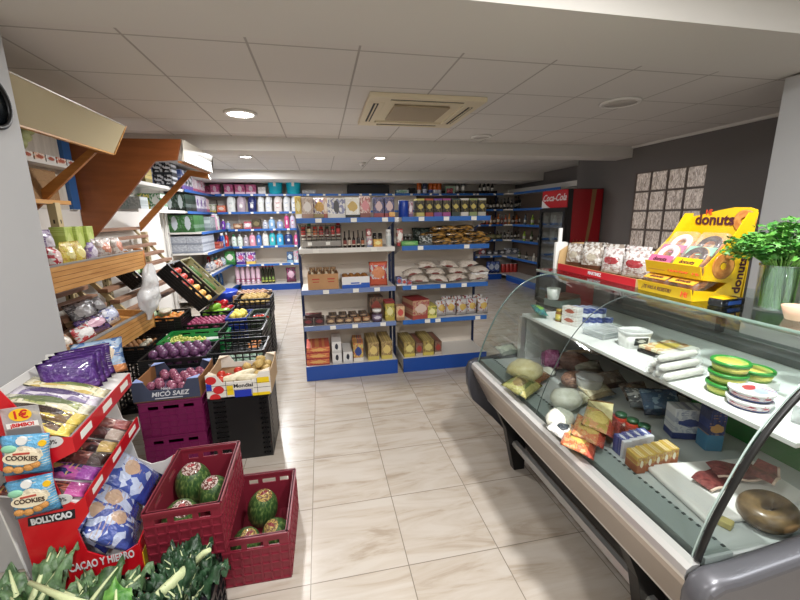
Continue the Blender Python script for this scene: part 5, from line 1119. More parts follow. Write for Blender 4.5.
veg('red_apple', 'red apple at the top of the tilted black crate', 'apple', speckle('apple_red', '#b52a2c', '#d8685a', 3, .3, .7, .3), .036, q, [(-.18+.08*j, -.11+.08*i) for i in range(3) for j in range(3)], 'red apples')
q = tcrate('tilted green wooden crate of courgettes', 4.63, .34, plain('green_wood_crate', '#9a946a', .65, var=.2), -1.42, .88, None)
COU = speckle('courgette_skin', '#2f5a26', '#5f8a42', 12, .35, .65, .4)
for i in range(6): tag(MB().tube([(-.09, 0, 0), (-.06, 0, 0), (.06, 0, 0), (.09, 0, 0)], [.012, .022, .024, .012], 10).build('courgette', COU, None, q((-.1+.2*(i % 2), -.11+.1*(i//2), .085)), (0, TILT, 0)), 'dark green courgette in the tilted green crate', 'courgette', 'courgettes')
# flat crates between rack and aisle rows
crate('fruit_crate', 'black crate of small brown nuts near the wooden shelf end', .3, .36, .12, CBLK, (-1.58, 3.52, .47), 0, 'solid', insert=.05)
sup(-1.58, 3.52, .28, .34, .465, 'black crate under the brown nuts')
NUT = speckle('nut_shell', '#6a4428', '#a87848', 8, .3, .7, .6)
heap('chestnut', 'small brown chestnut in the black crate', 'chestnut', NUT, .022, -1.58, 3.52, .47+.051, .27, .33, 1)
for i in range(3): ball_fruit('garlic_bulb', 'white garlic bulb among the brown chestnuts', 'garlic', plain('garlic_white', '#dcd8c4', .55), .024, (-1.5, 3.41+i*.06, .47+.051+.06), 'garlic bulbs among the chestnuts', .85, .15, i)
GPEP = plain('green_pepper_skin', '#7fb03a', .25, coat=.4, var=.15)
crate('pepper_crate', 'black crate of green and red peppers at the far left row', .3, .4, .16, CBLK, (-1.14, 4.46, .48), 0, 'solid', insert=.09)
sup(-1.14, 4.46, .28, .38, .475, 'black crate under the peppers')
def pepper(name, label, mat, x, y, z, l, rz, grp):
    t = thing(name, label, 'pepper', (x, y, z), (0, PI/2, rz), grp)
    m = MB(); k = 18
    rings = [(.0, -.5), (.5, -.46), (.85, -.25), (1, .05), (1, .3), (.75, .44), (.25, .4), (0, .36)]
    m.lathe([(r_*.042, z_*l) for r_, z_ in rings], k)
    for v in m.b.verts:
        a = math.atan2(v.co.y, v.co.x); f = 1+.1*math.cos(3*a); v.co.x *= f; v.co.y *= f
    m.build('flesh', mat, t); MB().tube([(0, 0, l*.36), (.003, 0, l*.5), (.012, 0, l*.6)], .005, 6).build('stem', plain('pepper_stem', '#5a7a34', .6), t)
for i, (x, y) in enumerate(((-1.23, 4.33), (-1.15, 4.34), (-1.07, 4.33), (-1.16, 4.34))): pepper('green_pepper', 'pale green pepper at the front of the pepper crate', GPEP, x, y+.0, .48+.091+.043+(.055 if i == 3 else 0), .16, 1.2, 'pale green peppers')
for i, (x, y) in enumerate(((-1.24, 4.49), (-1.15, 4.48), (-1.06, 4.5), (-1.23, 4.58), (-1.12, 4.56), (-1.18, 4.53))): pepper('red_pepper', 'red pepper at the back of the pepper crate', plain('bell_red', '#b01a28', .2, coat=.5), x, y, .48+.091+.043+(.05 if i > 3 else 0), .12, .4*i, 'red bell peppers')
t = thing('blue_basin', 'blue plastic basin behind the red peppers', 'basin', (-1.22, 5.0, .6)); MB().lathe([(0, 0), (.12, 0), (.17, .12), (.165, .13), (.11, .012), (0, .012)], 28).build('bowl', plain('blue_basin_plastic', '#2f4fd0', .35), t)
sup(-1.22, 5.0, .14, .3, .6, 'black crate under the blue basin')
for i in range(4): ball_fruit('garlic_bulb', 'white garlic bulb beside the pale green peppers', 'garlic', plain('garlic_white', '#dcd8c4', .55), .03, (-1.25+i*.058, 4.415, .48+.091+.027), 'garlic bulbs beside the peppers', .85, .15, i)
# ================================================================ red cardboard sweets display, near left
PRED = plain('red_display_card', '#c2121f', .3, coat=.2); CARDW = plain('white_display_card', '#d9d8d6', .5)
pd = thing('promotional_display', 'red cardboard sweets display by the grey column with three stepped trays', 'display stand', (-.75, 1.42, 0), .12)
def PM(): q = MB(); q.M = Matrix.Translation((.75, 0, 0)); return q        # x as in the room, y from the near panel
side = [(-1.07, .04), (-.75, .04), (-.75, .385), (-.8, .36), (-.86, .355), (-.915, .40), (-.93, .50), (-.885, .56), (-.885, .63), (-.92, .605), (-.95, .63), (-.965, .72), (-.955, .78), (-.885, .81), (-.885, .865), (-.94, .87), (-1.0, .97), (-1.06, 1.09), (-1.12, 1.14), (-1.2, 1.16), (-1.2, .9), (-1.09, .78)]
DL = .6
PM().prism(side, 'y', 0, .006).build('near_side_panel', PRED, pd)
PM().prism([(x, min(z, 1.0)) for x, z in side], 'y', DL-.006, DL).build('far_side_panel', CARDW, pd)
PM().prism([(-1.07, .04), (-1.065, .04), (-1.165, 1.0), (-1.17, 1.0)], 'y', .006, DL-.006).build('back_panel', CARDW, pd)
for z0, z1, xf, zb, nm in ((.04, .385, -.75, .2, 'lower'), (.575, .63, -.885, .6, 'middle'), (.805, .865, -.885, .845, 'upper')):
    fp = PM().box(xf-.006, xf, .006, DL-.006, z0, z1).build('tray_front', PRED, pd)
    PM().prism([(xf-.006, max(z0+.02, zb-.02)), (-1.065-.1*zb-.005, zb+.09), (-1.065-.1*zb-.005, zb+.096), (xf-.006, max(z0+.02, zb-.02)+.006)], 'y', .006, DL-.006).build('tray_floor', CARDW, pd)
    if nm != 'lower':
        for y in (.1, .3, .5): PM().box(xf, xf+.001, y-.045, y+.045, z0+.02, z1-.012).build('price_ticket', TICKET, fp)
    else:
        PM().box(xf, xf+.001, .12, .19, .3, .37).build('price_ticket', TICKET, fp); PM().box(xf, xf+.001, .01, .05, .24, .33).build('yellow_sticker', plain('yellow_sticker_', '#e8c42a', .5), fp)
np_ = [o for o in pd.children if o.name.startswith('near_side')][0]
TX = 0.75
text('CACAO Y HIERRO', .045, lt, np_, (-.875+TX, -.001, .345), (PI/2, 0, 0), fat=.0012, sx=.56)
MB().prism([(x, z) for x, z in ((-1.062+TX, .556), (-.926+TX, .55), (-.922+TX, .588), (-1.058+TX, .589))], 'y', -.0012, .0).build('black_outline', inkK, np_); text('BOLLYCAO', .032, lt, np_, (-.992+TX, -.002, .57), (PI/2, 0, -.0), fat=.0016, sx=.72)
for x, z in ((-.945, .86), (-.955, .635)):
    e = PM().prism([(x+.034*math.cos(a*PI/12), z+.021*math.sin(a*PI/12)) for a in range(24)], 'y', -.002, 0).build('badge', plain('pale_badge', '#cfcdcb', .5), np_)
    text('50%', .022, inkK, e, (x+TX, -.0025, z), (PI/2, 0, 0), sx=.9)
# hanging tag with the price
tg = thing('price_tag', 'clear hanging price tag with a yellow oval on the red display', 'price tag', (-.995, 1.375, .965), .12)
MB().box(-.05, .05, -.004, 0, -.075, .045).build('plastic_card', film_mat('tag_film', (.75, .72, .72), .35), tg)
MB().prism([(.03*math.cos(a*PI/12), .018+.022*math.sin(a*PI/12)) for a in range(24)], 'y', -.0055, -.0045).build('yellow_oval', plain('tag_yellow', '#f0c01e', .5), tg)
text('1€', .038, plain('tag_red', '#c8201e', .5), tg, (0, -.006, .018), (PI/2, 0, 0), fat=.001)
MB().box(-.042, .042, -.0055, -.0045, -.026, -.008).build('white_strip', WHITE, tg); text('¡BIMBO!', .018, plain('tag_red', '#c8201e', .5), tg, (0, -.006, -.017), (PI/2, 0, 0), fat=.0006)
MB().box(-.045, .045, -.0055, -.0045, -.073, -.03).build('grey_strip', plain('tag_grey', '#6d6a6c', .5), tg)
# cookie bags hanging on a strip
CK = foil('#4aa8dc', '#3a94cc', '#e8dcc0', '#5ab4e4', el=(.36, .2), accw=.3, s=5)
bis = speckle('cookie_brown', '#b5763a', '#d8a05a', 9, .35, .65, .6); grn = plain('print_green', '#8cc8a8', .4)
for i, z in enumerate((.77, .612)):
    b = thing('cookie_bag', ['upper blue cookie bag hanging on the red display', 'lower blue cookie bag hanging on the red display'][i], 'bag', (-1.008+.004*i, 1.365, z), (0, -.05 if i else .1, .12))
    MB().pillow(.135, .145, .045, crimp=.07, seed=i, amp=.06).build('bag', CK, b)
    MB().prism([(.05*math.cos(a*PI/10), .075+.025*math.sin(a*PI/10)) for a in range(20)], 'y', -.026, -.0245).build('printed_oval', plain('oval_cream', '#e8dcc0', .45), b)
    text('COOKIES', .023, plain('dark_brown_ink', '#3a2418', .5), b, (0, -.0268, .074), (PI/2, .12, 0), fat=.0006, sx=.85)
    MB().box(-.022, .022, -.0268, -.0255, .087, .094).build('printed_mark', red_ink, b)
    for k, (x, zz) in enumerate(((-.04, .035), (-.015, .03), (.03, .045), (.012, .036))): MB().ball((x, -.02, zz), .015, .006, .013, 10, 6).build('printed_cookie', bis, b)
    MB().prism([(.014*math.cos(a*PI/8), .132+.014*math.sin(a*PI/8)) for a in range(16)], 'y', -.021, -.012).build('white_sticker', WHITE, b)
    MB().prism([(.05+.011*math.cos(a*PI/8), .115+.011*math.sin(a*PI/8)) for a in range(16)], 'y', -.014, -.009).build('yellow_dot', plain('tag_yellow', '#f0c01e', .5), b)
    MB().ball((-.035, -.017, .105), .022, .005, .014, 10, 6).build('printed_leaf', grn, b)
Mp = Matrix.Translation((-.75, 1.42, 0)) @ Matrix.Rotation(.12, 4, 'Z')
def pdp(x, y, z): return Mp @ Vector((x+.75, y, z))
# contents: upper tray purple packs at the back, yellow packs in front
for i in range(4):
    put(pouch(.2, .15, .05, foil('#4a1f7a', '#6a3a9a', '#e8dcec' if i == 3 else None, '#5a2a8c', seed=i, accw=.25, ax='xz'), i+80), 'biscuit_bag', f'{ORD[i]} purple biscuit bag in the upper tray of the red display', 'bag', pdp(-1.02+.0*i, .37+i*.05, .885), (-.3, 0, .45+.12), 'purple biscuit bags')
yl = [put(pouch(.2, .17, .05, foil('#9ab8d8', '#e08a3a', '#d8c0a0', '#4a78b8', seed=4, el=(.3, .3)), 86), 'biscuit_bag', 'blue and orange biscuit bag in the upper tray', 'bag', pdp(-.985, .565, .88), (-.35, 0, .5))]
ys = [('#f0d428', '#6a4a28', '#2c1e14'), ('#e8cc2a', '#7a5a2a', '#3a2618'), ('#e0dcc0', '#a8b060', '#6a7a4a'), ('#d8d0e0', '#8a7aa8', '#5a4a7a'), ('#f0e6b8', '#d8b848', '#7a8a3a')]
for i, (a, b, c) in enumerate(ys):
    put(pouch(.082, .285, .05, foil(a, a, c, b, seed=i, s=6, el=(.26, .34), low=.14, top=.1), 90+i), 'wafer_bag', ['front bright yellow wafer bag', 'second yellow wafer bag', 'pale green wafer bag', 'lilac wafer bag', 'rear cream wafer bag'][i]+' in the upper tray of the red display', 'bag', pdp(-.9, .05+i*.078, .835), (PI/2, -PI/2-.0, .12+.0), 'wafer bags')
    D.objects[-1] if False else None
for o in [o for o in COL.objects if o.name.startswith('wafer_bag')]:
    o.rotation_euler = (Matrix.Rotation(.12+rnd(-.05, .05), 3, 'Z') @ Matrix.Rotation(.37, 3, 'Y') @ Matrix(((0, 0, -1), (1, 0, 0), (0, -1, 0)))).to_euler()
    o.location.z += .03
for i in range(6):
    o = put(pouch(.085, .27, .05, foil(['#5a2420', '#2a2a70', '#6a2c28', '#7a3430', '#6a2824', '#8a4038'][i], ['#c83a9a', '#a83ab0', '#3a1816', '#d8b04a', '#c8b0a0', '#b05048'][i], ['#e8b82a', '#e8b82a', '#8a5a44', None, '#c89a80', None][i], ['#a8442c', '#c84aa8', '#a85a4a', '#3a1c1c', '#4a2420', '#d89a8a'][i], seed=i, s=6, el=(.22, .12)), 100+i), 'chocolate_bag', ['front magenta and brown chocolate bag', 'navy and pink chocolate bag', 'third dark brown chocolate bag', 'fourth red brown chocolate bag', 'fifth dark brown chocolate bag', 'rear salmon brown chocolate bag'][i]+' in the middle tray', 'bag', pdp(-.9, .055+i*.095, .62), 0, 'chocolate bags')
    o.rotation_euler = (Matrix.Rotation(.12+rnd(-.08, .08), 3, 'Z') @ Matrix.Rotation(.33, 3, 'Y') @ Matrix(((0, 0, -1), (1, 0, 0), (0, -1, 0)))).to_euler()
for i, (x, y, z, w, h, a) in enumerate(((-.8, .14, .3, .2, .22, .2), (-.87, .15, .33, .2, .24, -.15), (-.83, .25, .3, .24, .27, .1), (-.93, .27, .33, .22, .22, .2), (-.81, .43, .31, .24, .28, -.05), (-.93, .47, .34, .22, .24, .2))):
    o = put(pouch(w, h, .1, foil('#3f58b0', '#2a3c98', '#c4a080', '#bccaea', seed=i, s=7, accw=.45, el=(.2, .13)), 110+i), 'roll_bag', ['front left', 'second left', 'front middle', 'rear middle', 'front far', 'rear far'][i]+' blue and clear bag of rolls in the lower tray', 'bag', pdp(x, y, z), 0, 'blue bags of rolls')
    o.rotation_euler = (Matrix.Rotation(.12+PI/2+a, 3, 'Z') @ Matrix.Rotation(-.75, 3, 'X')).to_euler()
# ---------------------------------------------------------------- crate of greens, nearest left
crate('greens_crate', 'black crate of leafy greens at the near left on the floor', .66, .42, .27, CBLK, (-.79, 1.19, 0), 0, 'grid', insert=.17)
def leaf_mat(name, c1, c2, vein):
    m, nt, b = nodes(name)
    tc = nt.nodes.new('ShaderNodeTexCoord'); n = nt.nodes.new('ShaderNodeTexNoise'); n.inputs['Scale'].default_value = 26; n.inputs['Detail'].default_value = 5
    nt.links.new(tc.outputs['Object'], n.inputs['Vector']); r = nt.nodes.new('ShaderNodeValToRGB')
    r.color_ramp.elements[0].position = .35; r.color_ramp.elements[1].position = .7; r.color_ramp.elements[0].color = (*C(c1), 1); r.color_ramp.elements[1].color = (*C(c2), 1)
    nt.links.new(n.outputs['Fac'], r.inputs[0]); nt.links.new(r.outputs[0], b.inputs['Base Color']); b.inputs['Roughness'].default_value = .42
    bp = nt.nodes.new('ShaderNodeBump'); bp.inputs['Strength'].default_value = .7; bp.inputs['Distance'].default_value = .01; nt.links.new(n.outputs['Fac'], bp.inputs['Height']); nt.links.new(bp.outputs[0], b.inputs['Normal'])
    return m
LF = [leaf_mat('chard_leaf', '#263e22', '#4a6e3c', '#c8d8b0'), leaf_mat('grey_green_leaf', '#3c5638', '#6d8c62', '#c8d8b0'), leaf_mat('lettuce_leaf', '#3f7a2e', '#7fb45a', '#d8e8c0'), leaf_mat('spinach_leaf', '#18301c', '#35563a', '#6a8a5a')]
STALK = plain('pale_stalk', '#c9d3a2', .45, var=.12, bscale=14)
def leaf(parent, mat, base, az, el, L, Wd, bend, seed, stalk=.35, sr=.009):
    """one leaf: a stalk that runs out into a ruffled blade"""
    d = Vector((math.cos(az), math.sin(az), 0)); sdv = Vector((-math.sin(az), math.cos(az), 0)); base = Vector(base)
    def sp(t):
        e = el-bend*t; return base + d*(L*t*math.cos(el-bend*t*.5)) + Vector((0, 0, L*t*math.sin(el-bend*t*.5)))
    MB().tube([sp(t) for t in (0, .15, .3, .45, .6, .75, .9)], [sr*1.5, sr*1.2, sr, sr*.8, sr*.6, sr*.4, sr*.2], 6, flat=1.4).build('stalk', STALK, parent)
    def fn(u, v):
        t = stalk*.8+(1-stalk*.8)*v; w = Wd*.5*math.sin(PI*min(1, v*.93+.07))**.7*(1-.25*v)
        s = (u-.5)*2; ru = .022*math.sin(v*19+seed+s*2)*abs(s)**1.5+.03*noise.noise(Vector((u*3, v*4, seed)))
        return sp(t)+sdv*(s*w*(1+.12*math.sin(v*23+seed)))+Vector((0, 0, ru-abs(s)*.02+.004))
    MB().grid(fn, 8, 14).build('leaf_blade', mat, parent)
def bunch(label, cat, n, mat, loc, az0, spread, el, L, Wd, seed, name='leafy_bunch', stalk=.35, sr=.009, grp=None):
    t = thing(name, label, cat, loc, 0, grp); R = random.Random(seed)
    for i in range(n): leaf(t, mat, (R.uniform(-.02, .02), R.uniform(-.02, .02), .02+R.uniform(0, .03)), az0+R.uniform(-spread, spread), el+R.uniform(-.25, .35), L*R.uniform(.75, 1.1), Wd*R.uniform(.8, 1.15), R.uniform(.2, .9), R.uniform(0, 9), stalk, sr)
    return t
zt = .235
bunch('grey green chard bunch at the far left of the greens crate', 'chard', 20, LF[1], (-1.03, 1.22, zt+.03), 2.2, 1.8, .55, .23, .09, 1, 'chard_bunch')
bunch('dark green chard bunch leaning on the red display', 'chard', 22, LF[0], (-.9, 1.12, zt+.02), 2.6, 1.9, .45, .26, .095, 2, 'chard_bunch')
bunch('grey green chard leaves in the middle of the greens crate', 'chard', 14, LF[1], (-.8, 1.2, zt+.03), 2.0, 1.6, .35, .2, .085, 3, 'chard_bunch')
bunch('bright green lettuce in the middle of the greens crate', 'lettuce', 12, LF[2], (-.7, 1.1, zt), 2.4, 3.1, .7, .19, .13, 4, 'lettuce', .15, .008)
bunch('dark green spinach bunch at the right of the greens crate', 'spinach', 26, LF[3], (-.54, 1.2, zt), 1.4, 3.1, .95, .17, .075, 5, 'spinach_bunch', .3, .004)
bunch('dark green spinach bunch behind the pale celery stalk', 'spinach', 18, LF[3], (-.56, 1.32, zt), 1.4, 3.1, .9, .15, .07, 6, 'spinach_bunch', .3, .004)
t = thing('celery_stalk', 'pale celery stalk lying across the greens crate', 'celery', (-.66, 1.16, .315), (0, 0, 0))
MB().tube([(-.09, -.14, -.03), (-.02, -.04, .01), (.06, .06, .035), (.13, .13, .05)], [.013, .017, .021, .025], 10, flat=.7).build('stalk', STALK, t)
for k in range(3): MB().tube([(.125, .125, .05), (.15+.01*k, .15, .055+.012*k), (.17+.012*k, .165-.01*k, .06+.016*k)], [.012, .01, .008], 8).build('stub', STALK, t)
t = thing('celery_stalk', 'thin pale stalk lying across the dark chard leaves', 'celery', (-.87, 1.2, .4)); MB().tube([(-.14, .07, .03), (0, .0, .01), (.14, -.04, -.03)], [.007, .011, .014], 10).build('stalk', STALK, t)
# ================================================================ refrigerated glass counter on the right
STEELB = plain('brushed_steel', '#b9afa6', .36, metal=.6); CHROME = plain('bright_chrome', '#e2e2e0', .3, metal=.7); CAP = plain('grey_plastic_cap', '#5c5c61', .34, metal=.35); DKB = plain('dark_counter_body', '#1a1a1c', .5)
INNER = plain('white_inner_liner', '#b9bfbe', .4); SILL = plain('grey_inner_sill', '#8f9a98', .3)
GL = glass_mat('counter_glass', (.93, .97, .95), .75, .0); EDGE = plain('black_rubber_seal', '#0c0d0d', .4)
Y0, Y1 = .66, 2.13
ct = thing('refrigerated_counter', 'long curved glass refrigerated counter with a steel front', 'display counter', (1.4, 1.42, 0))
def CM(): q = MB(); q.M = Matrix.Translation((-1.4, -1.42, 0)); return q
CM().prism([(1.22, .12), (1.9, .12), (1.95, .68), (.98, .68), (1.0, .46), (1.1, .4)], 'y', Y0, Y1).build('cabinet_body', DKB, ct)
fp = CM().prism([(1.0, .43), (1.02, .43), (.92, .685), (.895, .66), (.9, .62)], 'y', Y0, Y1).build('front_panel', STEELB, ct)
CM().prism([(.885, .655), (.88, .67), (.885, .69), (.9, .70), (.925, .70), (.925, .68), (.9, .66)], 'y', Y0, Y1).build('bumper', CHROME, ct)
CM().prism([(1.0, .425), (.995, .44), (1.005, .455), (1.02, .44)], 'y', Y0, Y1).build('panel_edge', CHROME, ct)
CM().prism([(1.115, .17), (1.105, .19), (1.115, .21), (1.14, .21), (1.145, .19), (1.14, .17)], 'y', Y0-.1, Y1-.1).build('kick_rail', CHROME, ct)
for y in (.95, 1.98): CM().prism([(1.0, .43), (1.09, .43), (1.2, .2), (1.2, 0), (1.13, 0), (1.06, .3)], 'y', y, y+.05).build('leg', BLACK, ct)
for y in (.8, 2.0): CM().box(1.7, 1.78, y, y+.08, 0, .2).build('leg', BLACK, ct)
# maker's badge on the steel front
MB().prism([(.085*math.cos(a*PI/16), .016*math.sin(a*PI/16)) for a in range(32)], 'z', 0, .002).build('badge_plate', plain('badge_green_grey', '#8a9a8e', .4), fp, (.9515-1.4, .89-1.42, .563), (1.19, 0, -PI/2))
for i in range(8): MB().box(-.055+i*.0155, -.046+i*.0155, -.006, .006, .002, .003).build('badge_mark', plain('badge_ink', '#46625a', .5), fp, (.9515-1.4, .89-1.42, .563), (1.19, 0, -PI/2))
# end caps
capprof = [(.9, .44), (1.04, .3), (1.19, .13), (1.9, .13), (1.97, .7), (1.97, .8), (1.6, .775), (1.25, .74), (.98, .708), (.92, .708), (.88, .69), (.862, .64), (.87, .54)]
CM().prism(capprof, 'y', Y1, Y1+.05, True).build('end_cap', plain('dark_grey_end_cap', '#3f4047', .35), ct)
m = CM(); m.prism(capprof, 'y', Y0-.07, Y0, True); ec = m.build('end_cap', CAP, ct)
bv = ec.modifiers.new('Bevel', 'BEVEL'); bv.width = .022; bv.segments = 4; bv.limit_method = 'ANGLE'; bv.angle_limit = .9
# inside: sill, deck, back, shelf
CM().box(.94, 1.03, Y0, Y1, .685, .712).build('front_sill', SILL, ct)
g = CM()
for i in range(62): g.box(1.021, 1.03, Y0+.02+i*.0235, Y0+.029+i*.0235, .712, .7135)
g.build('air_grille', plain('dark_grille', '#39403f', .5), ct)
CM().box(1.03, 1.74, Y0, Y1, .68, .705).build('deck', INNER, ct)
CM().box(1.72, 1.76, Y0, Y1, .705, .983).build('inner_back', plain('dark_inner_back', '#2a2c2e', .5), ct)
CM().box(1.6, 1.612, Y0+.04, 1.3, .705, .88).build('green_strip', plain('green_plastic_strip', '#1c7a34', .4), ct)
CM().box(1.22, 1.74, Y1-.04, Y1-.012, .705, .983).build('far_end_liner', plain('white_end_liner', '#d2d6d4', .45), ct)
CM().box(1.185, 1.215, Y1-.045, Y1-.012, .705, .983).build('corner_post', CHROME, ct)
sh = CM().box(1.2, 1.8, Y0+.02, Y1-.02, .984, 1.0, .002).build('upper_shelf', plain('white_worktop', '#dfe1e0', .3), ct)
tb = CM(); tb.tube([(1.26, Y0+.05, .973), (1.26, Y1-.05, .973)], .008, 8); tb.build('lamp_tube', plain('lamp_tube_off', '#cfd3d2', .3), sh)
CM().box(1.78, 1.95, Y0, Y1, .68, 1.03).build('rear_frame', plain('grey_rear_frame', '#6d7072', .4), ct)
for y in (Y0+.03, 1.43, Y1-.05): CM().box(1.86, 1.885, y, y+.025, 1.03, 1.235).build('glass_support', plain('grey_support', '#55585c', .4, metal=.4), ct)
CM().box(1.87, 1.876, Y0+.06, Y1-.06, 1.035, 1.23).build('rear_glass', GL, ct)
PROF = [(.925, .703), (.93, .73), (.955, .82), (.995, .915), (1.04, 1.01), (1.09, 1.085), (1.16, 1.16), (1.24, 1.208), (1.32, 1.232), (1.405, 1.24)]
def smooth(P, n=26):
    out = []
    L_ = len(P)-1
    for i in range(n+1):
        t = i/n*L_; k = min(int(t), L_-1); f = t-k
        p = [Vector(P[max(0, min(L_, k+j))]) for j in (-1, 0, 1, 2)]
        out.append(.5*((2*p[1])+(-p[0]+p[2])*f+(2*p[0]-5*p[1]+4*p[2]-p[3])*f*f+(-p[0]+3*p[1]-3*p[2]+p[3])*f**3))
    return out
SP = smooth(PROF)
def curved_glass(y0, y1, name):
    m = CM(); m.grid(lambda u, v: (SP[round(v*26)].x, y0+(y1-y0)*u, SP[round(v*26)].y), 2, 26)
    return m.build(name, GL, ct)
YJ = 1.45
for y0, y1 in ((Y0+.012, YJ-.002), (YJ+.002, Y1-.01)): curved_glass(y0, y1, 'curved_glass')
def rim(y, r, mat, nm):
    m = CM(); m.tube([(p.x, y, p.y) for p in SP], r, 8); m.build(nm, mat, ct)
rim(Y0+.008, .0085, EDGE, 'rubber_seal'); rim(YJ, .0022, plain('joint_line', '#3a4442', .3), 'glass_joint'); rim(Y1-.008, .005, plain('glass_edge_green', '#5a6b66', .2), 'glass_edge')
rim(Y0+.022, .003, plain('glass_edge_pale', '#a8bab4', .15), 'glass_edge')
for y in (Y0+.008, Y1-.008):
    m = CM(); vs = [m.v((p.x, y, p.y)) for p in SP]+[m.v((1.86, y, 1.24)), m.v((1.86, y, .705))]
    m.f(vs); m.build('end_glass', GL, ct)
tg = CM().box(1.4, 1.97, Y0, 2.31, 1.236, 1.245).build('top_glass', glass_mat('top_glass', (.86, .92, .89), .9, .04), ct)
CM().box(1.398, 1.4, Y0, 2.31, 1.236, 1.245).build('glass_edge', plain('glass_edge_green2', '#8fa59c', .15), tg)
CM().box(1.4, 1.42, Y0, 2.31, 1.228, 1.236).build('front_rail', plain('pale_rail', '#a9b4ae', .25, metal=.5), tg)
# ---------------------------------------------------------------- on the upper shelf
ZS = 1.0005
def sp(px, py, dz=0): p = at(px, py, z=ZS+dz); return p.x, p.y
bd = put(carton(.2, .12, .02, wood('dark_board', '#5a3524', '#7a4a30', 'x', 2)), 'cutting_board', 'brown board carrying a white cup at the far end of the shelf', 'board', (*sp(562, 305), ZS+.05), .3)
tag(MB().box(-.1, .1, -.07, .07, 0, .049, .006).build('plastic_box', plain('grey_clear_box', '#8a9694', .25), None, (*sp(562, 305), ZS), (0, 0, .3)), 'low grey box under the brown board', 'box')
t = thing('paper_cup', 'white paper cup standing on the brown board', 'cup', (*sp(553, 299, .07), ZS+.0705)); MB().lathe([(0, 0), (.032, 0), (.042, .07), (.039, .07), (.03, .004), (0, .004)], 20).build('cup_wall', WHITE, t)
put(pouch(.17, .09, .05, foil('#2a9a98', '#3fb0a0', '#8ac83a', '#1f7a88', seed=2), 120), 'teal_bag', 'crumpled teal and green bag beside the brown board', 'bag', (*sp(546, 316), ZS+.02), (-1.2, 0, 1.2))
put(jar(.022, .07, plain('amber_jar', '#8a5a2a', .2), plain('gold_lid', '#a88a3a', .3), pk('#d8c02a', '#8a8a2a', '#f0e8a0')), 'spice_jar', 'small yellow labelled jar beside the teal bag', 'jar', (*sp(559, 321), ZS))
put(carton(.03, .05, .06, pk('#e6e4e0', '#c8c4bc', None, '#f4f2f0')), 'white_box', 'small white carton between the jar and the blue boxes', 'box', (*sp(567, 321), ZS), .3)
SB = pk('#e4e2de', '#2f4a9a', '#b5563a', '#d8d4cc', ax='yz', el=(.3, .22), low=.0)
BL2 = pk('#2f4590', '#dfe4ee', None, '#4a62b4', ax='xz', low=.45, s=5, accw=.3)
k = 0
for j in range(2):
    for i in range(5 if j == 0 else 4):
        k += 1
        put(carton(.036 if i else .05, .1, .05, BL2 if i else SB), 'fish_carton', f'{ORD[i]} blue and white carton in the {["lower", "upper"][j]} row on the shelf', 'box', (sp(575, 326)[0]+i*.037+(.006 if i else 0), sp(575, 326)[1]+.03-i*.012, ZS+j*.051), .3, 'blue and white cartons on the shelf')
cl = film_mat('clear_tray_film', (.9, .93, .93), .4)
t = thing('plastic_tray', 'clear plastic tray lying between blue cartons and white tub', 'tray', (*sp(606, 335), ZS), .2)
MB().box(-.09, .09, -.06, .07, 0, .03, .01).build('tray_body', cl, t); MB().box(-.097, .097, -.067, .067, .03, .036, .002).build('rim', cl, t)
def sbox(name, label, cat, w, d, h, loc, rz, m, lidm, taper=.88, lab=None, labloc=None):
    t = thing(name, label, cat, loc, rz); q = MB()
    q.lathe([(0, 0), (taper, 0), (1, 1), (0, 1)], 24, sx=1, sy=1, sq=.75)
    for v in q.b.verts: v.co = Vector((v.co.x*w/2, v.co.y*d/2, v.co.z*h*.88))
    q.build('tub_body', m, t); q = MB().lathe([(0, 0), (1.05, 0), (1.05, 1), (.97, 1), (.95, .6), (0, .6)], 24, sq=.75)
    for v in q.b.verts: v.co = Vector((v.co.x*w/2, v.co.y*d/2, h*.86+v.co.z*h*.14))
    q.build('lid', lidm, t)
    if lab: MB().grid(lambda u, v: ((u-.5)*w*.5, -d*.47-d*.035*v-.003, h*(.25+.45*v)), 4, 1).build('paper_label', lab, t)
    return t
sbox('white_tub', 'square white tub with a black label on the shelf', 'tub', .125, .1, .078, (*sp(633, 346), ZS), -.15, WHITE, film_mat('milky_lid', (.9, .92, .93), .7), .88, pk('#15181a', '#2a2e30', '#c8ccc8', '#3a4a4a', el=(.3, .2)))
put(carton(.2, .13, .014, pk('#e8e0b8', '#e8e4dc', '#e8c83a', '#d8a06a', ax='xy')), 'cheese_pack', 'flat yellow and white pack on a dark tray', 'cheese pack', (*sp(668, 352), ZS+.013), .15)
tag(MB().box(-.1, .1, -.065, .065, 0, .0125, .003).build('dark_tray', BLACK, None, (*sp(667, 353), ZS), (0, 0, .15)), 'dark tray under the flat yellow and white pack', 'tray')
SAU = speckle('white_cured_sausage', '#cfcac2', '#eeebe6', 9, .3, .7, .45)
for i in range(6):
    t = thing('wrapped_sausage', f'{["front lower", "middle lower", "rear lower", "front upper", "rear upper", "topmost"][i]} white sausage in clear wrap on the shelf', 'sausage', (sp(683, 378)[0]+(i % 3)*.004, sp(683, 378)[1]+(i % 3)*.036 if i < 5 else sp(683, 378)[1]+.04, ZS+.0165+(0 if i < 3 else .028 if i < 5 else .056)), (0, PI/2, .12), 'white wrapped sausages')
    if i in (3, 4): t.location.y = sp(683, 378)[1]+.02+(i-3)*.042
    MB().lathe([(0, -.1), (.007, -.098), (.013, -.085), (.014, 0), (.013, .085), (.007, .098), (0, .1)], 12).build('sausage', SAU, t); MB().lathe([(.001, -.12), (.014, -.105), (.0152, -.085), (.0158, .085), (.014, .105), (.001, .125)], 12).build('wrap', film_mat('clear_wrap', (.96, .96, .96), .22), t)
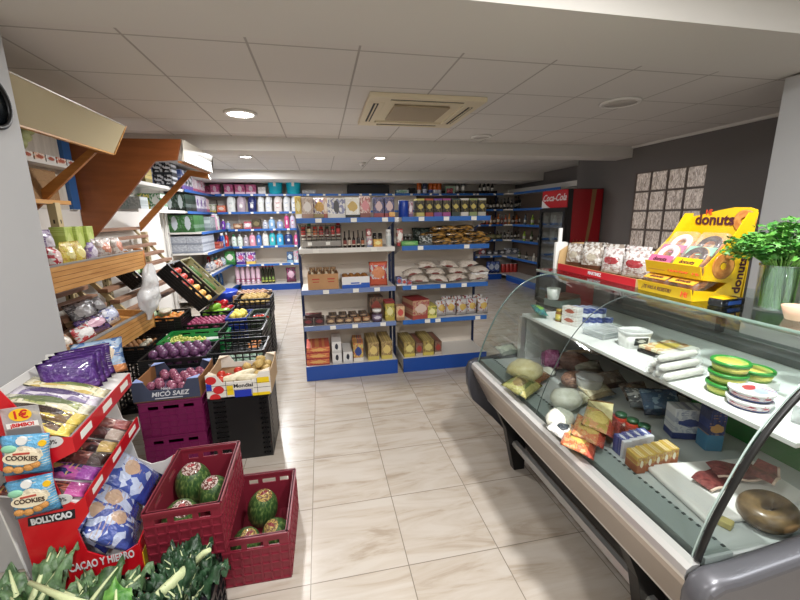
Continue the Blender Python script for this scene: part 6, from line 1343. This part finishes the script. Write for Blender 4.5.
TUBG = plain('green_tub', '#8ab52a', .35); LIDY = pk('#e8dc3a', None, '#d8c81e', '#b8d04a', ax='xy', el=(.34, .34)); LIDG = plain('green_lid_rim', '#2f8a35', .35)
def gtub(label, x, y, z):
    t = thing('olive_tub', label, 'tub', (x, y, z), 0, 'green and yellow tubs'); t.scale = (.88, .88, .9)
    MB().lathe([(0, 0), (.052, 0), (.058, .03), (0, .03)], 26).build('tub_body', pk('#c8c83a', '#7aa82a', '#e8e04a', '#a8b82a'), t)
    MB().lathe([(.05, .036), (.062, .03), (.063, .038), (.06, .042), (.054, .042), (.05, .038)], 26).build('lid_rim', LIDG, t); MB().lathe([(0, .037), (.054, .0385), (.054, .03), (0, .03)], 26).build('lid_print', LIDY, t)
x, y = at(742, 384, z=ZS)[:2]
for i in range(3): gtub(['lowest green and yellow tub of the stack', 'middle green and yellow tub of the stack', 'topmost green and yellow tub of the stack'][i], sp(724, 392)[0]+.003*i, sp(724, 392)[1], ZS+i*.0385)
gtub('green and yellow tub lying behind the stack of three', sp(752, 386)[0], sp(752, 386)[1], ZS+.03)
tag(MB().box(-.05, .05, -.05, .05, 0, .029, .004).build('white_box', WHITE, None, (*sp(752, 386), ZS)), 'low white box under the rear green and yellow tub', 'box')
LIDR = pk('#e8e6e6', None, '#c8323c', '#b8c4e4', ax='xy', el=(.24, .12), s=4, accw=.12); TUBB = pk('#e4e4e8', '#3a4a9a', None, '#c83a44', s=9, accw=.4)
for i in range(2):
    t = thing('cheese_tub', ['lower round white tub with a red and blue print', 'upper round white tub with a red and blue print'][i], 'tub', (sp(748, 405)[0]+.008*i, sp(748, 405)[1]+.004*i, ZS+i*.0285), .3, 'round white tubs')
    t.scale = (.9, .9, .92)
    MB().lathe([(0, 0), (.057, 0), (.062, .022), (0, .022)], 28).build('tub_body', TUBB, t); MB().lathe([(0, .021), (.066, .021), (.066, .028), (.061, .03), (.059, .0285), (0, .0285)], 28).build('lid', LIDR, t)
t = thing('plastic_box', 'clear plastic box at the near right end of the shelf', 'box', (1.37, .74, ZS), .2); MB().box(-.06, .06, -.04, .04, 0, .05, .008).build('box_body', cl, t); MB().box(-.063, .063, -.043, .043, .05, .06, .004).build('lid', film_mat('milky_lid', (.9, .92, .93), .7), t)
# ---------------------------------------------------------------- on the deck
ZD = .7055
def dk(px, py, dz=.03): p = at(px, py, z=ZD+dz); return p.x, p.y
def lump(name, label, cat, px, py, rx, ry, rz_, mat, rot=0, amp=.25, seed=0, dz=None, group=None):
    x, y = dk(px, py, rz_)
    return tag(MB().ball((0, 0, 0), rx, ry, rz_, 16, 10, amp, seed).build(name, mat, None, (x, y, ZD+rz_*(1.12 if amp else 1.0)), (0, 0, rot)), label, cat, group)
def slab(parts, name, label, cat, px, py, dz=.03, rot=0, z=0, group=None): x, y = dk(px, py, dz); return put(parts, name, label, cat, (x, y, ZD+z), rot, group)
CHY = speckle('pale_yellow_cheese', '#c9bd84', '#e4dcae', 5, .3, .7, .35, coat=.4); CHW = speckle('fresh_white_cheese', '#d2d4c4', '#eceee4', 5, .3, .7, .3, coat=.5)
lump('wrapped_cheese', 'large pale yellow wrapped cheese at the far end of the deck', 'cheese', 525, 371, .1, .09, .055, CHY, .4, .2, 1)
t = thing('ham_piece', 'brown ham piece in purple wrap at the far end of the deck', 'ham', (*dk(563, 362, .05), ZD+.062), (0, 0, -.5))
MB().ball((.04, 0, 0), .1, .055, .055, 18, 10, .12, 3).build('meat', speckle('cured_meat', '#5a3a34', '#8a6458', 8, .3, .7, .4), t); MB().lathe([(.0, -.065), (.04, -.06), (.058, -.02), (.058, .03), (.05, .035)], 18).build('wrap', foil('#a83a86', '#7a2464', None, '#c86aa8', seed=1), t, (-.06, 0, 0), (0, PI/2, 0))
lump('cheese_slice_pile', 'small round pale cheese before the purple wrap', 'cheese', 546, 372, .06, .045, .022, CHW, .3, .1, 2)
put(pouch(.2, .14, .07, foil('#9a9a4a', '#b8b05a', '#7a6a3a', '#6a7a34', seed=3, s=4), 130), 'salad_bag', 'olive green vacuum bag in front of the pale cheese', 'bag', (*dk(535, 392, .03), ZD+.03), (-1.35, 0, .6))
lump('sausage_coil', 'mottled brown salami piece behind the clear tub', 'salami', 575, 380, .08, .06, .04, speckle('salami_slices', '#5f4038', '#a8806a', 12, .35, .65, .45), .2, .15, 4)
tag(MB().tube([(-.09, .02, 0), (0, 0, .006), (.09, -.03, 0)], .012, 10).build('chorizo', speckle('pale_sausage', '#9a7a5a', '#c8a888', 8, .3, .7, .45), None, (*dk(583, 357, .06), ZD+.09)), 'thin beige sausage lying behind the salami piece', 'sausage')
t = thing('clear_tub', 'clear plastic tub of olives in the middle of the deck', 'tub', (*dk(588, 394, .01), ZD)); MB().lathe([(0, .0), (.05, 0), (.062, .1), (.059, .1), (.048, .004), (0, .004)], 26).build('tub_wall', film_mat('clear_tub_film', (.9, .9, .86), .3), t); MB().lathe([(0, .005), (.047, .005), (.055, .065), (0, .07)], 20).build('olives', speckle('olive_mix', '#6a6844', '#a8a070', 18, .4, .6, .4), t); MB().lathe([(0, .1), (.064, .1), (.064, .107), (0, .107)], 26).build('lid', film_mat('clear_wrap', (.96, .96, .96), .22), t)
lump('fresh_cheese', 'round fresh white cheese in clear wrap', 'cheese', 566, 400, .075, .065, .05, CHW, .2, .12, 5)
lump('fresh_cheese', 'second fresh white cheese nearer the front glass', 'cheese', 560, 420, .07, .055, .04, CHW, .5, .12, 6)
t = thing('cheese_wedge', 'pale yellow cheese wedge with a brown rind', 'cheese', (*dk(600, 418, .03), ZD), .9)
MB().prism([(-.08, -.04), (.08, -.05), (.07, .05)], 'z', .006, .07).build('cheese_body', CHY, t); MB().prism([(.08, -.05), (.088, -.05), (.078, .052), (.07, .05)], 'z', .004, .072).build('rind', plain('brown_rind', '#6a4a2a', .5), t)
put(pouch(.13, .1, .04, foil('#dcdcd6', '#c8c8c2', '#39424a', '#f0f0ea', seed=3, el=(.26, .2), ax='xz'), 131), 'printed_pack', 'white pack with a black printed emblem near the front glass', 'cheese pack', (*dk(575, 438, .02), ZD+.022), (-1.25, 0, .55))
for i in range(3): put(pouch(.19, .12, .035, foil(['#d86a2a', '#e07a3a', '#c8a83a'][i], '#c8482a', ['#e8c03a', '#d8b24a', '#e8cc5a'][i], '#e8a05a', seed=i, el=(.25, .3)), 132+i), 'sliced_cheese_pack', ['front', 'middle', 'rear'][i]+' orange sliced cheese pack leaning on the next', 'cheese pack', (*dk(596+i*9, 452-i*7, .0), ZD+.02+i*.014), (-1.35, 0, .8), 'orange sliced cheese packs')
put(pouch(.2, .11, .03, foil('#8a2a2c', '#6a1e22', None, '#a8484a', seed=6), 136), 'ham_pack', 'dark red sliced ham pack behind the orange packs', 'ham pack', (*dk(626, 426, .04), ZD+.02), (-1.2, 0, .8))
for i in range(3):
    x, y = dk(620+i*11.5, 424+i*6, .02); put(jar(.025, .07, plain('red_pesto', '#a8301f', .2), plain('dark_green_lid', '#1f4a30', .35), pk('#c84a2a', '#e8d8c8', '#e8e0d4', '#a8301f')), 'sauce_jar', f'{ORD[i]} red jar with a dark green lid on the deck', 'jar', (x, y, ZD), 0, 'red jars with dark green lids')
BC = pk('#3f4a9c', '#e4e4ee', '#e8e8f2', '#5a64b8', ax='xy', el=(.2, .3)); YC = pk('#d8b22e', '#b5622e', '#f0ead0', '#c8862e', ax='xz', low=.5, el=(.16, .2))
for i in range(4): x0_, y0_ = dk(624, 456, 0); put(carton(.034, .06, .07, BC), 'custard_carton', f'{ORD[i]} blue carton with white print on the deck', 'box', (x0_+i*.036, y0_+.015+i*.004, ZD), -.1, 'blue cartons on the deck')
for i in range(5): x0_, y0_ = dk(639, 472, 0); put(carton(.036, .06, .066, YC), 'juice_carton', f'{ORD[i]} yellow and orange carton on the deck', 'box', (x0_+i*.038, y0_+.02+i*.004, ZD), -.1, 'yellow and orange cartons on the deck')
put(carton(.12, .07, .13, pk('#d8dce4', '#2a3f88', '#3a4f98', '#b8c0d4', el=(.36, .12))), 'butter_box', 'white and blue carton standing behind the yellow cartons', 'box', (*dk(683, 435, 0), ZD), -.35)
put(carton(.06, .06, .17, pk('#24306a', '#3a8ab8', '#d8a04a', '#2a3f88', el=(.4, .1), low=.4)), 'tall_carton', 'tall navy and light blue carton under the shelf', 'box', (*dk(708, 447, 0), ZD), -.3)
put(pouch(.16, .1, .07, foil('#6a7078', '#8a949c', None, '#c8ccd0', seed=7, accw=.4), 140), 'vacuum_bag', 'crumpled clear grey vacuum bag behind the red jars', 'bag', (*dk(648, 412, 0), ZD+.02), (-.9, 0, -.3))
put(pouch(.17, .12, .06, foil('#3a6a98', '#26486a', None, '#8ab0d0', seed=8, accw=.3), 141), 'blue_bag', 'blue vacuum bag behind the red jars', 'bag', (*dk(664, 420, 0), ZD+.02), (-.7, 0, -.3))
tag(MB().box(-.2, .2, -.13, .13, 0, .02, .008).build('white_tray', WHITE, None, (1.27, .86, ZD), (0, 0, -.12)), 'white tray carrying sliced ham at the near end of the deck', 'tray')
HAM = speckle('dark_red_ham', '#521a1e', '#96504b', 7, .3, .75, .38, coat=.3); FAT = plain('ham_fat', '#d8c0b0', .45)
for i, (x, y, a, s) in enumerate(((1.23, .885, .2, .8), (1.32, .89, -.3, .85), (1.39, .85, .5, .7))):
    t = thing('ham_slice', ['left dark red ham slice', 'middle dark red ham slice', 'right dark red ham slice'][i]+' on the white tray', 'ham', (x, y, ZD+.0235+i*.013), (0, 0, a))
    MB().grid(lambda u, v: ((u-.5)*.17*s, (v-.5)*.1*s*(1-.5*abs(u-.5)), .006*math.sin(u*7)+.008*v+.004), 12, 6).build('slice', HAM, t)
    MB().tube([((u/8-.5)*.17*s, -.05*s*(1-.5*abs(u/8-.5)), .006*math.sin(u/8*7)+.004) for u in range(9)], .004, 6).build('fat_edge', FAT, t)
RNG = speckle('smoked_ring_skin', '#4c3c27', '#806843', 4, .3, .75, .35, coat=.2)
rg = MB(); rg.tube([(.058*math.cos(a), .04*math.sin(a), .0) for a in [2*PI*k/28 for k in range(28)]], .03, 14, True)
tag(rg.build('sausage_ring', RNG, None, (1.245, .735, ZD+.032), (0, 0, .3)), 'thick brown smoked sausage ring at the near end of the deck', 'sausage')
slab(carton(.03, .05, .02, plain('pale_butter', '#b8ac6a', .5)), 'cheese_cube', 'small pale cheese cube beside the sausage ring', 'cheese', 722, 521, .01, .4)
# ---------------------------------------------------------------- on the glass top
ZT = 1.2455
REDC = plain('red_tray_card', '#c01826', .35); KC = plain('kraft_tray_card', '#c3a374', .7)
t = thing('display_tray', 'red fronted cardboard tray of white snack bags on the glass top', 'display tray', (1.515, 1.915, ZT), -.04)
MB().box(-.005, .2, -.34, .34, 0, .005).build('base', KC, t)
f = MB().box(-.01, -.004, -.34, .34, 0, .038).build('front_lip', REDC, t); MB().box(-.004, -.0025, -.338, .338, .002, .04).build('inner_face', KC, f)
text('MARTINEZ', .026, lt, f, (-.0105, -.03, .02), (PI/2, 0, -PI/2), fat=.0006, sx=.9)
MB().prism([(-.01, 0), (.2, 0), (.2, .07), (.1, .04), (-.01, .04)], 'y', -.345, -.34).build('near_side', KC, t)
MB().prism([(-.01, 0), (.2, 0), (.2, .17), (.08, .17), (.0, .12), (-.01, .04)], 'y', .34, .345).build('far_side', KC, t)
MB().box(.2, .206, -.34, .34, 0, .12).build('back_wall', KC, t)
MB().prism([(.06, .005), (.2, .005), (.2, .1)], 'y', -.03, -.025).build('divider', KC, t)
wp = thing('paper_roll_holder', 'white card holder with a narrow post beyond the snack tray', 'holder', (1.585, 2.36, ZT-.0)); 
wp.location = (1.58, 2.285, 1.2656)
MB().prism([(-.07, -.02), (.1, -.02), (.1, .07), (.06, .13), (.0, .155), (-.055, .155), (-.07, .15)], 'y', -.01, .01).build('white_card', WHITE, wp)
MB().box(-.05, -.028, -.006, .006, .155, .245).build('post', WHITE, wp)
NB = [foil('#d4d0ca', '#6a3a28', '#b8ae98', '#9a8a7c', seed=i, s=12, accw=.5, el=(.2, .12), low=.28) for i in range(2)]; NB2 = foil('#dcd8d6', '#4a2c20', '#a81c28', '#b09a94', seed=5, s=14, accw=.25, el=(.28, .13), low=.16)
Mt = Matrix.Translation((1.515, 1.915, ZT)) @ Matrix.Rotation(-.04, 4, 'Z')
for i in range(7):
    q = Mt @ Vector((.06+.06*(i % 2), .26-i*.085, .006)); put(pouch(.16, .165+.012*(i % 2), .07, NB2 if i > 3 else NB[i % 2], 150+i), 'snack_bag', f'{ORD[i]} white snack bag from the far end of the red fronted tray', 'bag', q, (-.1, 0, -PI/2+.25+rnd(-.15, .15)), 'white snack bags in the red fronted tray')
for i in range(2):
    q = Mt @ Vector((.03, -.12-.1*i, .006)); o = thing('yellow_flower_sticker', '', 'x'); D.objects.remove(o)
# doughnut display
YEL = plain('bright_yellow_card', '#e8bc14', .4); INK = plain('plum_ink', '#4a1626', .5); ORG = plain('orange_red_ink', '#d8481e', .5)
dn = thing('doughnut_display', 'yellow two tier cardboard doughnut display on the glass top', 'display stand', (1.465, 1.39, ZT), -.03)
HW = .14
def yside(y0, y1, nm): return MB().prism([(0, 0), (.225, 0), (.245, .35), (.2, .35), (.14, .25), (.035, .14), (.035, .085), (.15, .07), (.1, .035), (0, .045)], 'y', y0, y1).build(nm, YEL, dn)
s1 = yside(-HW-.003, -HW, 'side_panel'); yside(HW, HW+.003, 'side_panel')
bk = MB().prism([(-HW, 0), (HW, 0), (HW, .335), (.08, .345), (.02, .36), (-.05, .372), (-.11, .37), (-HW, .36)], 'x', .24, .245).build('back_panel', YEL, dn)
lo_ = MB().prism([(-.002, 0), (.004, 0), (-.008, .048), (-.014, .048)], 'y', -HW, HW).build('lower_lip', YEL, dn); MB().box(0, .23, -HW, HW, 0, .004).build('lower_floor', YEL, dn)
MB().prism([(.03, .085), (.13, .1), (.24, .13), (.24, .134), (.13, .104), (.03, .089)], 'y', -HW, HW).build('upper_floor', YEL, dn)
up_ = MB().prism([(.03, .085), (.035, .085), (.02, .14), (.015, .14)], 'y', -HW, HW).build('upper_lip', YEL, dn)
text('¿TE VAS A RESISTIR?', .024, INK, lo_, (-.0125, .03, .024), (PI/2-.23, 0, -PI/2), sx=.75); text('1€', .034, ORG, lo_, (-.0125, -.11, .024), (PI/2-.23, 0, -PI/2), fat=.001)
MB().prism([(.0268, .1), (.0238, .112), (.0228, .112), (.0258, .1)], 'y', .035, .125).build('printed_line', plain('tan_ink', '#c89a3a', .5), up_); text('TIERNOS', .028, ORG, up_, (.0235, -.03, .112), (PI/2-.27, 0, -PI/2), fat=.0006, sx=.9); text('1€', .03, ORG, up_, (.0235, -.115, .112), (PI/2-.27, 0, -PI/2), fat=.001)
text('donuts', .065, INK, bk, (.2375, .03, .32), (PI/2, 0, -PI/2), fat=.002); text('1€', .03, ORG, bk, (.2375, .06, .352), (PI/2, 0, -PI/2), fat=.001)
text('donuts', .055, INK, s1, (.205, -.001-HW-.003, .1), (PI/2, -1.5, 0), fat=.0015)
GLZ = speckle('glazed_dough', '#b5692a', '#d89a52', 4, .3, .7, .3, coat=.4); CHOC = plain('chocolate_glaze', '#3a1d14', .25, coat=.5); PINK = speckle('pink_white_icing', '#e8d0d8', '#f4ecec', 8, .4, .6, .3)
# printed doughnut picture on the side panel and back panel
def ringpic(parent, loc, rot, R, r, m): MB().tube([(R*math.cos(a), R*math.sin(a), 0) for a in [2*PI*k/20 for k in range(20)]], r, 8, True).build('printed_doughnut', m, parent, loc, rot).scale = (1, 1, .06)
ringpic(s1, (.12, -HW-.0035, .14), (PI/2, 0, 0), .034, .02, GLZ); ringpic(bk, (.2375, -.1, .315), (0, PI/2, 0), .03, .017, GLZ)
Md = Matrix.Translation((1.465, 1.39, ZT)) @ Matrix.Rotation(-.03, 4, 'Z')
def dpack(label, x, y, z, mat, icing, capm, tilt, labmat, seed):
    t = thing('doughnut_pack', label, 'doughnut pack', Md @ Vector((x, y, z)), (Matrix.Rotation(-.03-PI/2, 3, 'Z') @ Matrix.Rotation(tilt, 3, 'X')).to_euler())
    t.scale = (.86, .86, .86); R, r = .043, .021
    MB().tube([(R*math.cos(a), -.03, .07+R*math.sin(a)) for a in [2*PI*k/20 for k in range(20)]], r, 10, True).build('doughnut', mat, t)
    if icing: MB().tube([(R*math.cos(a), -.0375, .07+R*math.sin(a)) for a in [2*PI*k/20 for k in range(20)]], r*.82, 10, True).build('icing', icing, t)
    MB().box(-.072, .072, -.062, .0, 0, .142, .015).build('clear_box', film_mat('blister', (.95, .95, .95), .12), t)
    l = MB().box(-.07, .07, -.0645, -.0625, .004, .05).build('printed_label', labmat, t)
    text('donuts', .03, INK, l, (0, -.065, .026), (PI/2, 0, 0), fat=.001)
    return t
PKL = plain('pink_card', '#c8628a', .4)
dpack('pink iced doughnut pack in the upper tier', .06, .07, .1, GLZ, PINK, 0, -.62, PKL, 1)
dpack('chocolate doughnut pack in the upper tier', .06, -.065, .1, GLZ, CHOC, 0, -.62, YEL, 2)
dpack('second pink iced doughnut pack standing behind in the upper tier', .12, .07, .145, GLZ, PINK, 0, -.62, PKL, 3)
dpack('second chocolate doughnut pack standing behind in the upper tier', .12, -.065, .145, GLZ, CHOC, 0, -.62, plain('print_green', '#8cc8a8', .4), 4)
dpack('plain glazed doughnut pack at the far side of the lower tier', .03, .07, .012, GLZ, None, 0, -1.1, plain('orange_card', '#e0a83a', .4), 5)
dpack('plain glazed doughnut pack at the near side of the lower tier', .03, -.065, .012, GLZ, None, 0, -1.1, plain('orange_card', '#e0a83a', .4), 6)
# black wrapped pack
t = thing('wrapped_pack', 'black shrink wrapped pack with a yellow top beside the doughnut display', 'pack', (1.53, 1.17, ZT), .1)
t.scale = (.75, .75, .8); MB().box(-.085, .085, -.035, .035, 0, .036, .006).build('pack_body', foil('#14161c', '#1c1f28', None, '#2c3f6a', s=5, accw=.2), t); MB().box(-.08, .02, -.034, .034, .0365, .041, .002).build('yellow_card', YEL, t)
MB().box(-.04, .05, -.0372, -.0354, .008, .026).build('printed_panel', plain('blue_print2', '#24458a', .4), t)
# parsley in a jar
VX, VY = 1.61, 1.06
vs_ = thing('glass_vase', 'straight glass jar of water holding the parsley', 'vase', (VX, VY, ZT))
MB().lathe([(0, 0), (.058, 0), (.06, .004), (.063, .165), (.0605, .167), (.058, .008), (0, .008)], 32).build('glass_wall', glass_mat('jar_glass', (.97, .99, .98), .35, .02), vs_)
MB().lathe([(.0625, .16), (.0645, .165), (.0635, .17), (.06, .17)], 32).build('rim', glass_mat('jar_rim', (.85, .9, .88), .8, .15), vs_)
MB().lathe([(0, .009), (.057, .009), (.0595, .115), (0, .115)], 28).build('water', glass_mat('water_green', (.95, .98, .93), .15, .0), vs_)
pa = thing('parsley', 'bunch of fresh green parsley standing in the glass jar', 'parsley', (VX, VY, ZT+.012))
R = random.Random(3); stems = MB(); lv = MB(); tips = []
for i in range(120):
    a, q = R.uniform(0, 2*PI), math.sqrt(R.random()); a2 = a+R.uniform(-.6, .6)
    b0 = Vector((.045*q*math.cos(a), .045*q*math.sin(a), 0)); b1 = Vector((.048*q*math.cos(a2), .048*q*math.sin(a2), .15)); q2 = q*R.uniform(.8, 1.2)
    tp = Vector((.135*q2*math.cos(a2), .135*q2*math.sin(a2), .2+R.uniform(.0, .1)*(1.25-q*.9)))
    stems.tube([b0, b1, (b1+tp)/2+Vector((0, 0, .008)), tp], .0026, 5); tips.append(tp)
    for k in range(16):
        c = tp+Vector((R.gauss(0, .021), R.gauss(0, .021), R.gauss(-.006, .015)))
        n = Vector((R.gauss(0, .55), R.gauss(0, .55), 1)).normalized(); e1 = n.orthogonal().normalized(); e2 = n.cross(e1); ph = R.uniform(0, 6.28); L_ = R.uniform(.012, .02)
        d1 = e1*math.cos(ph)+e2*math.sin(ph); d2 = n.cross(d1)
        P_ = [c-d1*L_*.6, c-d1*L_*.1+d2*L_*.75-n*.002, c+d1*L_*.15+d2*L_*.3, c+d1*L_*.75+d2*L_*.45-n*.003, c+d1*L_*.6+n*.001, c+d1*L_*1.0-n*.003, c+d1*L_*.6-d2*L_*.05, c+d1*L_*.75-d2*L_*.45-n*.003, c+d1*L_*.15-d2*L_*.3, c-d1*L_*.1-d2*L_*.75-n*.002]
        ctr = lv.v(c+n*.002); vv = [lv.v(p_) for p_ in P_]
        for z in range(len(vv)): lv.f([ctr, vv[z], vv[(z+1) % len(vv)]], True)
stems.build('stems', plain('parsley_stem', '#7fae55', .5), pa); lv.build('foliage', leaf_mat('parsley_leaf', '#2a6a24', '#68a546', '#fff'), pa)
t = thing('paper_bowl', 'small cardboard bowl of brown sauce at the right edge of the glass top', 'bowl', (1.54, .945, ZT)); MB().lathe([(0, 0), (.03, 0), (.045, .045), (.042, .046), (.028, .004), (0, .004)], 24).build('bowl_wall', plain('peach_card', '#c8a48c', .6), t); MB().lathe([(0, .03), (.036, .03), (.034, .022), (0, .022)], 20).build('sauce', plain('brown_sauce', '#5a3422', .3), t)

# more wrapped goods that fill the deck
fill = [(512, 358, .15, .1, '#b8bcb0', '#8f968c', '#d8dccc', 'clear bag of pale cheese at the far corner', -1.2, .2), (556, 352, .15, .09, '#8c7a72', '#6a4a44', '#b89a8c', 'greyish vacuum pack behind the purple wrap', -1.0, -.3), (545, 384, .16, .1, '#a87a4a', '#8a5a34', '#c8a878', 'tan vacuum pack of cured meat', -1.4, .5), (568, 372, .16, .1, '#6a4640', '#8c6258', '#4a2c2a', 'dark red vacuum pack behind the olive tub', -1.1, .1), (604, 402, .17, .1, '#c8b890', '#a8946a', '#dcd0a8', 'pale vacuum pack behind the cheese wedge', -1.2, .2), (617, 392, .17, .1, '#7a6a5a', '#5a4a40', '#9c8c7c', 'brown vacuum pack in the shade under the shelf', -1.0, .1), (590, 377, .16, .09, '#8f8a7a', '#6c675a', '#b0aa98', 'grey brown vacuum pack in the shade under the shelf', -1.0, -.2), (640, 404, .15, .09, '#6c5a50', '#4a3c36', '#8c7a6c', 'dark vacuum pack in the shade under the shelf', -.9, .0), (585, 408, .13, .09, '#d8d4b0', '#b8b48c', '#e8e4c8', 'cream coloured wrapped cheese between the white cheeses', -1.35, .4), (606, 434, .14, .09, '#c8482a', '#a83020', '#e8b04a', 'red and orange pack behind the printed white pack', -1.3, .7)]
for i, (px, py, w_, h_, a, b, c, n, tl, rz_) in enumerate(fill):
    x, y = dk(px, py, 0); put(pouch(w_, h_, .05, foil(a, b, None if i % 2 else c, c, seed=i+3, s=5, accw=.4), 160+i), 'vacuum_pack', n, 'vacuum pack', (x, y, ZD+.024), (tl, 0, rz_))
# ================================================================ camera and light
cd = D.cameras.new('camera'); cam = D.objects.new('camera', cd); COL.objects.link(cam)
cd.sensor_width = 36; cd.lens = F/800*36; cd.clip_start = .02
R3 = Matrix((AX[0], AX[1], -AX[2])).transposed()
cam.matrix_world = Matrix.Translation((0, 0, H)) @ R3.to_4x4()
bpy.context.scene.camera = cam
def area(name, x, y, z, sx, sy, w, col=(1, .985, .965), rot=(0, 0, 0), shape='DISK'):
    l = D.lights.new(name, 'AREA'); l.shape = shape; l.size = sx; l.size_y = sy; l.energy = w; l.color = col
    o = D.objects.new(name, l); COL.objects.link(o); o.location = (x, y, z); o.rotation_euler = rot; return o
area('lamp_a', -.64, 3.9, 2.48, .19, .19, 32)
area('lamp_b', -1.04, 6.45, 2.48, .17, .17, 54, (.97, .98, 1))
area('lamp_c', .99, 6.36, 2.48, .17, .17, 19, (.97, .98, 1))
area('lamp_d', .95, .75, 2.74, .2, .2, 52)
area('fill_light_h', .3, -1.2, 2.74, .2, .2, 58)  # unseen fill added behind the camera to brighten the gondola fronts
area('lamp_e', 2.3, .3, 2.74, .2, .2, 22, (.96, .98, 1))
area('lamp_g', -.75, .9, 2.74, .2, .2, 12)
area('lamp_f', -1.2, 7.6, 2.48, .17, .17, 36, (.97, .98, 1))
w = D.worlds.new('world'); bpy.context.scene.world = w; w.use_nodes = True
w.node_tree.nodes['Background'].inputs[0].default_value = (.75, .85, 1, 1); w.node_tree.nodes['Background'].inputs[1].default_value = .6
vs = bpy.context.scene.view_settings
vs.view_transform = 'Standard'; vs.look = 'None'; vs.gamma = 1; vs.use_curve_mapping = False; vs.exposure = .24
